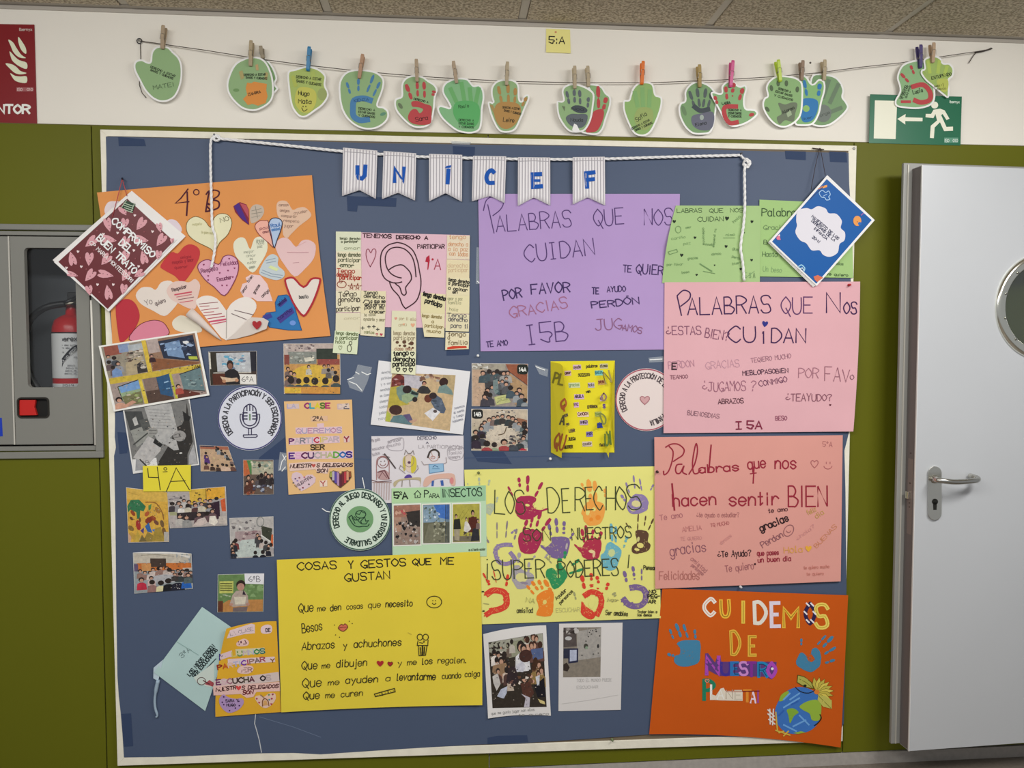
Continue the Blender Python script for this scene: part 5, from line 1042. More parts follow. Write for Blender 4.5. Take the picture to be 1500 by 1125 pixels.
# ------------------------------------------------------------------ blue booklet on a dark thread
k = K(960, 200, .2267)
bk = thing('booklet', 'blue booklet with a white cloud lettered MANIFIESTO DE LOS DERECHOS DE LA INFANCIA, hung aslant', 'booklet', P(1192, 420, .036))
for i in range(3): cut('page', k(1112-i*2, 250+i*3, 1418-i*3, 540, 1020+i*8, 972-i*3, 728+i*2, 686-i*3), .037+i*.0016, 'e4e0dc', bk, .0005)
cut('cover_sheet', k(1110, 250, 1418, 540, 1043, 965, 737, 678), .0425, 'ecebe8', bk, .0005)
cut('cover', k(1108, 275, 1398, 540, 1040, 950, 755, 678), .0433, '14569c', bk, .0004, m=mat('14569c', .5, spec=.2), label='bright blue cover')
p = Pen(lambda x, y: .0435)
p.poly(catmull(k(910, 540, 920, 480, 975, 462, 1010, 470, 1050, 450, 1100, 465, 1120, 495, 1170, 500, 1205, 545, 1198, 590, 1225, 620, 1222, 670, 1190, 695, 1178, 750, 1130, 777, 1085, 765, 1060, 735, 1010, 735, 975, 690, 935, 670, 905, 620, 915, 575), True), 'd2d0d8')
NV = '1c2244'
TX(p, k, 'MANIFIESTO DE LOS', 1008, 520, 1178, 668, 3.8, 1.25, NV, jit=0); TX(p, k, 'DERECHOS DE LA', 1008, 548, 1155, 678, 3.8, 1.25, NV, jit=0); TX(p, k, 'INFANCIA', 1023, 598, 1105, 668, 3.8, 1.25, NV, jit=0); TX(p, k, '20-N', 1012, 655, 1055, 688, 3.8, 1.3, NV, jit=0)
p.line(k(1060, 360, 1080, 348, 1100, 362, 1120, 352, 1130, 375, 1120, 390, 1128, 405, 1105, 410, 1095, 395, 1075, 392, 1062, 375), 1.1, '9cc0e8', closed=True, smooth=True).line(k(1085, 385, 1110, 372), .8, '9cc0e8')
(c1,) = k(1305, 545); p.ell(c1[0], c1[1], 6, 7.5, 'd9924c').ell(c1[0]+3.5, c1[1]+4, 2.6, 2.4, '1c62ac').ell(c1[0], c1[1]+1.4, .7, .7, '7a3a20')
p.poly(k(1075, 320, 1110, 312, 1110, 326, 1082, 335), 'e0984c').line(k(1055, 338, 1082, 322), 1.6, 'c07a60').poly(k(780, 655, 800, 632, 810, 668, 790, 668), 'd07088').poly(k(790, 640, 805, 630, 806, 645), 'e8c8d0')
p.poly(k(1022, 905, 1050, 895, 1085, 912, 1045, 940, 1030, 925), 'c86a4c').line(k(925, 840, 945, 830, 965, 850, 960, 870), 1.6, '8fc0d8', smooth=True).line(k(930, 855, 950, 848, 960, 865), 1.2, 'c8dce8').line(k(1330, 508, 1345, 495), 1.6, '8a5aa0')
p.line(k(1000, 405, 1090, 318), .8, '2a3050')
p.build('cover_print', bk, .5)
MB().tube([P(1200, 219, .03), P(1194, 245, .037), P(1188, 278, .0425)], .0009, 5).tube([P(1202, 219, .03), P(1206, 240, .038), P(1209, 257, .0425)], .0009, 5).tube([P(1201, 218, .0245), P(1201, 218, .034)], .003, 8).tube([P(1190, 217, .029), P(1207, 219, .029)], .0016, 6).build('thread', mat('3a2a28', .7), bk, True)
# ------------------------------------------------------------------ yellow handprint poster
s = Sheet('poster', 'pale yellow poster lettered LOS DERECHOS SON NUESTROS SUPER PODERES over many painted handprints', 'poster', [(680, 688), (964, 683), (968, 905.5), (690, 915)], 3.2, 'd9d67c', wave=.4, curl=[(960, 910, 50, 3)])
k = K(680, 670, .2); kb = K(690, 740, .1933)
MG = 'a02c50'; PU = '75608e'; OR = 'e0802c'; RD = 'cf4030'; LB = '6aaab8'
hp(s, k(380, 320, 400, 290, 460, 280, 520, 290, 525, 320, 500, 345, 520, 375, 560, 385, 605, 368, 612, 378, 570, 400, 540, 420, 500, 445, 440, 457, 400, 440, 375, 400), kf(k, [(322, 215, 355, 280, 3), (400, 150, 408, 215, 4.6), (466, 135, 465, 250, 5), (570, 185, 520, 285, 4.4)]), MG, holes=[(*k(463, 350)[0], 3.4, 2, 'd9d67c')], label='crimson handprint')
hp(s, k(400, 570, 430, 540, 500, 525, 560, 545, 575, 580, 550, 650, 520, 700, 460, 705, 415, 690, 398, 640), kf(k, [(460, 460, 435, 540, 5), (500, 440, 485, 510, 4), (560, 400, 530, 505, 5), (630, 450, 570, 535, 5)]), MG, label='crimson handprint')
hp(s, k(635, 590, 680, 580, 765, 590, 770, 650, 750, 720, 700, 742, 640, 730, 600, 690, 565, 660, 560, 640, 600, 655, 640, 620), kf(k, [(620, 490, 635, 570, 4.4), (672, 450, 682, 550, 5), (733, 470, 730, 530, 5), (728, 545, 730, 560, 5), (800, 555, 775, 595, 3.5)]), PU, holes=[(*k(750, 650)[0], 1.6, 5, 'b0a8a4')], label='purple handprint')
hp(s, None, kf(k, [(345, 555, 375, 530, 3)]), '8878a0', extra=[(k(340, 640, 290, 640, 240, 660, 230, 700, 250, 760, 300, 780, 355, 765, 370, 740, 340, 700), 6)], label='purple ring handprint')
hp(s, None, kf(k, [(240, 480, 240, 590, 2), (315, 470, 305, 585, 2.6), (385, 525, 368, 600, 3.4), (150, 570, 180, 625, 3.4)]), '857a80')
hp(s, k(860, 400, 900, 330, 960, 320, 1020, 340, 1030, 390, 1015, 450, 990, 490, 920, 500, 880, 470, 870, 430), kf(k, [(860, 190, 880, 240, 3.5), (910, 170, 930, 330, 7), (955, 180, 965, 320, 6), (1030, 230, 1035, 290, 4)]), 'e29c48', holes=[(*k(905, 400)[0], 3, 5, 'd9cf78'), (*k(950, 380)[0], 3, 3, 'd9cf78'), (*k(980, 440)[0], 4, 4, 'e08830'), (*k(930, 455)[0], 3, 3, 'e08830')], label='orange speckled handprint')
hp(s, k(870, 650, 900, 600, 950, 590, 1000, 610, 1000, 680, 980, 740, 930, 755, 870, 730, 855, 700, 810, 650, 812, 635, 850, 660), kf(k, [(862, 530, 880, 620, 5), (890, 500, 905, 600, 5), (945, 530, 935, 600, 4.4), (1005, 545, 985, 610, 5)]), 'a83048', holes=[(*k(935, 690)[0], 5, 2.4, 'd9c890'), (*k(950, 710)[0], 2, 5, 'd9b890')], label='dark red handprint')
hp(s, k(1040, 640, 1070, 620, 1110, 640, 1150, 680, 1140, 740, 1110, 815, 1050, 825, 1010, 790, 1000, 720, 1030, 690), kf(k, [(1075, 490, 1085, 610, 4.5), (1110, 510, 1110, 620, 4), (1195, 580, 1180, 620, 4.5), (1175, 640, 1168, 660, 3)]), LB, holes=[(*k(1080, 700)[0], 5, 6, 'c0cc90')], label='light blue handprint')
hp(s, k(1255, 540, 1320, 535, 1350, 560, 1345, 610, 1365, 640, 1350, 680, 1300, 700, 1250, 705, 1225, 680, 1240, 640, 1265, 620), kf(k, [(1275, 420, 1270, 530, 2), (1330, 430, 1320, 500, 2), (1385, 450, 1350, 530, 2.4), (1185, 480, 1210, 520, 1.6)]), '5a4030', holes=[(*k(1290, 645)[0], 5, 4, 'd9cf78'), (*k(1275, 600)[0], 2, 4, 'c8c080'), (*k(1265, 675)[0], 4, 2, 'd9cf78')], label='brown handprint')
hp(s, k(1205, 320, 1240, 275, 1300, 270, 1340, 300, 1350, 340, 1335, 390, 1280, 412, 1225, 415, 1195, 380, 1190, 350), kf(k, [(1240, 135, 1250, 225, 2.6), (1185, 185, 1210, 260, 2.6), (1285, 160, 1300, 240, 2.6), (1385, 200, 1365, 240, 2.6), (1150, 275, 1180, 320, 4)]), '8878a4', holes=[(*k(1260, 340)[0], 7, 5, 'd0c890'), (*k(1235, 385)[0], 4, 2, 'd0c890')], label='lilac handprint')
hp(s, k(600, 830, 640, 810, 680, 830, 670, 790, 700, 780, 740, 820, 755, 870, 730, 915, 690, 955, 650, 962, 620, 900, 600, 880), kf(k, [(740, 690, 735, 740, 5), (700, 740, 700, 790, 7), (840, 750, 790, 790, 4.5), (865, 820, 770, 850, 4)]), '2f8a55', holes=[(*k(690, 870)[0], 3, 3, 'a8c878')], label='green handprint')
hp(s, k(360, 800, 400, 790, 440, 830, 500, 850, 510, 900, 450, 960, 390, 960, 360, 920, 345, 860), kf(k, [(405, 700, 395, 770, 5), (475, 770, 470, 840, 4), (520, 720, 495, 750, 3), (610, 710, 590, 735, 3)]), 'a09aa0', holes=[(*k(420, 880)[0], 9, 7, 'cfcb88'), (*k(440, 920)[0], 6, 2, '8a8090')], label='faint lilac-grey handprint')
hp(s, None, kf(k, [(140, 850, 175, 920, 3), (172, 900, 184, 935, 5), (215, 830, 235, 915, 1.6), (320, 860, 308, 940, 4.5)]), RD, extra=[(k(170, 1000, 210, 975, 270, 980, 300, 1000, 312, 1050, 300, 1090, 250, 1115, 200, 1125), 9), (k(165, 1150, 215, 1120, 250, 1115), 8)], label='red ring handprint')
hp(s, k(545, 1000, 600, 970, 650, 985, 655, 1060, 650, 1130, 620, 1165, 530, 1155, 545, 1100, 530, 1040), kf(k, [(460, 940, 510, 1000, 4), (495, 910, 540, 970, 5), (545, 900, 575, 965, 5), (590, 900, 640, 990, 6)]), OR, holes=[(*k(590, 1060)[0], 3, 3.5, 'd9c870')], label='orange handprint')
hp(s, k(860, 1050, 890, 1090, 935, 1120, 960, 1150, 930, 1190, 860, 1150, 855, 1100), kf(k, [(862, 870, 880, 960, 6), (930, 850, 932, 900, 5), (932, 930, 934, 950, 6), (972, 870, 985, 920, 5), (1055, 920, 1040, 970, 5), (980, 955, 978, 965, 4)]), RD, extra=[(k(885, 1010, 930, 985, 985, 1000, 1005, 1040, 1000, 1090, 975, 1150), 8)], holes=[(*k(935, 1070)[0], 4.4, 8, 'd9d67c')], label='red-orange handprint')
hp(s, None, kf(k, [(1172, 835, 1190, 910, 5), (1235, 800, 1245, 870, 4.6), (1248, 885, 1248, 895, 3), (1300, 820, 1300, 900, 2.4)]), PU, extra=[(k(1225, 955, 1260, 950, 1310, 965, 1330, 1000, 1325, 1050, 1290, 1085, 1240, 1090, 1200, 1075, 1170, 1040), 8.5)], label='purple curled handprint')
hp(s, None, kf(k, [(108, 150, 112, 200, 3), (185, 165, 178, 205, 3), (245, 290, 235, 330, 3), (25, 190, 28, 200, 2)]), 'a9b49c', extra=[(k(160, 370, 200, 360, 180, 400), 9)], label='faint blue-grey handprint')
hp(s, None, kf(kb, [(565, 390, 610, 440, 2.6), (600, 380, 590, 420, 2.6), (780, 660, 795, 715, 3), (1080, 665, 1095, 690, 6)]), '9a9a6c')
p = s.pen(up=.7); LK = '3c4428'
p.line(k(225, 240, 222, 410, 298, 416), 1.5, LK); TX(p, k, 'O', 310, 415, 370, 410, 33, 1.5, LK, jit=0); TX(p, k, 'S', 378, 415, 448, 410, 34, 1.5, LK, jit=0)
for t, x0, x1, y, y2, h in (('D', 615, 698, 405, 400, 36), ('E', 722, 775, 405, 402, 35), ('R', 812, 882, 392, 392, 34), ('E', 895, 945, 385, 382, 33), ('C', 955, 1015, 382, 380, 33), ('H', 1040, 1108, 384, 384, 34), ('O', 1130, 1195, 388, 378, 34), ('S', 1205, 1300, 385, 375, 36)): TX(p, k, t, x0, y, x1, y2, h, 1.6, LK, jit=0)
TX(p, k, 'SON', 432, 612, 632, 610, 18, 1.5, LK, jit=.1); TX(p, k, 'NUESTROS', 790, 605, 1225, 588, 17, 1.5, LK, jit=.15)
p.line(k(170, 780, 168, 895), 1.5, LK).ell(*k(168, 748)[0], 1, 1, LK); TX(p, k, 'SUPER', 205, 895, 590, 880, 27, 1.6, LK, jit=.12); TX(p, k, 'PODERES', 690, 880, 1130, 862, 24, 1.6, LK, jit=.1); p.line(k(1208, 715, 1200, 808), 1.4, LK)
BK = '2c2a1e'
TX(p, kb, 'amistad', 350, 200+0, 468, 195, 6, 1, BK) if 0 else None
TX(p, kb, 'amisTad', 348, 815, 468, 815, 7, 1.1, BK); TX(p, kb, 'Ayudar', 650, 718, 725, 650, 5, 1.1, BK); TX(p, kb, 'personas', 678, 752, 775, 655, 4.5, 1, BK); TX(p, kb, 'ESCUCHAR', 645, 812, 825, 805, 6, .7, 'b0ae78')
TX(p, kb, 'Ser amables', 1020, 830, 1188, 840, 6.5, 1.1, BK); TX(p, kb, 'NO', 1350, 668, 1400, 668, 5, 1.6, BK); TX(p, kb, 'PEG-', 1340, 705, 1435, 702, 5.4, 1.6, BK); TX(p, kb, 'AR', 1343, 742, 1398, 745, 5, 1.5, BK)
TX(p, kb, 'Pensar', 1308, 488, 1400, 490, 6, 1.2, BK); TX(p, kb, 'Tratar bien a', 1262, 818, 1410, 816, 3.6, .9, BK); TX(p, kb, 'los demas', 1262, 840, 1370, 842, 3.6, .9, BK); TX(p, kb, 'jugar', 1032, 722, 1115, 732, 4, .7, '8a8860'); TX(p, kb, 'NA', 415, 735, 480, 745, 7, .8, '8a8c58')
for x, y in ((90, 655), (95, 802)): (a,) = kb(x, y); p.ell(a[0], a[1], 2, 1, BK)
p.line(kb(95, 745, 135, 750), .8, '8a8860')
p.build('lettering', s.root)

# ------------------------------------------------------------------ yellow poster of things I like
s = Sheet('poster', 'bright yellow poster titled COSAS Y GESTOS QUE ME GUSTAN in black marker', 'poster', [(405.5, 820), (703, 808), (706.5, 1033), (412, 1043.5)], 7, 'd8c43e', bulge=(0, 1, -2, 0), wave=.4, curl=[(706, 1033, 50, 6)])
k = K(400, 800, .2222); p = s.pen(); BK = '2b281a'
TX(p, k, 'COSAS', 162, 158, 418, 148, 11, 1.7, BK, jit=.1); TX(p, k, 'Y', 498, 148, 530, 146, 11, 1.7, BK, jit=.1); TX(p, k, 'GESTOS', 582, 145, 875, 128, 11, 1.7, BK, jit=.1); TX(p, k, 'QUE', 922, 125, 1042, 122, 9, 1.7, BK, jit=.1); TX(p, k, 'ME', 1105, 120, 1190, 120, 10, 1.7, BK, jit=.1); TX(p, k, 'GUSTAN', 475, 232, 770, 215, 11, 1.6, BK, jit=.15)
for t, x0, y0, x1, y1, h in (('Que', 170, 438, 265, 428, 13), ('me', 292, 430, 345, 425, 8), ('den', 378, 428, 448, 420, 9), ('cosas', 485, 418, 592, 410, 8), ('que', 628, 408, 708, 402, 8.5), ('necesito', 742, 402, 918, 395, 9),
    ('Besos', 192, 572, 325, 552, 13), ('Abrazos', 190, 685, 405, 672, 11), ('y', 463, 675, 487, 673, 9), ('achuchones', 533, 668, 845, 655, 10.5),
    ('Que', 190, 815, 290, 808, 12), ('me', 322, 808, 375, 802, 8), ('dibujen', 418, 800, 618, 788, 10.5), ('y', 822, 790, 848, 788, 8), ('me', 885, 785, 945, 780, 8), ('los', 982, 780, 1050, 775, 9), ('regalen', 1085, 772, 1260, 770, 8.5),
    ('Que', 195, 935, 318, 922, 13), ('me', 362, 918, 435, 912, 8), ('ayuden', 478, 905, 690, 895, 9.5), ('a', 742, 890, 772, 888, 8), ('levantarme', 815, 885, 1070, 880, 10), ('cuando', 1115, 875, 1238, 868, 8), ('caiga', 1265, 862, 1362, 858, 8),
    ('Que', 200, 1012, 305, 1005, 11), ('me', 345, 1002, 405, 998, 8), ('curen', 448, 995, 590, 985, 8.5)):
    TX(p, k, t, x0, y0, x1, y1, h, 1.25, BK, jit=.12, slant=.12)
p.ell(*k(1268, 768)[0], .9, .9, BK)
(a,) = k(1062, 368); p.ring(a[0], a[1], 11, 8.6, 1.1, BK).ring(a[0], a[1]+1, 2.6, 2.6, 1, BK, 0, 8, 10, 170).ell(a[0]-2, a[1]-2, .6, .8, BK).ell(a[0]+2, a[1]-2, .6, .8, BK)
p.poly(catmull(k(430, 540, 450, 515, 462, 522, 475, 512, 492, 532, 475, 555, 455, 560), True), 'c86a50').line(k(430, 540, 450, 515, 462, 522, 475, 512, 492, 532, 475, 555, 455, 560), 1.1, '6a3020', closed=True, smooth=True).line(k(435, 540, 460, 535, 488, 534), .9, '6a3020')
for x, y in ((405, 520), (522, 510), (503, 495), (412, 585), (438, 600)): p.ell(*k(x, y)[0], .8, .8, BK, 0, 6)
p.heart(*k(706, 775)[0], 10.5, 9, 'a3282c', 0).heart(*k(772, 778)[0], 7.5, 6.5, 'a3282c', 0, '4a1818', .7)
p.ring(*k(968, 600)[0], 4, 4.4, 1.1, BK).ring(*k(1006, 600)[0], 4, 4.4, 1.1, BK).line(k(955, 625, 950, 655, 1020, 655, 1022, 620), 1.1, BK).line(k(958, 658, 962, 722, 1005, 720, 1015, 655), 1.1, BK).line(k(985, 660, 985, 718), 2, BK).line(k(970, 668, 975, 715), 1.4, BK).line(k(998, 665, 995, 712), 1.6, BK).line(k(965, 635, 985, 640, 1000, 630, 990, 625), 1, BK)
p.line(k(668, 975, 800, 938, 805, 960, 675, 992), 1.3, BK, closed=True).line(k(715, 962, 722, 985), 1, BK).line(k(755, 950, 762, 972), 1, BK)
for x in range(685, 800, 18): p.ell(*k(x, 984-(x-680)*.27)[0], .6, .6, BK, 0, 5)
p.line(k(890, 570, 912, 582), .8, 'b0a040')
p.build('handwriting', s.root)

# ------------------------------------------------------------------ pink ear poster with sticky notes
s = Sheet('poster', 'pink poster with a large drawn ear lettered TENEMOS DERECHO A PARTICIPAR', 'poster', [(492, 339.5), (688, 344.5), (686, 481), (492, 478)], 2.5, 'd4b0bc')
k = K(480, 330, .14667); p = s.pen(); EK = '3a2028'
TX(p, k, 'TENEMOS', 350, 120, 635, 130, 5.6, 1.8, EK, jit=.15); TX(p, k, 'DERECHO', 685, 135, 920, 138, 5, 1.8, EK, jit=.15); TX(p, k, 'A', 968, 142, 1000, 142, 4.6, 1.8, EK, jit=.1); TX(p, k, 'PARTICIPAR', 898, 232, 1165, 232, 6, 1.5, EK, jit=.2)
(a,) = k(433, 325); p.line(k(425, 415, 395, 350, 383, 290, 390, 245, 410, 240, 430, 275, 450, 240, 475, 240, 482, 275, 465, 340, 425, 415), 1.1, '8a4050', smooth=True)
p.poly(k(975, 365, 985, 320, 1015, 298, 1020, 350, 1005, 440, 995, 445, 1000, 370), 'a82038').ell(*k(1048, 340)[0], 1.6, 1.6, 'a82038'); TX(p, k, 'A', 1065, 440, 1128, 442, 15, 1.3, '9a2840', jit=0)
for pts in ((690, 172, 610, 195, 550, 250, 528, 330, 535, 450, 570, 530, 640, 570, 700, 575, 740, 565), (690, 170, 770, 190, 850, 250, 895, 350, 915, 450, 932, 560, 920, 670, 880, 760, 790, 825, 775, 828, 745, 790, 712, 710, 650, 640, 625, 590, 618, 560),
            (735, 525, 690, 515, 630, 480, 590, 420, 575, 330, 595, 265, 640, 228, 710, 220, 780, 245, 840, 310, 870, 400, 882, 515), (610, 445, 670, 408, 740, 395, 790, 430, 828, 480, 835, 540, 800, 590, 778, 625, 785, 675, 765, 698, 740, 680, 720, 620, 690, 595, 668, 572)):
    p.line(k(*pts), 1.7, EK, smooth=True)
p.build('handwriting', s.root)
NY = 'd9d2b6'; NG = 'd0d4ba'; NP = 'd9cab4'
def note(label, q, col, lvl, marks, curl=()):
    s_ = Sheet('sticky_note', label, 'sticky note', q, lvl, col, 'sticky notes on and below the ear poster', n=8, curl=curl)
    p_ = s_.pen(); marks(p_); p_.build('handwriting', s_.root); return s_
A5 = K(480, 420, .14667)
def W(p_, kk, rows, h, wd, c, **kw):
    for t, x0, y0, x1, y1 in rows: TX(p_, kk, t, x0, y0, x1, y1, h, wd, c, jit=.35)
note('top sticky note of the left column, greenish, signed with a line', k(82, 62, 334, 66, 332, 262, 82, 262), NG, 4, lambda p_: (W(p_, k, [('tengo derecho', 120, 140, 325, 145), ('a participar', 135, 175, 300, 172)], 3.4, .9, '4a5038'), W(p_, k, [('amar', 165, 240, 320, 240)], 4, .7, '7a8060')))
note('sticky note second from the top of the left column, green writing', k(84, 262, 335, 262, 334, 436, 84, 436), NY, 4.2, lambda p_: (W(p_, k, [('tengo derecho', 100, 310, 328, 312), ('participar', 105, 362, 325, 368), ('amor', 125, 415, 260, 420)], 5.6, 1.1, '4c5238'), p_.line(k(115, 405, 160, 390, 260, 400), .8, '4c5238')))
note('sticky note with red writing and two stars in the left column', k(84, 436, 338, 436, 336, 655, 84, 655), NP, 4.4, lambda p_: (W(p_, k, [('Tengo', 92, 470, 270, 478), ('derecho a', 92, 510, 240, 512), ('participar', 120, 540, 333, 545)], 6, 1.4, 'a03020'), p_.ring(*k(140, 590)[0], 6.6, 5, 1.1, '8a4030'), p_.line(k(118, 570, 150, 560, 130, 580), .9, '8a4030'), [p_.line(k(x, 580, x+12, 640, x-38, 600, x+38, 600, x-20, 642, x, 580), 1.1, '8a4030') for x in (240, 300)]))
note('sticky note with large loose writing in the middle of the left column', k(82, 655, 332, 655, 328, 868, 82, 868), NY, 4.1, lambda p_: (W(p_, k, [('Tengo', 110, 715, 290, 705), ('derecho', 105, 765, 322, 762), ('a', 105, 800, 130, 800), ('participar', 88, 860, 322, 850)], 7, 1.2, '40362c'), p_.ring(*k(190, 672)[0], 3, 2.6, .9, '40362c'), p_.ring(*k(302, 745)[0], 2.6, 3, .9, '40362c')))
note('nearly blank sticky note low in the left column', A5(82, 262, 328, 262, 322, 470, 78, 462), 'd4ceb2', 3.9, lambda p_: W(p_, A5, [('amor', 165, 330, 320, 325)], 4, .6, 'b0a888'))
note('green tinted sticky note at the foot of the left column', A5(72, 438, 312, 450, 293, 676, 50, 660), 'cfd8b8', 5, lambda p_: (W(p_, A5, [('tengo derecho', 80, 475, 300, 490), ('a participar', 80, 525, 298, 530), ('hola', 80, 565, 170, 565)], 5, 1, '5c6840'), p_.heart(*A5(126, 610)[0], 5, 6, None, 0, '8a9070', .8), p_.ring(*A5(216, 615)[0], 3, 5.2, 1, '4a4a38'), p_.ring(*A5(228, 562)[0], 2, 2.4, .9, '4a4a38')), [(50, 520, 0.1, 0)])
note('upper sticky note of the second column, crowded with black writing', k(334, 652, 582, 658, 578, 885, 328, 882), 'd8cfac', 4.7, lambda p_: (W(p_, k, [('Tengo', 362, 690, 500, 688), ('derecho', 362, 720, 568, 735), ('a que me', 430, 775, 575, 775), ('quieran', 370, 805, 570, 810), ('para mi', 370, 835, 565, 840), ('crecer', 418, 875, 568, 882)], 5, 1.2, '2c2a28'), p_.line(k(355, 775, 375, 745, 410, 750, 420, 775, 400, 800, 375, 795), 1.2, '2c2a28')))
note('lower sticky note of the second column with small stars and a red heart', A5(330, 268, 576, 272, 566, 502, 326, 484), NY, 4.5, lambda p_: (W(p_, A5, [('te cuido', 365, 295, 480, 290), ('ayudarte y amar', 358, 335, 570, 345)], 4.4, .8, '8a8468'), W(p_, A5, [('carlos', 365, 465, 465, 470)], 4.4, .8, '7a8050'), [p_.line(A5(x-15, y, x+15, y), 1.1, '3a3a34').line(A5(x, y-14, x, y+14), 1.1, '3a3a34') for x, y in ((350, 412), (412, 400), (462, 398), (500, 425))], p_.heart(*A5(535, 478)[0], 4.4, 4, 'b04050').heart(*A5(492, 475)[0], 3, 3, None, 0, 'b04050', .7)), [(570, 500, 30, 4)])
note('top sticky note of the centre column with faint hearts', A5(642, 238, 885, 246, 882, 440, 636, 440), 'd4d2b4', 4.6, lambda p_: (W(p_, A5, [('por ti ella', 715, 330, 880, 340), ('ama', 710, 395, 790, 390)], 4.4, .8, 'b0a080'), p_.heart(*A5(680, 318)[0], 4, 4.4, 'd09080').heart(*A5(850, 385)[0], 6, 6, 'd8a080').heart(*A5(760, 375)[0], 3, 3, 'd8a080')))
note('middle sticky note of the centre column with brown dots', A5(636, 438, 884, 440, 882, 645, 636, 642), 'd8d2b4', 5, lambda p_: (W(p_, A5, [('tengo derecho', 655, 480, 870, 485), ('participar', 660, 530, 870, 535)], 6, .9, '8a7c60'), W(p_, A5, [('clase amor', 670, 635, 850, 635)], 5, .9, 'a07860'), [p_.ell(*A5(x, y)[0], r_, r_*.9, '5c4030') for x, y, r_ in ((695, 555, 2.4), (765, 552, 3), (838, 565, 3.2), (720, 588, 1.6), (770, 590, 2.4), (815, 570, 1.4), (850, 610, 1.6), (815, 605, 1.4))]))
note('bottom sticky note of the centre column in bold black writing, overlapping a photo sheet', A5(636, 640, 882, 645, 876, 880, 634, 866), 'd8dab8', 10, lambda p_: (W(p_, A5, [('tengo', 660, 690, 808, 680), ('derecho', 655, 740, 870, 748), ('participo', 652, 795, 870, 790)], 6.6, 1.9, '1e1e1a'), [p_.heart(*A5(x, y)[0], 5.5, 5.5, None, 0, '1e1e1a', 1.3) for x, y in ((845, 672), (702, 828), (770, 832), (830, 832))]))
note('sticky note in bold black writing left of the right column', k(932, 672, 1178, 690, 1170, 885, 930, 875), 'd6ceA4'.lower(), 4.7, lambda p_: W(p_, k, [('tengo derecho', 950, 700, 1172, 755), ('participo', 970, 770, 1135, 820)], 6.4, 1.9, '1c1c18'))
note('curled sticky note hanging low beside the right column', A5(930, 262, 1170, 270, 1164, 508, 965, 500), 'd8d0ac', 4.4, lambda p_: W(p_, A5, [('tengo derecho', 940, 300, 1138, 320), ('a', 1040, 362, 1060, 362), ('participar', 970, 400, 1150, 420), ('mucho', 990, 455, 1130, 465)], 4.6, 1.1, '8a7a4c'), [(935, 500, 0.1, 0), (622, 494, 26, 6)])
note('top sticky note of the right column in faint orange writing', k(1192, 98, 1420, 104, 1416, 345, 1190, 336), 'd9ccb4', 4.2, lambda p_: W(p_, k, [('tengo', 1215, 135, 1380, 135), ('derecho a', 1205, 205, 1400, 210), ('a la paz', 1205, 255, 1400, 260), ('con todos', 1215, 300, 1400, 310)], 6, .9, 'c8936c'), [(688, 345, 26, 4)])
note('pale sticky note second from the top of the right column', k(1188, 340, 1416, 350, 1414, 530, 1186, 525), 'd8cca8', 4.4, lambda p_: W(p_, k, [('derecho', 1200, 420, 1400, 420), ('participar', 1205, 465, 1400, 465)], 6, .7, 'c4a888'))
note('sticky note with slanted black writing in the middle of the right column', k(1186, 520, 1418, 530, 1416, 705, 1184, 700), 'd8cfac', 4.6, lambda p_: W(p_, k, [('tengo derecho', 1205, 555, 1412, 585), ('a participar', 1205, 590, 1410, 620), ('a opinar', 1205, 640, 1390, 665), ('en', 1250, 680, 1295, 680)], 5, 1.3, '2c2a24'))
note('pale yellow sticky note low in the right column', k(1184, 700, 1416, 705, 1414, 885, 1180, 880), 'd8d0a8', 4.2, lambda p_: W(p_, k, [('amor y paz', 1200, 745, 1345, 750), ('familia', 1200, 785, 1330, 790), ('hola', 1215, 850, 1300, 860)], 4.6, .8, '9a9a78'))
note('sticky note in grey-blue writing near the foot of the right column', k(1180, 882, 1414, 890, 1410, 1062, 1176, 1055), 'd6ceac', 4.5, lambda p_: W(p_, k, [('Tengo', 1195, 915, 1385, 920), ('derecho', 1205, 955, 1395, 965), ('para ti', 1230, 1020, 1400, 1030)], 6, 1.1, '4c4c54'))
note('sticky note with a red underline at the foot of the right column', A5(1178, 452, 1412, 462, 1408, 622, 1174, 632), 'd9d0b0', 4.9, lambda p_: (W(p_, A5, [('tengo', 1205, 490, 1380, 495), ('a', 1200, 525, 1220, 525), ('familia', 1205, 580, 1395, 575)], 6, 1.1, '6a5a3c'), p_.poly(A5(1195, 605, 1250, 592, 1385, 592, 1390, 612, 1300, 616, 1195, 625), 'c04028')))

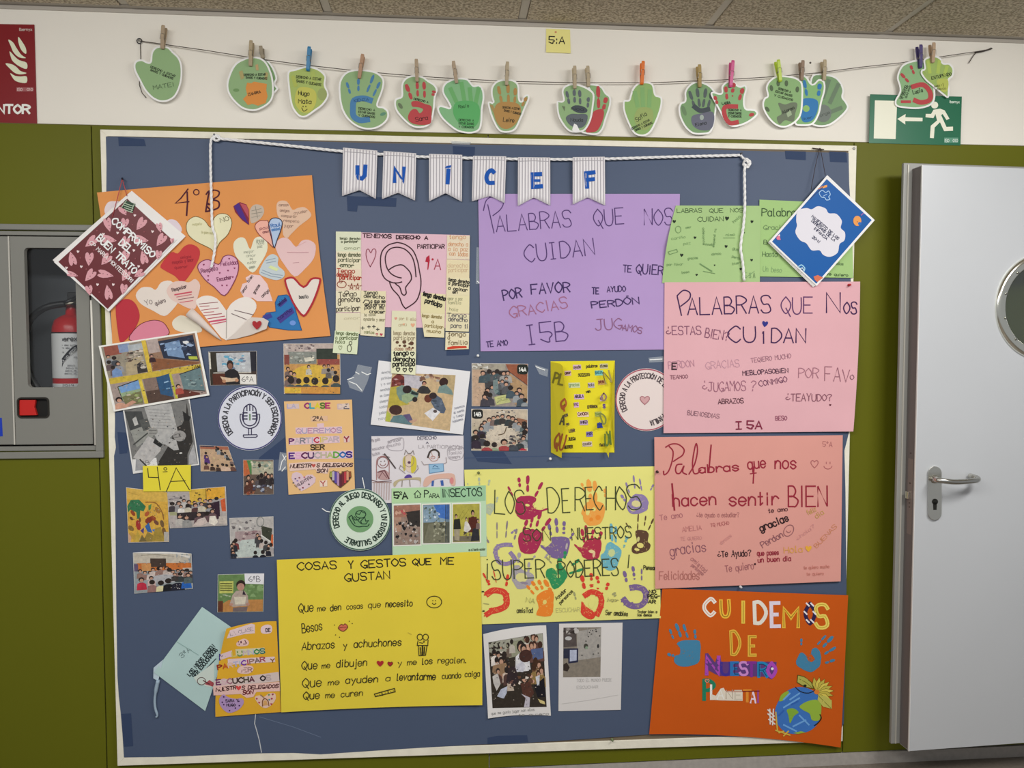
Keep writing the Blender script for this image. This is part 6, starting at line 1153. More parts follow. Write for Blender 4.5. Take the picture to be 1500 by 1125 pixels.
# ------------------------------------------------------------------ round stickers
def disc(label, cx, cy, r_, col, lvl, marks, rim, sub='disc'):
    rt = thing('round_sign', label, 'sign', P(cx, cy+r_, B+lvl/1000))
    pts = [(cx+r_*math.cos(2*PI*a/48), cy+r_*1.01*math.sin(2*PI*a/48)) for a in range(48)]
    cut(sub, pts, B+lvl/1000, col, rt, .0004, m=mat(col, .3))
    p_ = Pen(lambda x, y: B+lvl/1000); p_.ring(cx, cy, r_-1, r_-1, 1.6, rim, 0, 60); marks(p_); p_.build('print', rt, .4); return rt
def m1(p):
    c = '3a3a40'
    p.arc('DERECHO A LA PARTICIPACIÓN Y SER ESCUCHADOS', 366.5, 612, 33.5, 140, 400, 7.5, 1.5, c)
    k_ = K(290, 490, .1667); NVY = '34304c'
    p.line(k_(400, 760, 400, 680, 410, 640, 455, 612, 500, 640, 512, 680, 512, 760, 490, 790, 455, 802, 420, 790), 1.5, NVY, closed=True, smooth=True)
    for y in (688, 715, 742): p.line(k_(395, y, 432, y), 1.8, NVY).line(k_(480, y, 515, y), 1.8, NVY)
    for x in (430, 455, 482): p.line(k_(x, 622, x, 668), 1.5, NVY)
    p.line(k_(456, 700, 456, 750), 1.8, '5a7a50')
    p.line(k_(372, 700, 372, 745, 395, 800, 455, 825, 515, 800, 540, 745, 540, 700), 1.4, NVY, smooth=True).line(k_(390, 700, 392, 745, 412, 785), 1.2, NVY, smooth=True).line(k_(520, 700, 520, 745, 500, 785), 1.2, NVY, smooth=True).line(k_(372, 700, 390, 700), 1.2, NVY).line(k_(520, 700, 540, 700), 1.2, NVY)
    p.line(k_(445, 825, 445, 882), 1.3, NVY).line(k_(470, 825, 470, 882), 1.3, NVY).line(k_(400, 882, 515, 880, 522, 892, 510, 902, 405, 904, 398, 893), 1.3, NVY, closed=True)
disc('round white sign with a microphone about the right to take part and be heard', 366, 612.5, 47, 'cdd0da', 2.6, m1, '3a3a70')
def m2(p):
    p.ell(527.3, 760.5, 19.7, 19.4, '6f9a6c', 0, 32); c = '2c3c34'
    p.arc('DERECHO AL JUEGO DESCANSO Y UN ENTORNO SALUDABLE', 527.3, 760.5, 32, 160, 485, 7.5, 1.5, c)
    k_ = K(470, 620, .1667); g_ = '1e3a2c'
    p.line(k_(245, 825, 270, 810, 300, 850, 330, 850, 345, 830), 1.3, g_).line(k_(245, 825, 285, 890, 330, 910, 370, 905, 410, 905, 425, 885), 1.3, g_, smooth=True).ring(*k_(350, 800)[0], 7.5, 5.6, 1.2, g_)
    p.line(k_(310, 795, 340, 800, 355, 775, 385, 790), 1, g_).line(k_(350, 860, 385, 825, 395, 860, 420, 855, 395, 885, 360, 885), 1.3, g_, closed=True).line(k_(275, 830, 300, 880), 1.2, g_).line(k_(295, 820, 350, 880), 1.1, g_)
disc('round pale green sign about play and rest with a dark green centre', 527.3, 761, 45, 'c8d8c8', 6.5, m2, '3a5a4c')
def m3(p):
    p.arc('DERECHO A LA PROTECCIÓN DE LA INTIMIDAD Y FAMILIA', 946.6, 585.5, 31.5, 152, 440, 7.5, 1.3, '4a4044'); p.heart(944.6, 586.5, 14, 12, 'c49a9c', 0, 'a06a70', 1.2)
disc('round pale pink sign about protection, its right edge under the pink poster', 947, 585.5, 45.5, 'd9ccc8', 2.2, m3, 'a04a5c')

# ------------------------------------------------------------------ photographs
FL = 'c6a27c'
DK5 = ['2a2624', '3c3a38', '5a5450', '8c8680', 'b8b0a6', '6a4a3c', '465054']
def photo(label, q, lvl, bg, draw, m=None, bulge=(0, 0, 0, 0), curl=(), g=None, name='photograph', inner=None, border='dcdad6', caption=None):
    s_ = Sheet(name, label, 'photograph', q, lvl, border, g, bulge=bulge, curl=curl, m=mat(border, .35), n=10)
    p_ = s_.pen(inner or q)
    if inner or bg: p_.rect(.6, .6, 99.4, 99.4, bg)
    draw(p_)
    if 'class' in label or 'crowd' in label or 'people' in label or 'collage' in label or 'group' in label: p_.clutter(3, 22, 97, 97, 90, ['2a2624', '6a625a', '9a9084', 'b8a898', '4a4440', '3a4044'], .5, 1.7, len(label))
    p_.build('picture', s_.root, .4)
    if caption: c_ = s_.pen(up=.1); caption(c_); c_.build('caption', s_.root)
    return s_
GP = None
def ringpts(cx, cy, rx, ry, a0, a1, n): return [(cx+rx*math.cos(math.radians(a0+(a1-a0)*i/(n-1))), cy+ry*math.sin(math.radians(a0+(a1-a0)*i/(n-1)))) for i in range(n)]
# 6A
def d(p):
    p.rect(1, 1, 18, 99, '2c2820').rect(1, 3, 4, 52, 'd8d4c4').rect(85, 1, 99, 60, '1e1e26').poly([(16, 5), (86, 4), (88, 62), (17, 60)], 'b4b8bc')
    p.clutter(28, 12, 78, 52, 26, ['8c98a8', '5a9ab8', '9aa8a4', '7a8a98', 'c8d0d4', '6a7890'], 3, 8, 3).rect(8, 62, 88, 65, 'b8b4a8').rect(6, 66, 62, 99, '4a2418')
    p.poly([(34, 99), (32, 62), (40, 54), (52, 52), (60, 60), (64, 75), (64, 99)], '1c1a1c').ell(44, 40, 7, 14, '2a1c18').ell(44, 44, 5, 9, '7a5040').poly([(22, 74), (46, 80), (58, 78), (60, 88), (30, 92)], 'cdb090').ell(30, 88, 4, 5, 'b07c5c').ell(57, 86, 4, 5, 'b07c5c')
def cp(c): c.poly([(350, 548), (375, 548.5), (375.5, 563), (351, 562.5)], 'd8d6d0').text('6ºA', 354, 559, 371, 559, 7.5, 1, '3a3a3c', .1)
photo('small photo of a person reading at a board, tagged 6ºA', [(305, 515), (376, 514), (376.5, 563.5), (308, 564.5)], 2.4, '3a2e28', d, caption=cp)
# I3B
def d(p):
    p.rect(1, 1, 99, 22, 'b4a49c').clutter(2, 2, 58, 20, 26, ['6a5c5a', '9a8c88', 'c8bcb4', '5a4c50'], 2, 5, 5).rect(8, 16, 58, 40, '7c8078').rect(58, 10, 95, 31, '283028').rect(1, 22, 10, 44, '7a3c34').rect(60, 31, 99, 42, '8a4038').clutter(12, 18, 55, 38, 22, ['b8b8ac', '5a6058', '9aa098'], 2, 5, 6)
    p.rect(1, 42, 99, 55, 'c08a4c').ell(50, 66, 38, 24, 'cfa83c', 0, 24).person(44, 46, 6, '3a2c24', 'c8a088', 'b8b4a4').poly([(36, 28), (54, 26), (54, 34), (38, 36)], 'd0ccb8')
    p.crowd([(8, 50), (12, 58), (7, 66), (18, 62)], 7, 3).crowd([(72, 46), (80, 44), (86, 50), (78, 54), (92, 58)], 6, 4, tops=('8a8078', '5a5450', 'a89c90'))
    p.crowd([(12, 72), (25, 76), (40, 74), (56, 76), (72, 76), (90, 72)], 11, 5, tops=('4a5250', '3c4848', '5a6464', '6a3c38'), face=0).rect(1, 86, 99, 99, 'c8893c')
    p.rect(1, 88, 30, 98, 'd4ac38')
def cp(c): c.text('I3B', 418.5, 575, 440, 575, 7.5, 1.9, '241c14', .1)
photo('photo of a class sitting in a ring on a yellow floor, lettered I3B', [(415.3, 503.5), (498, 503), (499, 577.5), (416, 577)], 2.2, 'b88a50', d, caption=cp)
# collage
def d(p):
    p.rect(1, 1, 43, 50, '8c8474').rect(3, 1, 20, 16, '8a4a3c').rect(18, 1, 30, 14, '7a8cb0').rect(28, 4, 43, 14, 'a8b0b4').poly([(22, 30), (40, 22), (42, 50), (20, 50)], 'a89878').crowd([(6, 16), (12, 20), (5, 26), (14, 30), (8, 34)], 5, 8, tops=('5a4a4c', '3c4048', '8a8c94')).poly([(5, 50), (6, 40), (11, 36), (16, 42), (16, 50)], '6a88b8')
    p.clutter(24, 12, 43, 30, 22, ['5c4a40', 'b8a898', '3c3430', 'd0c4b4', '8a6c5c'], 2, 4, 9).poly([(32, 50), (33, 36), (38, 32), (42, 40), (43, 50)], '302c2c').clutter(34, 30, 43, 46, 8, ['b8b0a4', '8c8478'], 2, 4, 19)
    p.rect(43, 0, 47.5, 52, 'd0b03c').rect(47.5, 1, 99, 50, '8a6a54').rect(48, 1, 60, 22, 'ab9a94').poly([(60, 5), (97, 3), (98, 46), (62, 33)], '20283a').poly([(66, 10), (82, 8), (84, 38), (67, 30)], '6c8ab0').clutter(83, 6, 97, 34, 14, ['e0e4e8', '141a2c', '8aa0c0', '2a3850'], 2, 5, 10).poly([(88, 36), (97, 38), (97, 43), (88, 41)], 'a8b43c').clutter(62, 8, 82, 30, 9, ['8aa4c8', '48608a', '90b0d4'], 2, 4, 11)
    p.poly([(48, 50), (50, 30), (62, 34), (98, 48), (98, 50)], '7c4c30').person(50, 26, 4, '201818', 'b08070', '301c20')
    p.rect(1, 51, 99, 60, 'c4a838')
    p.rect(1, 60, 32, 99, '9c8c84').poly([(8, 66), (31, 60), (31, 94), (10, 88)], '8aa07c').poly([(9, 66), (31, 60), (31, 74), (10, 76)], '6a94c8').poly([(10, 82), (31, 78), (31, 98), (12, 96)], '6c6c48').line([(8, 66), (31, 60)], 1.2, '1e1e1e').line([(8, 66), (10, 90)], 1, '1e1e1e').clutter(12, 76, 30, 94, 12, ['8a9a5c', 'b8b09c', '5c5a3c'], 2, 5, 12).person(6, 86, 7, '1a1414', 'c08c74', 'c8947c').poly([(8, 97), (20, 90), (24, 94), (14, 99)], 'c08c74')
    p.poly([(31, 59), (34.5, 59), (36, 99), (32, 99)], 'd0b840').rect(36, 60, 64, 99, '4a3830').rect(36, 60, 50, 80, '7a665c').poly([(50, 61), (64, 58), (64, 96), (51, 88)], '264a70').poly([(57, 70), (62, 69), (62, 71), (57, 72)], '8ab0d0').poly([(58, 80), (62, 80), (62, 82), (58, 82)], '6a98c0')
    p.poly([(64, 58), (66.5, 58), (68, 99), (65.5, 99)], 'b4b030').rect(68, 60, 99, 99, '9c8880').poly([(75, 62), (98, 56), (98, 94), (76, 86)], '5c7478').line([(75, 62), (98, 56)], 1.2, '202020').line([(76, 87), (98, 95)], 1.3, '20201e').poly([(68, 99), (70, 88), (76, 87), (92, 96), (92, 99)], '5a2c24').person(71, 80, 5, '1c1412', 'c89078', 'a04438').clutter(80, 66, 96, 86, 8, ['7a9090', '48585c', '8aa0a0'], 2, 5, 13)
def cp(c):
    c.text('MAPEL ROOM Nº9', 162, 561, 198, 554.5, 5, 1.3, '2c2814', .2).text('EMERGENCIA CLIMATICA', 204, 553.5, 258, 544.5, 5.6, 1.3, '2c2814', .2).text('¡Salva tu vida!', 264, 545, 294, 539, 5, 1, '2c2814', .2)
photo('tilted collage of five classroom photos divided by yellow strips, left edge of board', [(144.4, 506.7), (288, 484.7), (307, 579), (166.7, 603)], 8, 'a09080', d, border='e6e2dc', inner=[(147, 508), (286, 487), (304, 577), (169, 600)], caption=cp)
# black and white
def d(p):
    p.rect(0, 10, 100, 99, '6e6e6c').poly([(0, 14), (26, 16), (30, 45), (5, 50)], '3c3e3e').poly([(4, 42), (30, 36), (40, 52), (10, 66)], '8a8c86').poly([(20, 28), (45, 26), (46, 42), (24, 44)], '4c4e4c').line([(6, 62), (36, 44)], 2, '3a3c3a')
    p.poly([(56, 99), (44, 96), (40, 90), (66, 60), (70, 40), (78, 14), (96, 10), (97, 66), (86, 84), (84, 99)], '2a2826').poly([(38, 94), (62, 74), (82, 99), (38, 99)], '2a2826').poly([(78, 6), (96, 8), (92, 28), (84, 40), (72, 44)], '70706e').poly([(88, 20), (99, 30), (96, 36), (88, 34)], '202020')
    p.poly([(30, 6), (72, 8), (76, 48), (62, 58), (72, 62), (74, 76), (66, 76), (54, 66), (44, 62), (36, 40)], 'a8a8a6')
    for i in range(7): p.line([(36+i*.6, 14+i*4.5), (68, 18+i*4.5)], .9, '8c8c8a')
    p.poly([(2, 80), (30, 52), (48, 64), (46, 74), (24, 92)], 'b0aeac').ell(38, 46, 8, 6, '8a8a86').line([(33, 44), (44, 45)], 1, '5a5a58').line([(33, 48), (43, 49)], 1, '5a5a58').ell(78, 56, 10, 8, '8e8c8a').line([(70, 54), (80, 52)], 1, '5a5a58').line([(70, 58), (80, 57)], 1, '5a5a58').poly([(40, 56), (50, 66), (46, 70), (36, 62)], '202020')
    p.poly([(88, 86), (98, 70), (99, 99), (86, 99)], 'a4a4a6').ell(76, 81, 2.4, 1.2, 'c8c8c4').poly([(6, 82), (20, 90), (18, 99), (2, 99)], '94969a').line([(12, 84), (22, 96)], 2, '303030').poly([(10, 26), (16, 22), (18, 34), (12, 36)], 'b8b8b4')
def cp(c): c.poly([(194, 673), (229, 670.5), (231, 684), (196, 694)], 'd2d2d0').text('5ºB', 201, 683, 220, 680, 6, .8, '6a6a6a', .2)
photo('black and white photo of hands holding up written pages, below the collage', [(178, 588), (277, 580), (292, 681), (195, 694)], 3.2, '6e6e6c', d, border='d6d6d4', inner=[(180, 588), (276, 581), (290, 680), (196.5, 691)], caption=cp)
# small ring class photo
def d(p):
    p.rect(1, 1, 99, 14, '9a5a44').rect(1, 1, 50, 6, '2a2a38').poly([(6, 14), (98, 22), (98, 98), (4, 98)], 'b89878').crowd([(56, 4), (64, 10), (72, 18), (82, 26), (86, 40), (93, 55)], 8, 2, face=.3).crowd([(20, 30), (22, 46)], 9, 3, tops=('4a2c6a',)).crowd([(18, 72), (36, 76), (50, 80), (64, 76), (78, 78), (92, 76)], 9, 4, face=0, tops=('3a2a24', '5a3c34', 'c8a890', '2a2a2c')).clutter(40, 40, 60, 55, 4, ['8a7a50', 'c8b47c'], 2, 4, 2)
photo('tiny cut-out photo of a class circle below the microphone sign', [(292.6, 652), (330, 656), (346, 671), (346, 690)][:0] or [(292.6, 652), (334, 654), (346.5, 690), (294, 690.5)], 2, 'b89878', d)
# mural
def d(p):
    p.rect(1, 1, 99, 20, 'd0a848').rect(1, 20, 99, 99, 'd0a03c').line([(4, 8), (30, 12)], 1, 'b8903c').poly([(1, 34), (10, 22), (30, 20), (46, 32), (40, 42), (32, 40), (30, 56), (24, 56), (22, 44), (8, 40), (2, 46)], '2c6a44').poly([(52, 30), (60, 26), (58, 36), (52, 40)], '4a7a40').line([(46, 24), (70, 24), (84, 40), (88, 55)], 1.6, '8a5a28', smooth=True)
    for x, y, w_, c in ((14, 46, 7, '8c3c20'), (10, 56, 5, '5a3a24'), (30, 58, 5, '6a4028'), (48, 46, 7, 'a8502c'), (62, 54, 8, '8c3c20'), (74, 38, 8, '9a6a2c'), (52, 58, 10, '7a3020'), (70, 62, 7, '6a4030'), (84, 64, 8, '6a5030'), (26, 68, 10, '9a2c28'), (8, 74, 8, '7a6030'), (88, 80, 9, '6a4c2c'), (12, 88, 9, 'b8903c')): p.ell(x, y, w_, w_*.6, c, x*3, 8)
    p.poly([(42, 70), (52, 62), (56, 74), (60, 82), (48, 80)], '2c5a9c').poly([(58, 76), (70, 74), (66, 82)], '3c6ab0').poly([(30, 78), (40, 72), (38, 84)], '4a3a78').poly([(12, 99), (24, 78), (36, 99)], 'b8983c').poly([(36, 99), (48, 80), (60, 86), (70, 99)], '8a7434').poly([(58, 99), (66, 74), (80, 70), (92, 99)], '9a8034').poly([(26, 99), (34, 86), (46, 99)], '6a5c34').rect(88, 80, 99, 99, 'a8a49c').poly([(1, 82), (8, 90), (6, 99), (1, 99)], 'c89c80')
photo('photo of a colourful wall mural with leaves, left of the group photo', [(184.7, 714), (246, 721), (247.7, 793.7), (188, 794.8)], 2.6, 'd0a03c', d)
# group photo
def d(p):
    p.rect(1, 1, 38, 99, 'a8a09c').rect(38, 1, 66, 60, 'd0a83c').rect(66, 1, 98, 30, 'd89c30').poly([(90, 34), (98, 30), (99, 72), (92, 72)], 'c0502c').clutter(2, 14, 36, 40, 24, ['6a6468', '8a8488', '3c3a3c', 'c8c0bc'], 2, 5, 3).rect(2, 46, 14, 66, '9a9c74').clutter(46, 8, 56, 24, 6, ['4a3c20', '8a7430'], 2, 4, 4).line([(66, 4), (66, 34)], 1.4, '8a6c24').ring(71, 8, 3, 5, 1.4, '3a2c1c', 0, 10, 180, 350)
    p.crowd([(8, 36), (20, 34), (28, 30), (36, 32), (46, 34), (56, 30), (64, 34), (72, 34), (82, 30)], 8, 7, tops=('3a3438', '8c8a8c', '2a2628', 'b8b4b0')).crowd([(22, 44), (34, 42), (46, 44), (58, 42), (70, 46)], 8, 9, tops=('dcd8d0', 'a8a8a8', '8c8c90', '4a3030', 'c0b8a4')).poly([(74, 40), (88, 36), (88, 80), (80, 84), (74, 60)], '2c1c28')
    p.poly([(14, 60), (40, 60), (74, 62), (74, 80), (14, 84)], '2c2426').crowd([(18, 70), (30, 74), (52, 68), (64, 66), (76, 62)], 9, 10, tops=('8a8a88', 'b8b4ac', '5a4448', 'c8c4bc')).poly([(40, 96), (50, 80), (62, 76), (66, 90), (54, 98)], 'c8b8b0').poly([(68, 92), (70, 74), (80, 74), (84, 90), (78, 99)], 'ddd6c8').rect(86, 76, 99, 96, 'b8aea4')
photo('group photo of a posing class, beside the mural photo', [(244, 719.5), (330.7, 712.5), (333, 769.5), (249, 774)], 3, 'a8a09c', d, curl=[(333, 769, 20, 3)])
# people photo
def d(p):
    p.poly([(1, 1), (16, 1), (22, 40), (6, 46), (1, 46)], 'b85c34').poly([(12, 1), (30, 1), (34, 38), (24, 42)], '4a7a44').rect(28, 4, 99, 42, 'a8a48c').clutter(26, 4, 96, 34, 26, ['8a9a88', '6a7a68', 'c8c4ac', '7a8c84'], 3, 8, 5).ell(54, 16, 5, 6, '2a221c').crowd([(18, 52), (14, 66), (30, 62)], 12, 4, tops=('4a2820', '6a3c2c')).crowd([(48, 50), (60, 44), (72, 42), (84, 48), (92, 44)], 11, 5, tops=('241e20', '2c2828', '4a4448')).clutter(2, 76, 40, 99, 8, ['7a3c2c', '9a5a3c', '4a2c24'], 5, 10, 6).clutter(30, 72, 98, 97, 14, ['c8ccd4', '8a94a8', '38384a', 'a8b0bc'], 5, 10, 7)
photo('small photo of seated people by a mural, under the microphone sign', [(356, 673.7), (400.5, 673.7), (401, 724), (356.7, 725)], 2.2, '5a4a40', d)
# class circle 2
def d(p):
    p.rect(1, 1, 99, 34, 'b0aca8').clutter(3, 6, 60, 30, 26, ['8a8484', '9a9490', '5a5658', 'c8c4c0'], 2, 6, 3).ring(70, 12, 8, 12, 1.3, '7a7c78').rect(12, 34, 72, 58, 'a08c8c').clutter(26, 34, 66, 54, 16, ['8a6c70', 'b8a8a4', '6a5458'], 3, 7, 4).poly([(72, 22), (97, 30), (94, 62), (74, 46)], '34362c').line([(72, 46), (92, 62)], 1.6, 'd8d8d0').poly([(95, 46), (99, 44), (99, 76), (93, 72)], 'c86038').poly([(26, 56), (66, 54), (80, 88), (74, 98), (14, 98), (10, 82)], 'b4c0ba')
    p.crowd(ringpts(50, 74, 46, 32, 215, 160, 7), 8, 5, tops=('1e2228', '2c2c34', '6a3030')).crowd([(62, 44), (68, 52), (74, 60), (82, 66), (88, 74), (94, 72)], 8, 6, tops=('2a2a2c', '9a9494', '3a3a3c', 'b8a8a0')).crowd([(58, 90), (76, 88), (88, 82)], 8, 7, face=0, tops=('1c1c24',)).poly([(1, 88), (14, 90), (16, 96), (2, 98)], '1c2430')
photo('photo of a class seated round a pale green floor', [(336, 759), (400.5, 756.5), (401, 815), (338, 818)], 2.2, 'b0aca8', d, curl=[(400, 757, 18, 2)])
# orange classroom
def d(p):
    p.rect(1, 1, 99, 26, 'bcb4a4').line([(14, 6), (40, 4), (70, 8)], 1, '8a8474').rect(6, 26, 99, 46, 'c06830').rect(29, 14, 56, 36, '3c302a').rect(14, 27, 30, 46, 'c88a50').rect(1, 28, 8, 48, '5a4a68').poly([(1, 46), (99, 44), (99, 99), (1, 99)], '8a9498').ell(52, 66, 24, 12, 'a8a8ac', 0, 20).rect(84, 40, 99, 46, 'bcb0a4').poly([(34, 12), (36, 12)], 'ffffff') if 0 else None
    p.rect(1, 1, 99, 26, 'bcb4a4').line([(14, 6), (40, 4), (70, 8)], 1, '8a8474').rect(6, 26, 99, 46, 'c06830').rect(29, 14, 56, 36, '3c302a').rect(14, 27, 30, 46, 'c88a50').rect(1, 28, 8, 48, '5a4a68').poly([(1, 46), (99, 44), (99, 99), (1, 99)], '8a9498').rect(84, 40, 99, 46, 'bcb0a4')
    p.crowd([(12, 44), (20, 48), (28, 50), (34, 44), (42, 40), (48, 38), (56, 40), (62, 46), (68, 48), (76, 46), (84, 50), (92, 48), (96, 52)], 8, 8, tops=('8a6a60', 'b8a8a0', '3c3434', 'c8b8b0')).ell(52, 68, 24, 12, 'a8a8ac', 0, 20).poly([(73, 2), (97, 6), (97, 14)], 'd8d6d0')
    p.crowd([(14, 66)], 9, 1, tops=('b8283c',)).crowd([(28, 62), (32, 74)], 9, 2, tops=('c8a8a0', '8a6460')).crowd([(47, 78)], 11, 3, tops=('d8d0a0',), face=0).crowd([(60, 76)], 12, 4, tops=('16161a',), face=0).crowd([(74, 70)], 12, 5, tops=('1c1c28',), face=0).crowd([(88, 70)], 10, 6, tops=('2058b0',), face=0).clutter(68, 84, 84, 98, 8, ['e8e8ec'], .8, 1.6, 3).crowd([(80, 58), (94, 60), (70, 58)], 8, 7)
photo('photo of a class circle in an orange classroom, bottom photo of the left edge', [(194.7, 809.6), (280.5, 811), (282.4, 862.4), (197, 869.6)], 2.4, '8a9498', d, curl=[(282, 811, 22, 5)], bulge=(2, 0, 0, 0))
# 6B
def d(p):
    p.rect(1, 1, 99, 70, '5c7c48').clutter(60, 26, 98, 60, 14, ['6a8c54', '50703c', '7a9a64'], 4, 10, 3).poly([(4, 18), (34, 18), (34, 50), (4, 50)], 'b8bc5c').clutter(6, 52, 30, 64, 8, ['a8b498', '8aa070'], 2, 5, 4)
    for y in (24, 30, 36, 42): p.line([(6, y), (31, y+1)], 1.3, '2c3018')
    p.poly([(6, 99), (10, 78), (24, 68), (99, 68), (99, 99)], 'b07840').rect(1, 70, 12, 99, '5a3020').poly([(26, 82), (32, 56), (40, 44), (58, 44), (66, 58), (68, 84), (34, 86)], 'a8988c').ell(50, 28, 10, 12, '2a1e1a').ell(50, 34, 8, 10, 'b08070').poly([(56, 42), (62, 56), (54, 54)], '28202c').poly([(36, 60), (62, 60), (60, 80), (38, 80)], 'ccc4b0').poly([(34, 88), (66, 86), (64, 99), (34, 99)], '6a5c5c').ell(30, 80, 4, 4, 'b08070').ell(66, 80, 4, 4, 'b08070').clutter(40, 14, 46, 18, 0, [''], 1, 2)
def cp(c): c.poly([(358, 840), (387, 840), (386, 856), (359, 855)], 'd6d6da').text('6ºB', 364, 852, 381, 852, 8, 1, '3a3a44', .1)
photo('photo of a person before a green board holding a sheet, tagged 6ºB', [(319, 841.6), (387, 840), (385.6, 896), (318.4, 897)], 2.4, '5c7c48', d, caption=cp)
# drawing-reading photo sheet
q = [(554.7, 528), (689, 544), (678, 636.6), (543, 622)]
def d(p):
    p.rect(1, 1, 99, 99, 'c2a67c').poly([(18, 1), (50, 6), (48, 30), (22, 26)], 'b8b4bc').poly([(1, 12), (10, 1), (20, 8), (22, 24), (2, 30)], '6a2c28').clutter(2, 12, 20, 26, 8, ['8a4a44', 'b89090', '4a2020'], 2, 5, 3).poly([(1, 30), (14, 26), (22, 44), (34, 60), (2, 72)], 'b0a03c').poly([(1, 78), (8, 84), (8, 99), (1, 99)], 'a8b040').clutter(44, 1, 78, 14, 16, ['8a6450', 'b89478', '6a4a3c', 'a8a098'], 3, 7, 4).poly([(80, 1), (99, 1), (99, 40), (80, 30)], 'b09a70')
    p.person(52, 18, 7, '2a1a18', 'b88068', '2a2828').poly([(42, 36), (46, 26), (58, 24), (64, 32), (62, 37), (50, 38)], '2c2a2a').ell(82, 14, 7, 8, '2c1a18').poly([(74, 34), (76, 22), (86, 18), (96, 28), (99, 36), (84, 34)], '6a8480')
    p.poly([(10, 30), (18, 24), (32, 30), (46, 38), (44, 48), (30, 58), (18, 54), (12, 42)], '6a8478').poly([(20, 44), (30, 38), (40, 44), (30, 60), (22, 56)], '8aa078').ell(27, 32, 7, 8, '241a1a').poly([(34, 34), (46, 38), (44, 42), (34, 40)], '1e2828').ell(41, 50, 4, 5, '241c1c')
    p.poly([(62, 42), (70, 36), (82, 44), (90, 62), (88, 70), (82, 70), (72, 62), (66, 52)], '4a5668').ell(61, 46, 6, 7.5, '5a2c20').ell(68, 40, 6, 6, '2a2022').poly([(58, 74), (70, 62), (82, 68), (72, 86)], 'd8d8dc').ell(74, 68, 3, 3, '4a4040').clutter(68, 48, 84, 62, 8, ['38424e', '5c6a7c'], 2, 5, 5)
    p.ell(14, 74, 10, 10, '3a2420').poly([(8, 99), (12, 86), (24, 82), (38, 88), (42, 96), (40, 99)], '54747a').poly([(26, 82), (36, 78), (42, 90), (36, 94)], '564c70').poly([(36, 92), (48, 86), (48, 90), (40, 96)], 'b89078')
def cp(c):
    for i in range(9):
        u = bil(q, .05+.004*i, .2+i*.09); v = bil(q, .17-.002*i, .16+i*.09); c.text(('derecho a', 'participar', 'y a ser', 'escuchado', 'en clase', 'siempre', 'todos', 'juntos', 'hoy')[i], u[0], u[1], v[0], v[1], 3.6, .6, '9a9ca0', .3)
    for i in range(4):
        u = bil(q, .88, .62+i*.07); v = bil(q, .985, .56+i*.07); c.text(('leemos', 'el cuento', 'y luego', 'hablamos')[i], u[0], u[1], v[0], v[1], 3.2, .6, '8a8c98', .3)
photo('white sheet with a photo of children drawing on the floor, handwriting down both sides', q, 5, 'c2a67c', d, inner=[bil(q, .16, .16), bil(q, .85, .08), bil(q, .86, .97), bil(q, .145, .93)], border='d8d8da', caption=cp)
# 14A / 14B
def d(p):
    p.poly([(1, 15), (22, 14), (26, 99), (1, 99)], 'b89a80').rect(1, 1, 60, 15, '9a9484').clutter(2, 1, 40, 14, 12, ['c8c8c0', '3a3a34', '8a8478'], 3, 7, 3).poly([(60, 1), (99, 1), (99, 50), (66, 18)], '8a4c34').poly([(66, 22), (99, 52), (99, 99), (80, 99), (62, 60)], 'a88660').line([(68, 20), (99, 50)], 1, '5a3424').poly([(44, 60), (66, 56), (66, 74), (46, 74)], '1e2426').poly([(20, 20), (66, 16), (70, 60), (50, 70), (36, 70), (24, 56)], '38383a')
    p.crowd([(20, 22), (30, 20), (38, 24), (44, 18), (50, 22), (58, 24), (64, 22), (62, 36), (54, 40), (48, 44), (60, 48), (42, 54), (36, 56)], 8, 11, tops=('4a4c50', '2c2e32', '6a6c70', '3a4a50', '9a9894')).poly([(38, 40), (46, 36), (48, 66), (42, 72), (38, 60)], '6a7c7c')
    p.poly([(40, 78), (62, 72), (70, 90), (44, 97)], 'b4b878').line([(46, 82), (60, 78)], .8, '8a9050').line([(48, 88), (64, 84)], .8, '8a9050').crowd([(28, 62), (24, 70), (32, 74), (26, 84), (22, 78)], 9, 12, tops=('3a3840', '4a4a54')).crowd([(70, 56), (84, 60), (80, 70), (88, 74), (94, 84)], 9, 13, tops=('3c4a54', '8a9094', '2c3038'))
def cp(c): c.poly(catmull([(758.5, 535), (765, 533.5), (772, 535), (773.5, 541), (772, 547.5), (765, 548.5), (758.5, 547), (757.5, 541)], True), '1e241e').text('14A', 760.5, 544, 770.5, 544, 5.4, 1.6, 'e0e4dc', 0)
photo('photo of a crowded class seen from above, tagged 14A', [(691, 532), (773.5, 533), (773, 595.5), (691, 595)], 2.4, '8a8078', d, caption=cp, g='pair of class photos')
def d(p):
    p.rect(1, 1, 99, 99, 'bcae98').rect(1, 40, 20, 99, 'b0a48c').ell(52, 56, 28, 24, 'c8bca8', 0, 24).clutter(44, 2, 80, 22, 30, ['2a2a2e', 'c8c4bc', '5a5658', '8a8684'], 2, 4, 3).poly([(80, 20), (99, 26), (99, 50), (84, 34)], '8a5c44').crowd(ringpts(54, 50, 36, 32, 200, 330, 10), 8, 14).crowd(ringpts(56, 52, 40, 36, 335, 400, 7), 9, 15).crowd([(8, 56), (16, 46), (20, 66), (10, 70)], 10, 16, tops=('2c2430', '1e1e24', '3a3a40')).crowd([(58, 78), (40, 86), (26, 84), (74, 78)], 11, 17, face=.2, tops=('8a9a7c', '9a3a3c', '3a4048')).line([(48, 62), (58, 58), (62, 44)], 1.4, '5a4a38', smooth=True).poly([(84, 99), (90, 93), (98, 97), (98, 99)], 'b02838').clutter(66, 55, 92, 92, 22, ['3c3a40', '9a9488', '6a6460', '2a2a30'], 3, 7, 9)
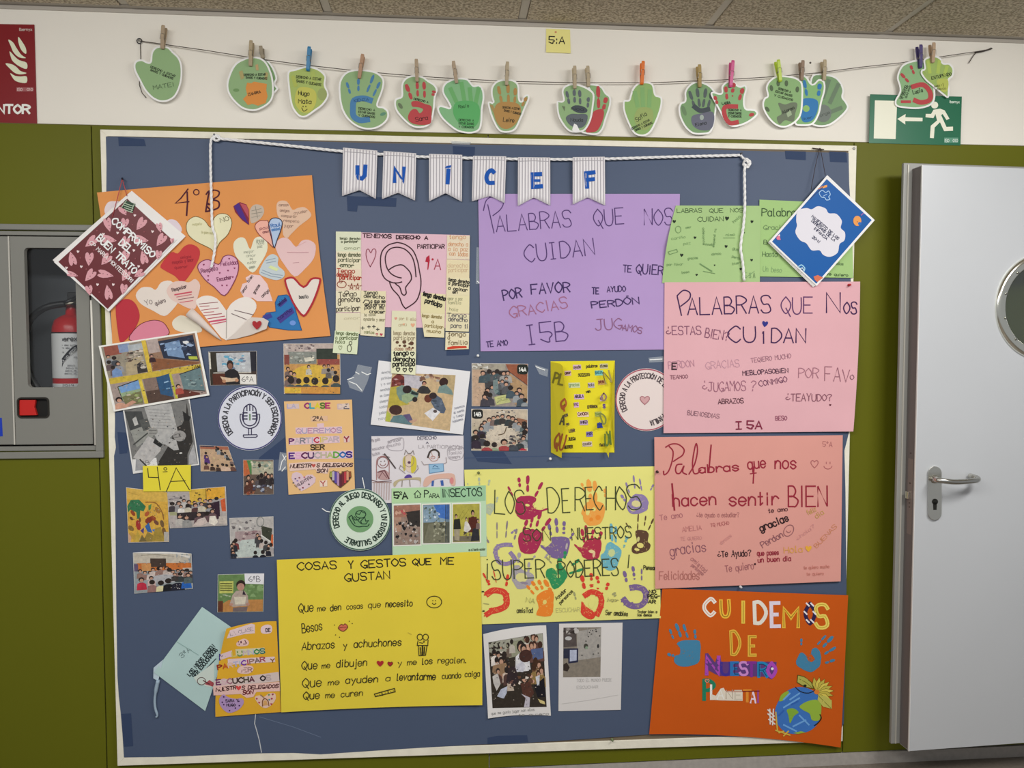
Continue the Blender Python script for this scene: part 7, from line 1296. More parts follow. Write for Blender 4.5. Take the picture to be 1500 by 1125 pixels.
def cp(c): c.poly(catmull([(692.5, 600.5), (699, 599.5), (706, 600.5), (707.5, 607), (706, 612.5), (699, 613.5), (692.5, 612.5), (691.3, 606)], True), '20221f').text('14B', 694.5, 609.5, 704.5, 609.5, 5.4, 1.6, 'e0e4dc', 0)
photo('photo of a class sitting in a ring seen from above, tagged 14B', [(690.5, 599), (773, 599.5), (773, 660.5), (690.5, 660)], 2.4, 'bcae98', d, caption=cp, g='pair of class photos')
# bottom crowd photo
q = [(707.8, 929), (800, 916), (807, 1048.5), (715, 1052.5)]
def d(p):
    p.rect(1, 1, 99, 99, '2c2620').rect(1, 1, 99, 20, '9a9a8a').poly([(30, 6), (66, 4), (60, 26), (36, 28)], '8a8c74').crowd([(8, 10), (16, 8), (24, 12), (34, 10), (42, 6), (68, 6)], 7, 20, tops=('d0c8bc', '6a5c50', 'b8b0a4')).crowd([(72, 6), (80, 4), (88, 8), (84, 14), (76, 14), (92, 16)], 8, 21, tops=('a86c58', 'c89880', '5a3c34'), hair='3a241c')
    p.crowd([(8, 18), (18, 20), (26, 24), (12, 28), (22, 32), (30, 34)], 9, 22, tops=('c8b4a4', 'e0d8d0', '9a6c54')).crowd([(56, 12), (64, 18)], 12, 23, tops=('d8d8dc',)).ell(66, 28, 12, 9, '3c2420').poly([(48, 40), (58, 34), (66, 42), (60, 50), (48, 48)], 'c8c8d4').poly([(76, 20), (98, 20), (98, 34), (80, 36)], '4a5a84').poly([(6, 36), (30, 34), (34, 46), (16, 52), (4, 46)], '8a6c50').crowd([(14, 44), (30, 46), (36, 56)], 8, 24, tops=('4a3430', 'b8a898')).poly([(4, 52), (14, 48), (18, 64), (10, 74), (5, 62)], 'c0bcb8').crowd([(84, 36), (90, 42), (80, 46), (92, 50), (86, 54)], 8, 25, tops=('6a4a30', 'b89a78', '8a7040'), hair='3a2418').poly([(34, 42), (46, 40), (52, 60), (40, 70), (28, 62)], '2a2024')
    p.poly([(10, 82), (18, 72), (30, 68), (28, 78), (22, 86), (16, 84)], 'b4bcd0').clutter(50, 54, 80, 66, 14, ['c89880', '3a2820', 'e0d4c8', '5a3c2c'], 2, 6, 26).poly([(54, 66), (72, 64), (78, 80), (66, 92), (58, 84)], '4a2c24').poly([(58, 99), (62, 86), (54, 80), (70, 86), (68, 99)], 'b8b4c0').poly([(84, 88), (96, 92), (97, 96), (88, 94)], 'c8b878').poly([(78, 70), (98, 60), (98, 86), (84, 86)], '14141a').clutter(30, 60, 50, 70, 5, ['c8b0a0', '6a4840'], 2, 4, 27).poly([(82, 58), (90, 56), (88, 70), (84, 70)], 'c8ccd4')
def cp(c): c.text('que me gusta jugar con ellos', 720, 1047, 783, 1041, 4, .6, '8a8a88', .3).text('te quiero', 760, 1049, 804, 1047, 3.2, .6, '7a7a78', .3)
photo('curled white-bordered photo of a crowd of children, below the handprint poster', q, 3, '2c2620', d, bulge=(3, 0, -3, 0), curl=[(708, 929, 45, 8), (715, 1052, 35, 5)], inner=[bil(q, .07, .1), bil(q, .945, .075), bil(q, .945, .905), bil(q, .075, .885)], border='d6d4d2', caption=cp)
q = [(819, 913.7), (912, 912), (909.4, 1039.8), (818, 1041.7)]
def d(p):
    p.rect(1, 1, 99, 99, '7c7468').poly([(36, 8), (99, 2), (99, 60), (38, 66)], '9c9892').poly([(1, 1), (40, 1), (34, 10), (36, 38), (1, 40)], '4a4240').ell(14, 22, 9, 4, 'b8b8b8').clutter(1, 2, 40, 14, 8, ['2c2624', '8a8480', 'b8b4b0'], 4, 9, 3).rect(1, 42, 20, 62, '26283a').poly([(14, 42), (40, 42), (40, 70), (14, 72)], '22243c').poly([(18, 45), (36, 45), (36, 66), (18, 68)], 'a8b0c8').ell(60, 38, 6, 5.4, '3c3c34').ell(62, 41, 4, 3, '7a9078').ell(92, 38, 3, 4, '2c2c2c').clutter(62, 4, 97, 20, 8, ['2a2a2a', 'b0aca6', '3c3a38'], 2, 4, 4)
    for x, y in ((50, 56), (80, 54), (93, 52), (60, 28), (74, 14)): p.ell(x, y, 2.4, 1.6, '5a5854')
    p.poly([(1, 74), (10, 70), (18, 80), (12, 88), (1, 86)], '2c2420').rect(62, 1, 64, 18, '8a8884')
def cp(c): c.text('TODO EL MUNDO PUEDE', 845, 999, 896, 998, 4.5, .6, 'aaa8a6', .3).text('ESCUCHAR', 845, 1009, 876, 1008, 4, .6, 'aaa8a6', .3).line([(823, 1031), (860, 1026), (905, 1018)], .7, 'bdbbb8')
photo('white sheet with a small dull photo of posters in its upper corner', q, 2.6, '7c7468', d, inner=[(825, 919), (881, 918.4), (879.8, 992), (824.5, 992.6)], border='cfccca', caption=cp)

# ------------------------------------------------------------------ mint sheet with three photos
s = Sheet('poster', 'mint green sheet lettered 5A para INSECTOS above three photos', 'poster', [(573.6, 716), (711.8, 711), (713, 815), (575, 817)], 5, 'b2cfae')
k = K(470, 620, .1667); p = s.pen()
p.rect(642.5, 714, 711.5, 732, '92c09a') if 0 else None
p.poly(k(1050, 562, 1447, 546, 1447, 680, 1050, 692), '93bd96').poly(k(622, 572, 1050, 560, 1050, 690, 622, 700), 'a9cb9c')
TX(p, k, '5', 645, 660, 688, 658, 9, 2, '202a20', jit=0); TX(p, k, 'ª'.replace('ª', 'º'), 692, 655, 715, 655, 9, 1.2, '202a20', jit=0); TX(p, k, 'A', 718, 665, 762, 662, 9, 2.2, '202a20', jit=0)
p.line(k(818, 625, 850, 592, 880, 625), 1.2, '26342a').line(k(828, 618, 828, 655, 872, 652, 872, 618), 1.2, '26342a').ell(*k(850, 640)[0], 1.2, 1.2, '26342a')
TX(p, k, 'P', 910, 650, 945, 650, 10, 1.5, '26342a', jit=0); TX(p, k, 'ARA', 952, 655, 1040, 655, 6, 1.5, '26342a', jit=.1); TX(p, k, 'INSECTOS', 1068, 648, 1415, 638, 11.5, 1.5, '26382e', jit=.15)
TX(p, k, 'en el huerto escolar', 1300, 1122, 1445, 1116, 3.6, .7, '5a6a50', jit=.2)
p.build('lettering', s.root)
def sub(q, bg, dr, lb):
    o = cut('photo_print', q, lambda x, y: s.base+.0006, 'dcdcd4', s.root, .0003, lb, m=mat('dcdcd4', .35)); p_ = s.pen([bil(q, .04, .03), bil(q, .96, .03), bil(q, .96, .97), bil(q, .04, .97)], up=.65); p_.rect(0, 0, 100, 100, bg); dr(p_); p_.build('picture', o, .4)
def d1(p): p.rect(1, 1, 99, 30, '9a6a58').poly([(44, 18), (99, 14), (99, 56), (60, 54)], '2c2826').rect(1, 30, 28, 66, 'a88470').clutter(2, 2, 50, 24, 10, ['b04a4c', '8a5c48', 'c89c84'], 4, 10, 2).clutter(6, 40, 98, 98, 50, ['e0dcd8', '1c1a1c', '8a8078', 'b8b0ac', '4a4240', '9a8c80'], 3, 9, 3)
def d2(p): p.rect(1, 1, 99, 46, '7a94a8').poly([(40, 1), (99, 1), (99, 40), (60, 34)], '3a68b8').clutter(2, 6, 70, 44, 34, ['c8d4dc', '3c4c54', '8aa4b4', '5a6c60'], 3, 8, 4).rect(1, 46, 99, 99, '5c5c48').poly([(1, 99), (20, 50), (60, 46), (96, 99)], '6c6c58').clutter(40, 44, 90, 96, 34, ['3a3c34', '8a8c74', '4c4e40', 'a8a890'], 3, 8, 5).rect(84, 1, 87, 99, '2a3440').rect(92, 1, 95, 99, '34404c')
def d3(p): p.rect(1, 1, 99, 80, 'a8a040').line([(20, 40), (40, 16)], .8, '8a8430').line([(30, 42), (60, 14)], .8, '8a8430').rect(1, 84, 99, 99, '6a6250').person(12, 32, 10, '1c1614', 'b89074', '20201e').poly([(2, 66), (4, 40), (26, 38), (30, 66)], '22221e').poly([(4, 66), (26, 66), (24, 96), (6, 94)], '9a9078').person(74, 24, 13, '181412', 'b08468', '4a2018').poly([(56, 74), (58, 36), (88, 34), (96, 64), (84, 76)], '4a2018').person(50, 40, 8, '3a2c24', 'c09c84', 'c8c4bc').poly([(40, 70), (44, 52), (58, 50), (68, 66), (52, 76)], 'd4d0c8').poly([(66, 99), (74, 66), (96, 60), (99, 96)], '26262a').crowd([(94, 44)], 9, 3).clutter(40, 74, 66, 94, 8, ['3a342c', '6a5c48'], 3, 7, 5)
sub(k(630, 712, 882, 702, 884, 1075, 634, 1082), '8a7468', d1, 'print of a cluttered work table'); sub(k(888, 708, 1142, 700, 1142, 1060, 890, 1066), '5c6454', d2, 'print of a wire fence and plants'); sub(k(1150, 702, 1405, 695, 1408, 1052, 1150, 1056), 'a8a040', d3, 'print of people before a yellow wall')

# ------------------------------------------------------------------ children's drawing sheet
s = Sheet('drawing', 'white sheet with three crayon figures behind desks, drawn by children', 'drawing', [(544, 639), (679, 638), (679.5, 736), (545, 737)], 3.2, 'cfcbcf')
p = s.pen(); PC = '8a8488'
TX(p, k, 'DERECHO', 850, 145, 1015, 140, 4.6, 1, '5c5a68', jit=.3); TX(p, k, 'A', 925, 178, 945, 178, 2.6, 1, '5c5a68'); TX(p, k, 'LA PARTICIPACION', 860, 220, 1240, 225, 5, .7, PC, jit=.4)
for t, x0, y0, x1, y1 in (('opinar en', 1115, 240, 1235, 232), ('familia', 1125, 275, 1235, 268), ('siempre', 1130, 310, 1225, 305), ('Me gusta', 450, 165, 520, 150), ('aprender', 590, 175, 710, 150), ('mucho', 600, 210, 700, 190), ('escuchar a', 455, 240, 590, 215), ('todos', 455, 290, 520, 270)): TX(p, k, t, x0, y0, x1, y1, 4.4, .7, 'a09aa0', jit=.4)
p.line(k(600, 160, 660, 135, 720, 130, 730, 190, 715, 235, 640, 240, 590, 220), .8, 'a09aa0', closed=True, smooth=True).line(k(1120, 215, 1180, 200, 1250, 215, 1245, 300, 1180, 325, 1120, 300), .8, 'a8a2a8', closed=True, smooth=True)
p.line(k(490, 495, 490, 340, 510, 300, 550, 290, 590, 310, 600, 350, 600, 490), 1, '9a6a68', smooth=True).ring(*k(545, 345)[0], 8, 8, 1, '8a5c5c').ring(*k(545, 352)[0], 4, 3.6, .9, '8a5c5c', 0, 10, 10, 170).ell(*k(528, 335)[0], .8, .8, '5a4040').ell(*k(560, 332)[0], .8, .8, '5a4040').poly(catmull(k(500, 430, 550, 410, 590, 430, 600, 490, 510, 490), True), 'b09090').line(k(500, 430, 560, 415, 600, 490), 1.8, '6a4448').line(k(510, 480, 540, 430, 580, 480), 1, '6a4448')
p.line(k(560, 270, 600, 320, 655, 395), 2, '4a4040').line(k(545, 275, 605, 300), 1, '6a5c5c').line(k(450, 500, 500, 515, 620, 505), 1.2, '6a4c4c').line(k(455, 520, 620, 520), .9, '8a6c64')
for x in range(470, 620, 22): p.line(k(x, 525, x-5, 670), 1.6, 'b0a0a0')
p.poly(catmull(k(720, 350, 735, 290, 780, 270, 830, 300, 835, 380, 800, 430, 760, 420), True), 'cdbcae').poly(catmull(k(800, 290, 835, 310, 838, 400, 800, 440, 790, 380), True), 'c4b840').poly(catmull(k(720, 330, 740, 290, 745, 390, 728, 420), True), 'b8ac50').line(k(735, 275, 745, 235, 765, 265, 790, 265, 810, 240, 820, 275), 1.1, '7a706c').ell(*k(776, 345)[0], 2.4, 2, '5a3c50').ring(*k(775, 330)[0], 7, 9, .8, '8a7a70').line(k(735, 400, 700, 370, 690, 400, 740, 440), .9, '8a8080').line(k(820, 440, 855, 400, 850, 370), .9, '8a8080').poly(catmull(k(735, 480, 755, 455, 785, 452, 800, 480), True), '54408c')
p.poly(catmull(k(640, 520, 700, 490, 850, 475, 880, 490, 870, 560, 860, 500, 700, 505, 650, 560), True), 'b0a484').line(k(715, 505, 712, 555), 1, '7a7060').line(k(780, 500, 785, 555), 1, '7a7060')
p.line(k(940, 300, 960, 250, 1000, 232, 1035, 255, 1038, 300), 2.4, '3c3430', smooth=True).line(k(950, 300, 975, 330, 1020, 325, 1035, 290), .9, 'b08c80', smooth=True).line(k(970, 250, 985, 300), .7, 'b09080').ring(*k(985, 300)[0], 3, 2, .7, 'b07a70').line(k(885, 335, 905, 365, 960, 360), 1, '9a9090').line(k(1070, 360, 1105, 345, 1100, 300), 1, '9a9090').poly(k(950, 362, 1075, 355, 1080, 420, 955, 440), '8ab0cc').line(k(950, 362, 1075, 355, 1080, 420, 955, 440), .9, '5a84a8', closed=True).line(k(985, 385, 1000, 370, 1030, 385), 1, '3a5c84').line(k(980, 400, 1040, 400), .9, '5a84a8')
p.poly(catmull(k(900, 550, 920, 480, 1000, 450, 1150, 440, 1180, 480, 1180, 545, 1145, 540, 1130, 490, 1000, 495, 940, 550), True), 'cda898').poly(k(975, 505, 995, 503, 990, 552, 972, 552), '3a5ca0').poly(k(1050, 503, 1075, 500, 1080, 548, 1058, 550), '3a5ca0').ell(*k(1150, 505)[0], 3, 5, 'c88080')
p.build('crayon_drawing', s.root)

# ------------------------------------------------------------------ yellow leaflet with folded flaps
s = Sheet('leaflet', 'bright yellow folded leaflet with two side flaps and many small pasted words', 'leaflet', [(806.5, 529.3), (900.7, 528.3), (900, 662.8), (807, 662.8)], 2.4, 'd8cc28')
k = K(680, 520, .20667); p = s.pen()
wl = [(800, 88, 'ayuda', '4a3c20', 'c8a8b8'), (905, 82, 'palabras', '3a3020', None), (990, 80, 'clase', '3a3020', 'c0b890'), (735, 130, 'amor', '4a2c20', 'c8a8a8'), (850, 145, 'NECESITO', '2a2820', None), (955, 128, 'BASTA', '205a6c', '7ac0b8'), (972, 195, 'MAMA', '6a2020', 'c8a060'), (780, 215, 'gracias', '7a9060', 'c4cca0'), (900, 215, 'hola', '5a5040', 'b8b0b8'), (815, 297, 'ABUELA', '2c2420', 'c8a8c8'), (880, 262, 'ven', '2a2420', None), (975, 310, 'si', '6a4c60', 'c8b0c0'), (795, 355, 'PAZ', '4a3040', 'd0a8c8'), (910, 370, 'ENTRADA', '4a3c30', None), (842, 422, 'CANCION', '5a2020', 'e0c8b0'), (950, 420, 'bien', '6a8040', 'a8b060'), (735, 492, 'yo', '3a2c4c', None), (848, 480, 'AMIGO', '3a2c3c', 'b8a0b8'), (960, 500, 'MAR', '2a2c60', '3a50a0'), (765, 540, 'LEER', '4a2c40', None), (888, 562, 'AMOR', '3a2c60', '8a80b8'), (765, 598, 'JUEGA', '3a3020', None), (872, 632, 'ayudar', '6a5c50', 'c8b8a8'), (740, 655, 'QUERER', '3a3020', None), (985, 640, 'feliz', '4a3c30', None), (725, 430, 'UN', '4a4060', None), (715, 355, '4', '3a3020', None)]
for x, y, t, c, b_ in wl:
    n_ = len(t)*11
    if b_: p.poly([(q_[0], q_[1]) for q_ in k(x-n_*.55, y-18, x+n_*.5, y-20, x+n_*.55, y+16, x-n_*.5, y+18)], b_)
    TX(p, k, t, x-n_*.45, y+8, x+n_*.45, y+4, 4.2, 1.1, c, jit=.35)
p.build('pasted_words', s.root)
def flapy(name, hinge, free, lab):
    """hinge: two spots on the sheet; free: three spots that stand off it"""
    pts = [(*hinge[0], .6), *[(*f_[:2], f_[2]) for f_ in free], (*hinge[1], .6)]
    V = [P(x, y, s.base+m_/1000) for x, y, m_ in pts]
    h0, h1 = Vector(V[0]), Vector(V[-1])
    o = mk(name, V, [tuple(range(len(V)))[::-1]], mat('bdb022', .75), s.root, label=lab); sm = o.modifiers.new('t', 'SOLIDIFY'); sm.thickness = .0005; sm.offset = 0
    return o
(h0,), (h1,) = k(613, 48), k(615, 690)
fl1 = [(*k(680, 62)[0], 20), (*k(697, 80)[0], 26), (*k(712, 230)[0], 30), (*k(706, 420)[0], 29), (*k(690, 730)[0], 26)]
flapy('flap', (h0, h1), fl1, 'left folded flap')
def fd(x, y): return s.base+.0006+.030*max(0, min(1.05, (x-806.5)/20))**.9
p = Pen(fd); br = '8a5c24'
p.q = None
for t, x0, y0, x1, y1, h, c in (('PL', 628, 195, 695, 212, 15, '6a6420'), ('Q', 680, 378, 712, 385, 15, '9a5028'), ('A', 678, 490, 706, 495, 14, '4a4430'), ('QU', 632, 655, 700, 672, 22, '8a4c24')): TX(p, k, t, x0, y0, x1, y1, h, 2.6, c, jit=0)
p.build('flap_lettering', s.root, lift=.0012)
(h0,), (h1,) = k(1066, 46), k(1065, 690)
fl2 = [(*k(1024, 728)[0], 14), (*k(1008, 690)[0], 17), (*k(1046, 400)[0], 12), (*k(1056, 100)[0], 8)]
flapy('flap', (h0, h1), fl2, 'right folded flap')
p = s.pen(up=16)
for t, x0, y0, x1, y1, h, c in (('N', 1005, 205, 1045, 195, 18, '9a8c50'), ('O', 975, 325, 1005, 325, 11, '8a7060'), ('S', 985, 375, 998, 375, 5, '5a4080'), ('D', 985, 490, 1012, 480, 15, '7a8040'), ('A', 945, 515, 980, 512, 7, '2c3c90'), ('U', 998, 640, 1022, 640, 16, '5a7030'), ('V', 1028, 640, 1052, 635, 20, '5a7030')): TX(p, k, t, x0, y0, x1, y1, h, 2.4, c, jit=0)
p.build('flap_lettering', s.root)

# ------------------------------------------------------------------ light orange class card
q = [(416, 588), (515.6, 585.4), (520, 718), (422.7, 724.7)]
s = Sheet('poster', 'light orange card with pasted letters LA CLASE DE 2A and two hearts at its foot', 'poster', q, 3, 'd9b27c', curl=[(515, 585, 14, 1)])
k = K(330, 570, .14667); p = s.pen()
MC = ['8a2c8c', '2c8a9c', 'c8b830', '3c7a3c', 'b82c50', '3a50a0', 'c87830']
LPK = 'd4b8c0'
p.poly(k(612, 150, 735, 145, 740, 195, 615, 200), 'c8b4b0'); TX(p, k, 'LA', 620, 190, 700, 188, 6, 2, 'a8a0b8', jit=0); TX(p, k, 'CLASE', 795, 190, 1045, 188, 7, 2.8, MC[0], jit=0, cols=['8a2c6c', '2c9aa8', 'd0c030', '50702c', 'a82868'])
p.poly(k(1115, 150, 1235, 140, 1245, 200, 1120, 205), 'd0bcae'); TX(p, k, 'DE', 1125, 195, 1235, 195, 6.5, 1.8, 'b0a0a8', jit=0, cols=['c0a8a8', '5a5660'])
p.poly(k(850, 275, 1020, 265, 1025, 320, 860, 325), 'd4b090'); TX(p, k, '2ºA', 875, 315, 975, 312, 6, 1.6, '4a3c34', jit=.1)
p.poly(k(915, 345, 985, 340, 985, 385, 920, 388), LPK).poly(k(700, 385, 1165, 372, 1168, 442, 705, 448), LPK); TX(p, k, 'QUEREMOS', 712, 440, 1160, 432, 6.6, 1.6, '8a7a9c', jit=.1, cols=['a888a8', '8a90b0', 'b07890', '9a88a0'])
p.poly(k(630, 490, 1140, 465, 1145, 535, 635, 560), LPK); TX(p, k, 'PARTICIPAR', 640, 545, 1130, 522, 7, 2.4, '', jit=.1, cols=['5a1c5c', 'b8a8b0', '7a7880', 'a8a0a8', 'a8a8b8', 'b02840', 'c8b440', 'c0b080', 'b8a8a8', 'b0a0a8']); p.poly(k(1180, 470, 1245, 465, 1245, 530, 1185, 535), 'd4b8b0'); TX(p, k, 'Y', 1192, 525, 1235, 522, 7, 2.6, '8a2c3c', jit=0)
TX(p, k, 'SER', 855, 605, 988, 602, 7, 2.2, '', jit=0, cols=['3c342c', '6a5434', '4a3c2c'])
p.poly(k(625, 625, 1275, 612, 1275, 690, 630, 705), LPK); TX(p, k, 'ESCUCHADOS', 640, 692, 1262, 678, 7.5, 2.9, '', jit=.05, cols=['4a2078', 'd0a0c0', '5a1c4c', '4a2c5c', 'a8a0a0', 'b0a890', 'a8b070', '5c9a3c', '2868a8', '301c78'])
p.poly(k(635, 740, 860, 725, 1270, 735, 1272, 775, 1040, 790, 1020, 845, 920, 835, 900, 800, 645, 820), 'd8bcb0'); TX(p, k, 'NUESTR', 648, 788, 855, 780, 5, 1.7, '3a2020', jit=.1, slant=.2); p.heart(*k(882, 765)[0], 6, 5.4, 'b05048'); TX(p, k, 'S DELEGADOS', 912, 778, 1268, 772, 4.8, 1.7, '3a2020', jit=.1, slant=.2); TX(p, k, 'SON', 915, 835, 1018, 828, 5, 1.7, '3a2020', jit=.1, slant=.2)
p.poly(k(940, 915, 1018, 908, 1020, 970, 945, 975), 'dcc8b8'); TX(p, k, 'Y', 955, 968, 1000, 965, 7, 1.8, 'a03c3c', jit=0)
p.build('lettering', s.root)
onp(s, p.hpts(*k(775, 930)[0], 37, 27, 10), 1, 'd0b8c0', 'paper_heart', 'speckled pale heart')
pp = s.pen(up=1.05); TX(pp, k, 'VALENTINA', 705, 985, 870, 885, 4, 1, '4a3c44', jit=.2); [pp.ell(*k(x, y)[0], 1.4, 1.2, c, 0, 7) for x, y, c in ((700, 895, '5a4a6a'), (740, 885, '8a5a5c'), (790, 880, 'b06a7c'), (720, 915, '8a7ab0'), (775, 985, '7a3040'), (835, 950, '6a5a5c'), (680, 935, '5a5a5c'), (830, 875, 'a08088'), (745, 1000, '8a6a70'))]; pp.build('drawing', s.root)
onp(s, p.hpts(*k(1150, 900)[0], 33, 25, 0), 1, '4a2a38', 'paper_heart', 'heart striped in many colours')
pp = s.pen(up=1.05); hx, hy = k(1150, 900)[0]
for i, c in enumerate(('9aa050', 'b0a8b0', '5a4a9c', 'a884a8', '5a2838', '6a2c34', 'b03c44', 'c89070', '8a4c34')):
    x = hx-14+i*3.5; t_ = abs(x-hx)/16.5; pp.line([(x, hy-10.5+3*(1 if abs(x-hx) < 2 else 0)), (x, hy+11.5-19*t_**1.2)], 3.3, c)
pp.line([hxy for hxy in p.hpts(hx, hy, 33, 25, 0)], .8, '6a5a30', closed=True); pp.build('drawing', s.root)

# ------------------------------------------------------------------ gold class card
s = Sheet('poster', 'gold card with pasted letters about children taking part, curling beside the yellow COSAS poster', 'poster', [(331.6, 921), (405, 910), (411.6, 1043), (315.6, 1050)], 4, 'd3a22c', bulge=(3, 0, 0, 5), curl=[(326, 925, 60, 16), (315, 1000, 50, 5)])
k = K(300, 890, .14222); p = s.pen()
L2 = 'd4bec0'
p.poly(k(260, 235, 480, 165, 515, 175, 515, 265, 400, 275, 225, 320), L2).poly(catmull(k(580, 205, 640, 175, 690, 195, 680, 260, 590, 265), True), 'd8c0c4'); TX(p, k, 'LA CLASE', 265, 290, 500, 235, 5, .9, '8a8088', jit=.3); TX(p, k, 'DE', 630, 250, 675, 248, 5, 1.6, '3c3438')
p.poly(catmull(k(330, 360, 400, 320, 450, 345, 440, 390, 340, 398), True), 'dab8b0'); TX(p, k, '1ºB', 345, 385, 430, 372, 5, 1.4, '5a3040')
p.poly(k(150, 485, 280, 440, 280, 500, 160, 540), L2).poly(k(315, 430, 615, 412, 618, 472, 320, 495), 'c8c4a0'); TX(p, k, 'A', 155, 540, 205, 505, 6.5, 2.8, '3c2878', jit=0); TX(p, k, 'ALUMNOS', 225, 510, 618, 468, 6.4, 2.4, '', jit=.05, cols=['d8b8c8', 'c8b860', '6a8c50', 'b8a8b0', 'a8a8c0', '2c7a4c', '2c6a60'])
p.poly(k(235, 530, 720, 505, 725, 560, 240, 590), L2); TX(p, k, 'PARTICIPAR', 135, 640, 620, 552, 6.4, 2.3, '', jit=.1, cols=['8a3020', 'b85424', 'd0b0a0', 'a8a8c8', 'a8b8c8', '6a2c9c', 'a03c5c', '8a6a60', '6a5a5c', '9a4a58']); TX(p, k, 'Y', 680, 565, 718, 562, 5, 2, '7a5030', jit=0)
p.poly(catmull(k(335, 640, 380, 600, 480, 600, 500, 640, 450, 680, 350, 675), True), 'd8b8b0'); TX(p, k, 'SER', 345, 665, 485, 660, 6, 1.6, '8a6a68', jit=0)
p.poly(k(90, 755, 760, 662, 770, 760, 95, 815), 'c8b8b4'); TX(p, k, 'ESCUCHADOS', 120, 795, 680, 745, 7, 2.6, '', jit=.05, cols=['6a2c58', 'c8a8b0', '9a6a78', '4a3834', '3c2c28', '4c4438', '5a2c3c', 'c8b8b8', '2c2428', 'b0a0a0'])
p.poly(k(85, 810, 770, 765, 775, 860, 530, 870, 500, 920, 430, 930, 370, 890, 90, 905), 'dab4ac'); TX(p, k, 'NUESTR', 115, 865, 320, 840, 5, 1.8, '3a1c1c', jit=.1, slant=.2); p.heart(*k(348, 830)[0], 8, 7, 'c84848'); TX(p, k, 'S DELEGADOS', 380, 845, 755, 825, 5, 1.7, '4a1c20', jit=.1, slant=.2); TX(p, k, 'SON', 390, 895, 495, 888, 5.4, 1.9, '6a2428', jit=.1, slant=.2)
p.build('lettering', s.root)
onp(s, catmull(k(150, 940, 190, 895, 245, 925, 320, 940, 385, 935, 400, 985, 350, 1050, 260, 1085, 200, 1060, 155, 1000), True), 1, 'a88cb8', 'paper_heart', 'lilac paper heart')
pp = s.pen(up=1.05); TX(pp, k, 'SARA Y', 215, 975, 345, 970, 4, 1.1, '2c2434', jit=.2); TX(pp, k, 'HUGO', 225, 1015, 315, 1015, 3.4, 1.2, '2c2434', jit=.2); [pp.ell(*k(x, y)[0], 1.2, 1.2, '3a1c4c', 0, 6) for x, y in ((195, 920), (180, 975), (195, 1000), (355, 1010), (315, 1035), (255, 1062), (350, 965))]; pp.build('drawing', s.root)
onp(s, catmull(k(515, 930, 560, 905, 610, 920, 660, 885, 720, 885, 730, 940, 690, 1000, 630, 1035, 570, 1010), True), 1, 'd8b8a8', 'paper_heart', 'pink paper heart with a brown arch')
pp = s.pen(up=1.05); pp.line(k(595, 1015, 595, 960, 620, 938, 650, 960, 660, 1010), 1.4, '7a4c28', smooth=True).line(k(575, 900, 615, 935), 1.4, '8a7058').poly(k(600, 1010, 605, 960, 635, 955, 650, 1005), 'c89a60'); [pp.heart(*k(x, y)[0], 3, 3, c) for x, y, c in ((535, 940, 'a03850'), (560, 980, 'b04050'), (690, 940, 'a02c48'), (685, 995, 'a03850'), (700, 895, '8a2c40'), (660, 900, '5a8a5c'), (665, 950, '4a8a9c'))]; pp.build('drawing', s.root)

# ------------------------------------------------------------------ pale teal card with a ribbon
s = Sheet('poster', 'pale teal card marked 3ºA tipped on its corner, partly under the gold card', 'poster', [(296, 889), (342, 921), (300.5, 1041.5), (225.5, 985)], 2.8, 'a9c4c2', curl=[(226, 985, 40, 6)])
k = K(200, 860, .17778); p = s.pen()
TX(p, k, '3ºA', 372, 588, 452, 520, 7, .9, '4a5c5c', jit=.2)
TX(p, k, 'LOS NIÑOS EXIGEN', 440, 735, 645, 490, 5.5, 1.7, '1e2a2c', jit=.15); TX(p, k, 'SER ESCUCHADOS', 480, 748, 668, 520, 5.5, 1.7, '1e2a2c', jit=.15)
p.line(k(565, 682, 655, 590), 1.2, '1e2a2c').poly(k(470, 745, 560, 680, 640, 620, 640, 820, 580, 820, 500, 790), 'c0ccc4').ring(*k(535, 775)[0], 6, 5.4, 1.1, '5a4a48').poly(k(560, 800, 600, 765, 640, 790, 630, 820), 'a04a50').line(k(550, 770, 600, 800), 1.6, '5a3034').line(k(330, 450, 510, 560), 1, '8aa8a4')
p.build('handwriting', s.root)
cut('folded_edge', k(140, 665, 218, 598, 178, 775, 138, 752), s.base+.003, 'b4c6d0', s.root, .0006, 'folded blue-grey edge')
MB().tube([P(*a_, .030) for a_ in catmull(k(178, 765, 160, 850, 150, 930, 155, 1000, 172, 1055, 160, 1072), False, 3)], [.006]*4+[.004]*8+[.003]*4, 6).build('ribbon', mat('94a8b8', .6), s.root, True, 'twisted grey-blue ribbon') if len(catmull(k(178, 765, 160, 850, 150, 930, 155, 1000, 172, 1055, 160, 1072), False, 3)) == 16 else None

# yellow 4A sign
s = Sheet('sign_card', 'yellow card reading 4ºA in thin black marker above the mural photo', 'sign', [(209, 682.5), (279.5, 681), (279.5, 719.5), (210, 720)], 6.5, 'd9cc3c')
k = K(170, 670, .1667); p = s.pen()
p.line(k(278, 95, 285, 175, 372, 178), 1.2, '2c2c20').line(k(362, 85, 388, 285), 1.2, '2c2c20').ring(*k(433, 100)[0], 2.2, 2, 1.1, '2c2c20').line(k(412, 127, 450, 125), 1, '2c2c20').line(k(443, 298, 528, 92, 645, 285), 1.3, '2c2c20').line(k(482, 212, 608, 205), 1.2, '2c2c20')
p.build('handwriting', s.root)

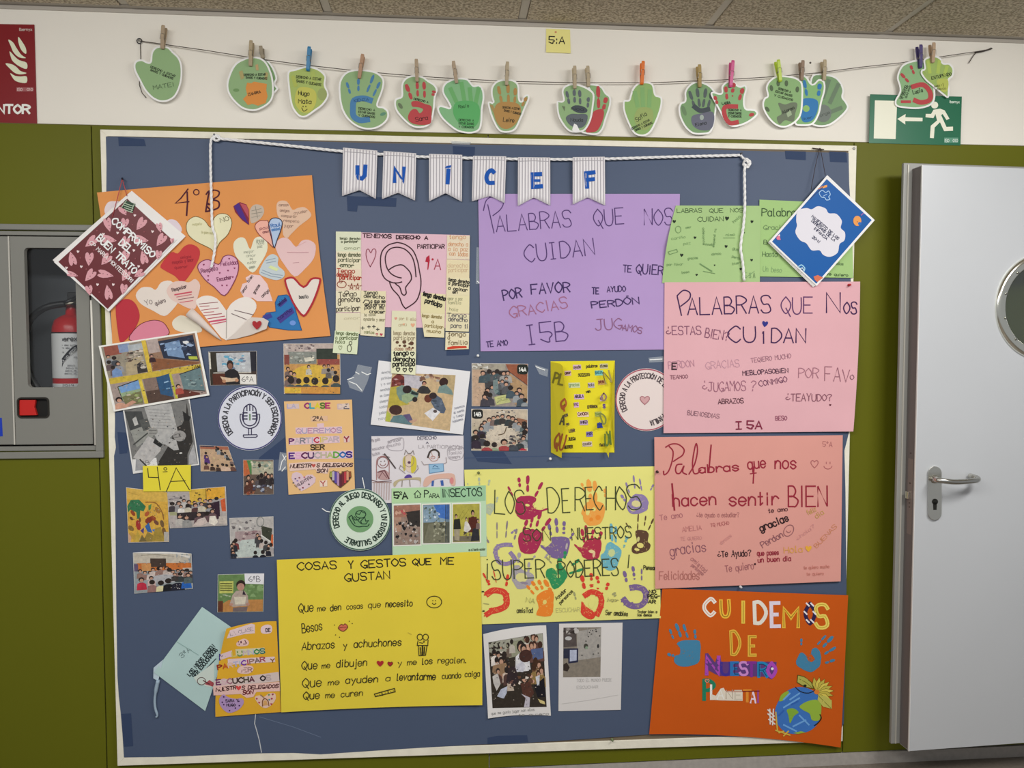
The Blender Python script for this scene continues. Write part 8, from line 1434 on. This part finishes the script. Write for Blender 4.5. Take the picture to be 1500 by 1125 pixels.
# ================================================================== the grey metal door, standing open against the wall
dA = P(1351.5, 242, .150); zT = dA.z; zBt = P(1336, 1100, .150).z
ang = math.radians(2.6); U = Vector((math.cos(ang), math.sin(ang), 0)); N = Vector((math.sin(ang), -math.cos(ang), 0))
door = thing('open_door', 'light grey metal door standing open in front of the green wall, with a porthole and lever handle', 'door', (dA.x+.45, dA.y+.05, zBt))
def dv(u, z, n): return Vector((dA.x, dA.y, 0))+U*u+N*n+Vector((0, 0, z))       # u along the leaf, n towards the viewer
TH = .048; LW = .93
pc = P(1531, 449, .135); pu = (pc-Vector((dA.x, dA.y, 0))).dot(U); pz = pc.z
Rg = abs(P(1531+58.5, 449, .14).x-P(1531, 449, .14).x)*1.0; Ro = Rg*74/58.5
m_door = mat('babdc0', .42, .15, .03, 30, .015, 3)
def leaf(u0, u1, z0, z1, n0, n1, hole=None):
    n = 40; mb_ = MB()
    if not hole:
        return mb_.hexa([dv(u0, z0, n1), dv(u1, z0, n1), dv(u1, z0, n0), dv(u0, z0, n0)], [dv(u0, z1, n1), dv(u1, z1, n1), dv(u1, z1, n0), dv(u0, z1, n0)])
    cu, cz, r_ = hole
    angs = sorted(set([2*PI*i/n for i in range(n)]+[math.atan2(z-cz, u-cu) % (2*PI) for u in (u0, u1) for z in (z0, z1)]))
    def edge(a):
        c, s_ = math.cos(a), math.sin(a); ts = []
        if c > 1e-9: ts.append((u1-cu)/c)
        if c < -1e-9: ts.append((u0-cu)/c)
        if s_ > 1e-9: ts.append((z1-cz)/s_)
        if s_ < -1e-9: ts.append((z0-cz)/s_)
        t = min(ts); return cu+c*t, cz+s_*t
    n = len(angs); V = []
    for nn in (n1, n0):
        V += [dv(*edge(a), nn) for a in angs]; V += [dv(cu+r_*math.cos(a), cz+r_*math.sin(a), nn) for a in angs]
    Fc = []
    for i in range(n):
        j = (i+1) % n
        Fc += [(i, j, n+j, n+i), (2*n+i, 3*n+i, 3*n+j, 2*n+j), (i, 2*n+i, 2*n+j, j), (n+i, n+j, 3*n+j, 3*n+i)]
    return mb_.add(V, Fc)
leaf(0, LW, zBt, zT, -TH, 0, (pu, pz, Rg*1.05)).build('leaf', m_door, door)
fl_w = .030
leaf(-fl_w, LW, zBt-.0, zT+.018, -TH-.012, -TH, (pu, pz, Rg*1.05)).build('lip', mat('8f8f8b', .45, .2), door, bevel=.002)
leaf(-fl_w+.012, -fl_w+.016, zBt+.002, zT+.012, -TH, -TH+.003).build('lip_bead', mat('b8b6ac', .35, .3), door)
leaf(-.0012, 0, zBt+.002, zT-.001, -TH+.001, -.0045).build('dark_edge_face', mat('6e6866', .5, .3), door)  # covers the side of the leaf in a darker tone than its front
leaf(-.002, 0, zBt, zT, -.004, .0015).build('corner_edge', mat('dcdcdc', .3, .2), door)
# porthole ring and glass
ringm = MB(); n = 64; prof = [(Ro, 0), (Ro*1.0, .004), (Ro*.97, .010), (Ro*.93, .012), (Rg*1.07, .011), (Rg*1.02, .006), (Rg*.99, -.004), (Rg*.99, -.012)]
ringm.v = [dv(pu+r_*math.cos(2*PI*i/n), pz+r_*math.sin(2*PI*i/n), h) for r_, h in prof for i in range(n)]
ringm.f = [(a*n+i, a*n+(i+1) % n, (a+1)*n+(i+1) % n, (a+1)*n+i) for a in range(len(prof)-1) for i in range(n)]
ringm.build('porthole_ring', mat('d6d6cc', .18, 1), door, True)
gm = MB(); gm.hexa([dv(pu+Rg*1.02*math.cos(2*PI*i/n), pz+Rg*1.02*math.sin(2*PI*i/n), -.016) for i in range(n)], [dv(pu+Rg*1.02*math.cos(2*PI*i/n), pz+Rg*1.02*math.sin(2*PI*i/n), -.022) for i in range(n)])
m_pg = m_glass.copy(); m_pg.name = 'porthole_pane'
for n_ in m_pg.node_tree.nodes:
    if n_.type == 'MIX_SHADER': n_.inputs[0].default_value = .16
    if n_.type == 'BSDF_TRANSPARENT': n_.inputs[0].default_value = (.75, .8, .74, 1)
gm.build('porthole_glass', m_pg, door)
for i in range(12):
    a = 2*PI*i/12+.26; c = dv(pu+Ro*.86*math.cos(a), pz+Ro*.86*math.sin(a), .0115)
    MB().tube([c, c+N*.0022], .0035, 8).build('screw', mat('8c8c84', .3, 1), door)
# handle
def pd(px, py, n=0.0):
    """spot of the photo on the plane of the leaf, n in front of it"""
    v = RT @ cdir(px, py); o = dv(0, 0, n); t = (o-CAM).dot(N)/v.dot(N); return CAM+v*t
pts = []
x0, x1, y0, y1 = 1359.5, 1379.5, 683, 762; r_ = 10
for cx, cy, a0 in ((x1-r_, y0+r_, -90), (x1-r_, y1-r_, 0), (x0+r_, y1-r_, 90), (x0+r_, y0+r_, 180)):
    for i in range(7): a = math.radians(a0+15*i); pts.append((cx+r_*math.cos(a), cy+r_*math.sin(a)))
mb_ = MB(); mb_.hexa([pd(x, y, .007) for x, y in pts], [pd(x, y, .0)+N*0 for x, y in pts]); mb_.build('handle_plate', mat('c9c8c0', .3, 1), door, bevel=.0015)
hpz = [pd(1369.5, 702, .004), pd(1369.5, 702, .03), pd(1375, 703.5, .046), pd(1386, 705, .055), pd(1400, 706, .058), pd(1418, 705, .056), pd(1430, 703.5, .048), pd(1432, 701, .034), pd(1424, 698, .016), pd(1421, 697, .008)]
MB().tube([Vector(q_) for q_ in catmull([tuple(a) for a in hpz], False, 5)], .0085, 14).build('lever', mat('a9a8a2', .22, 1), door, True)
MB().tube([pd(1369.5, 702, .007), pd(1369.5, 702, .012)], .013, 20).build('handle_collar', mat('b4b3ac', .3, 1), door, True)
mb_ = MB(); mb_.hexa([pd(1369.8+4.4*math.cos(a*PI/8), 735+4.4*math.sin(a*PI/8), .0078) for a in range(16)], [pd(1369.8+4.4*math.cos(a*PI/8), 735+4.4*math.sin(a*PI/8), .006) for a in range(16)])
mb_.hexa([pd(x, y, .0078) for x, y in ((1367, 736), (1372.5, 736), (1372, 747), (1367.5, 747))], [pd(x, y, .006) for x, y in ((1367, 736), (1372.5, 736), (1372, 747), (1367.5, 747))])
mb_.build('keyhole', mat('2c2c28', .4, .5), door)
zb_ = P(1330, 726, .13).z
def eb(name, z0, z1, n0, n1, pr, m_, lab=None): leaf(-pr, 0, z0, z1, n0, n1).build(name, m_, door, label=lab, bevel=.0008)
eb('latch_plate', P(1330, 783, .13).z, P(1330, 672, .13).z, -.036, -.012, .0015, mat('8a7f7a', .4, .6))
eb('latch_bolt', zb_-.010, zb_+.012, -.032, -.018, .012, mat('d8d4c8', .25, 1), 'small bright latch bolt')
for py in (664, 708, 737, 743): eb('edge_screw', P(1330, py, .13).z-.002, P(1330, py, .13).z+.002, -.026, -.021, .003, mat('5a4c48', .4, .6))
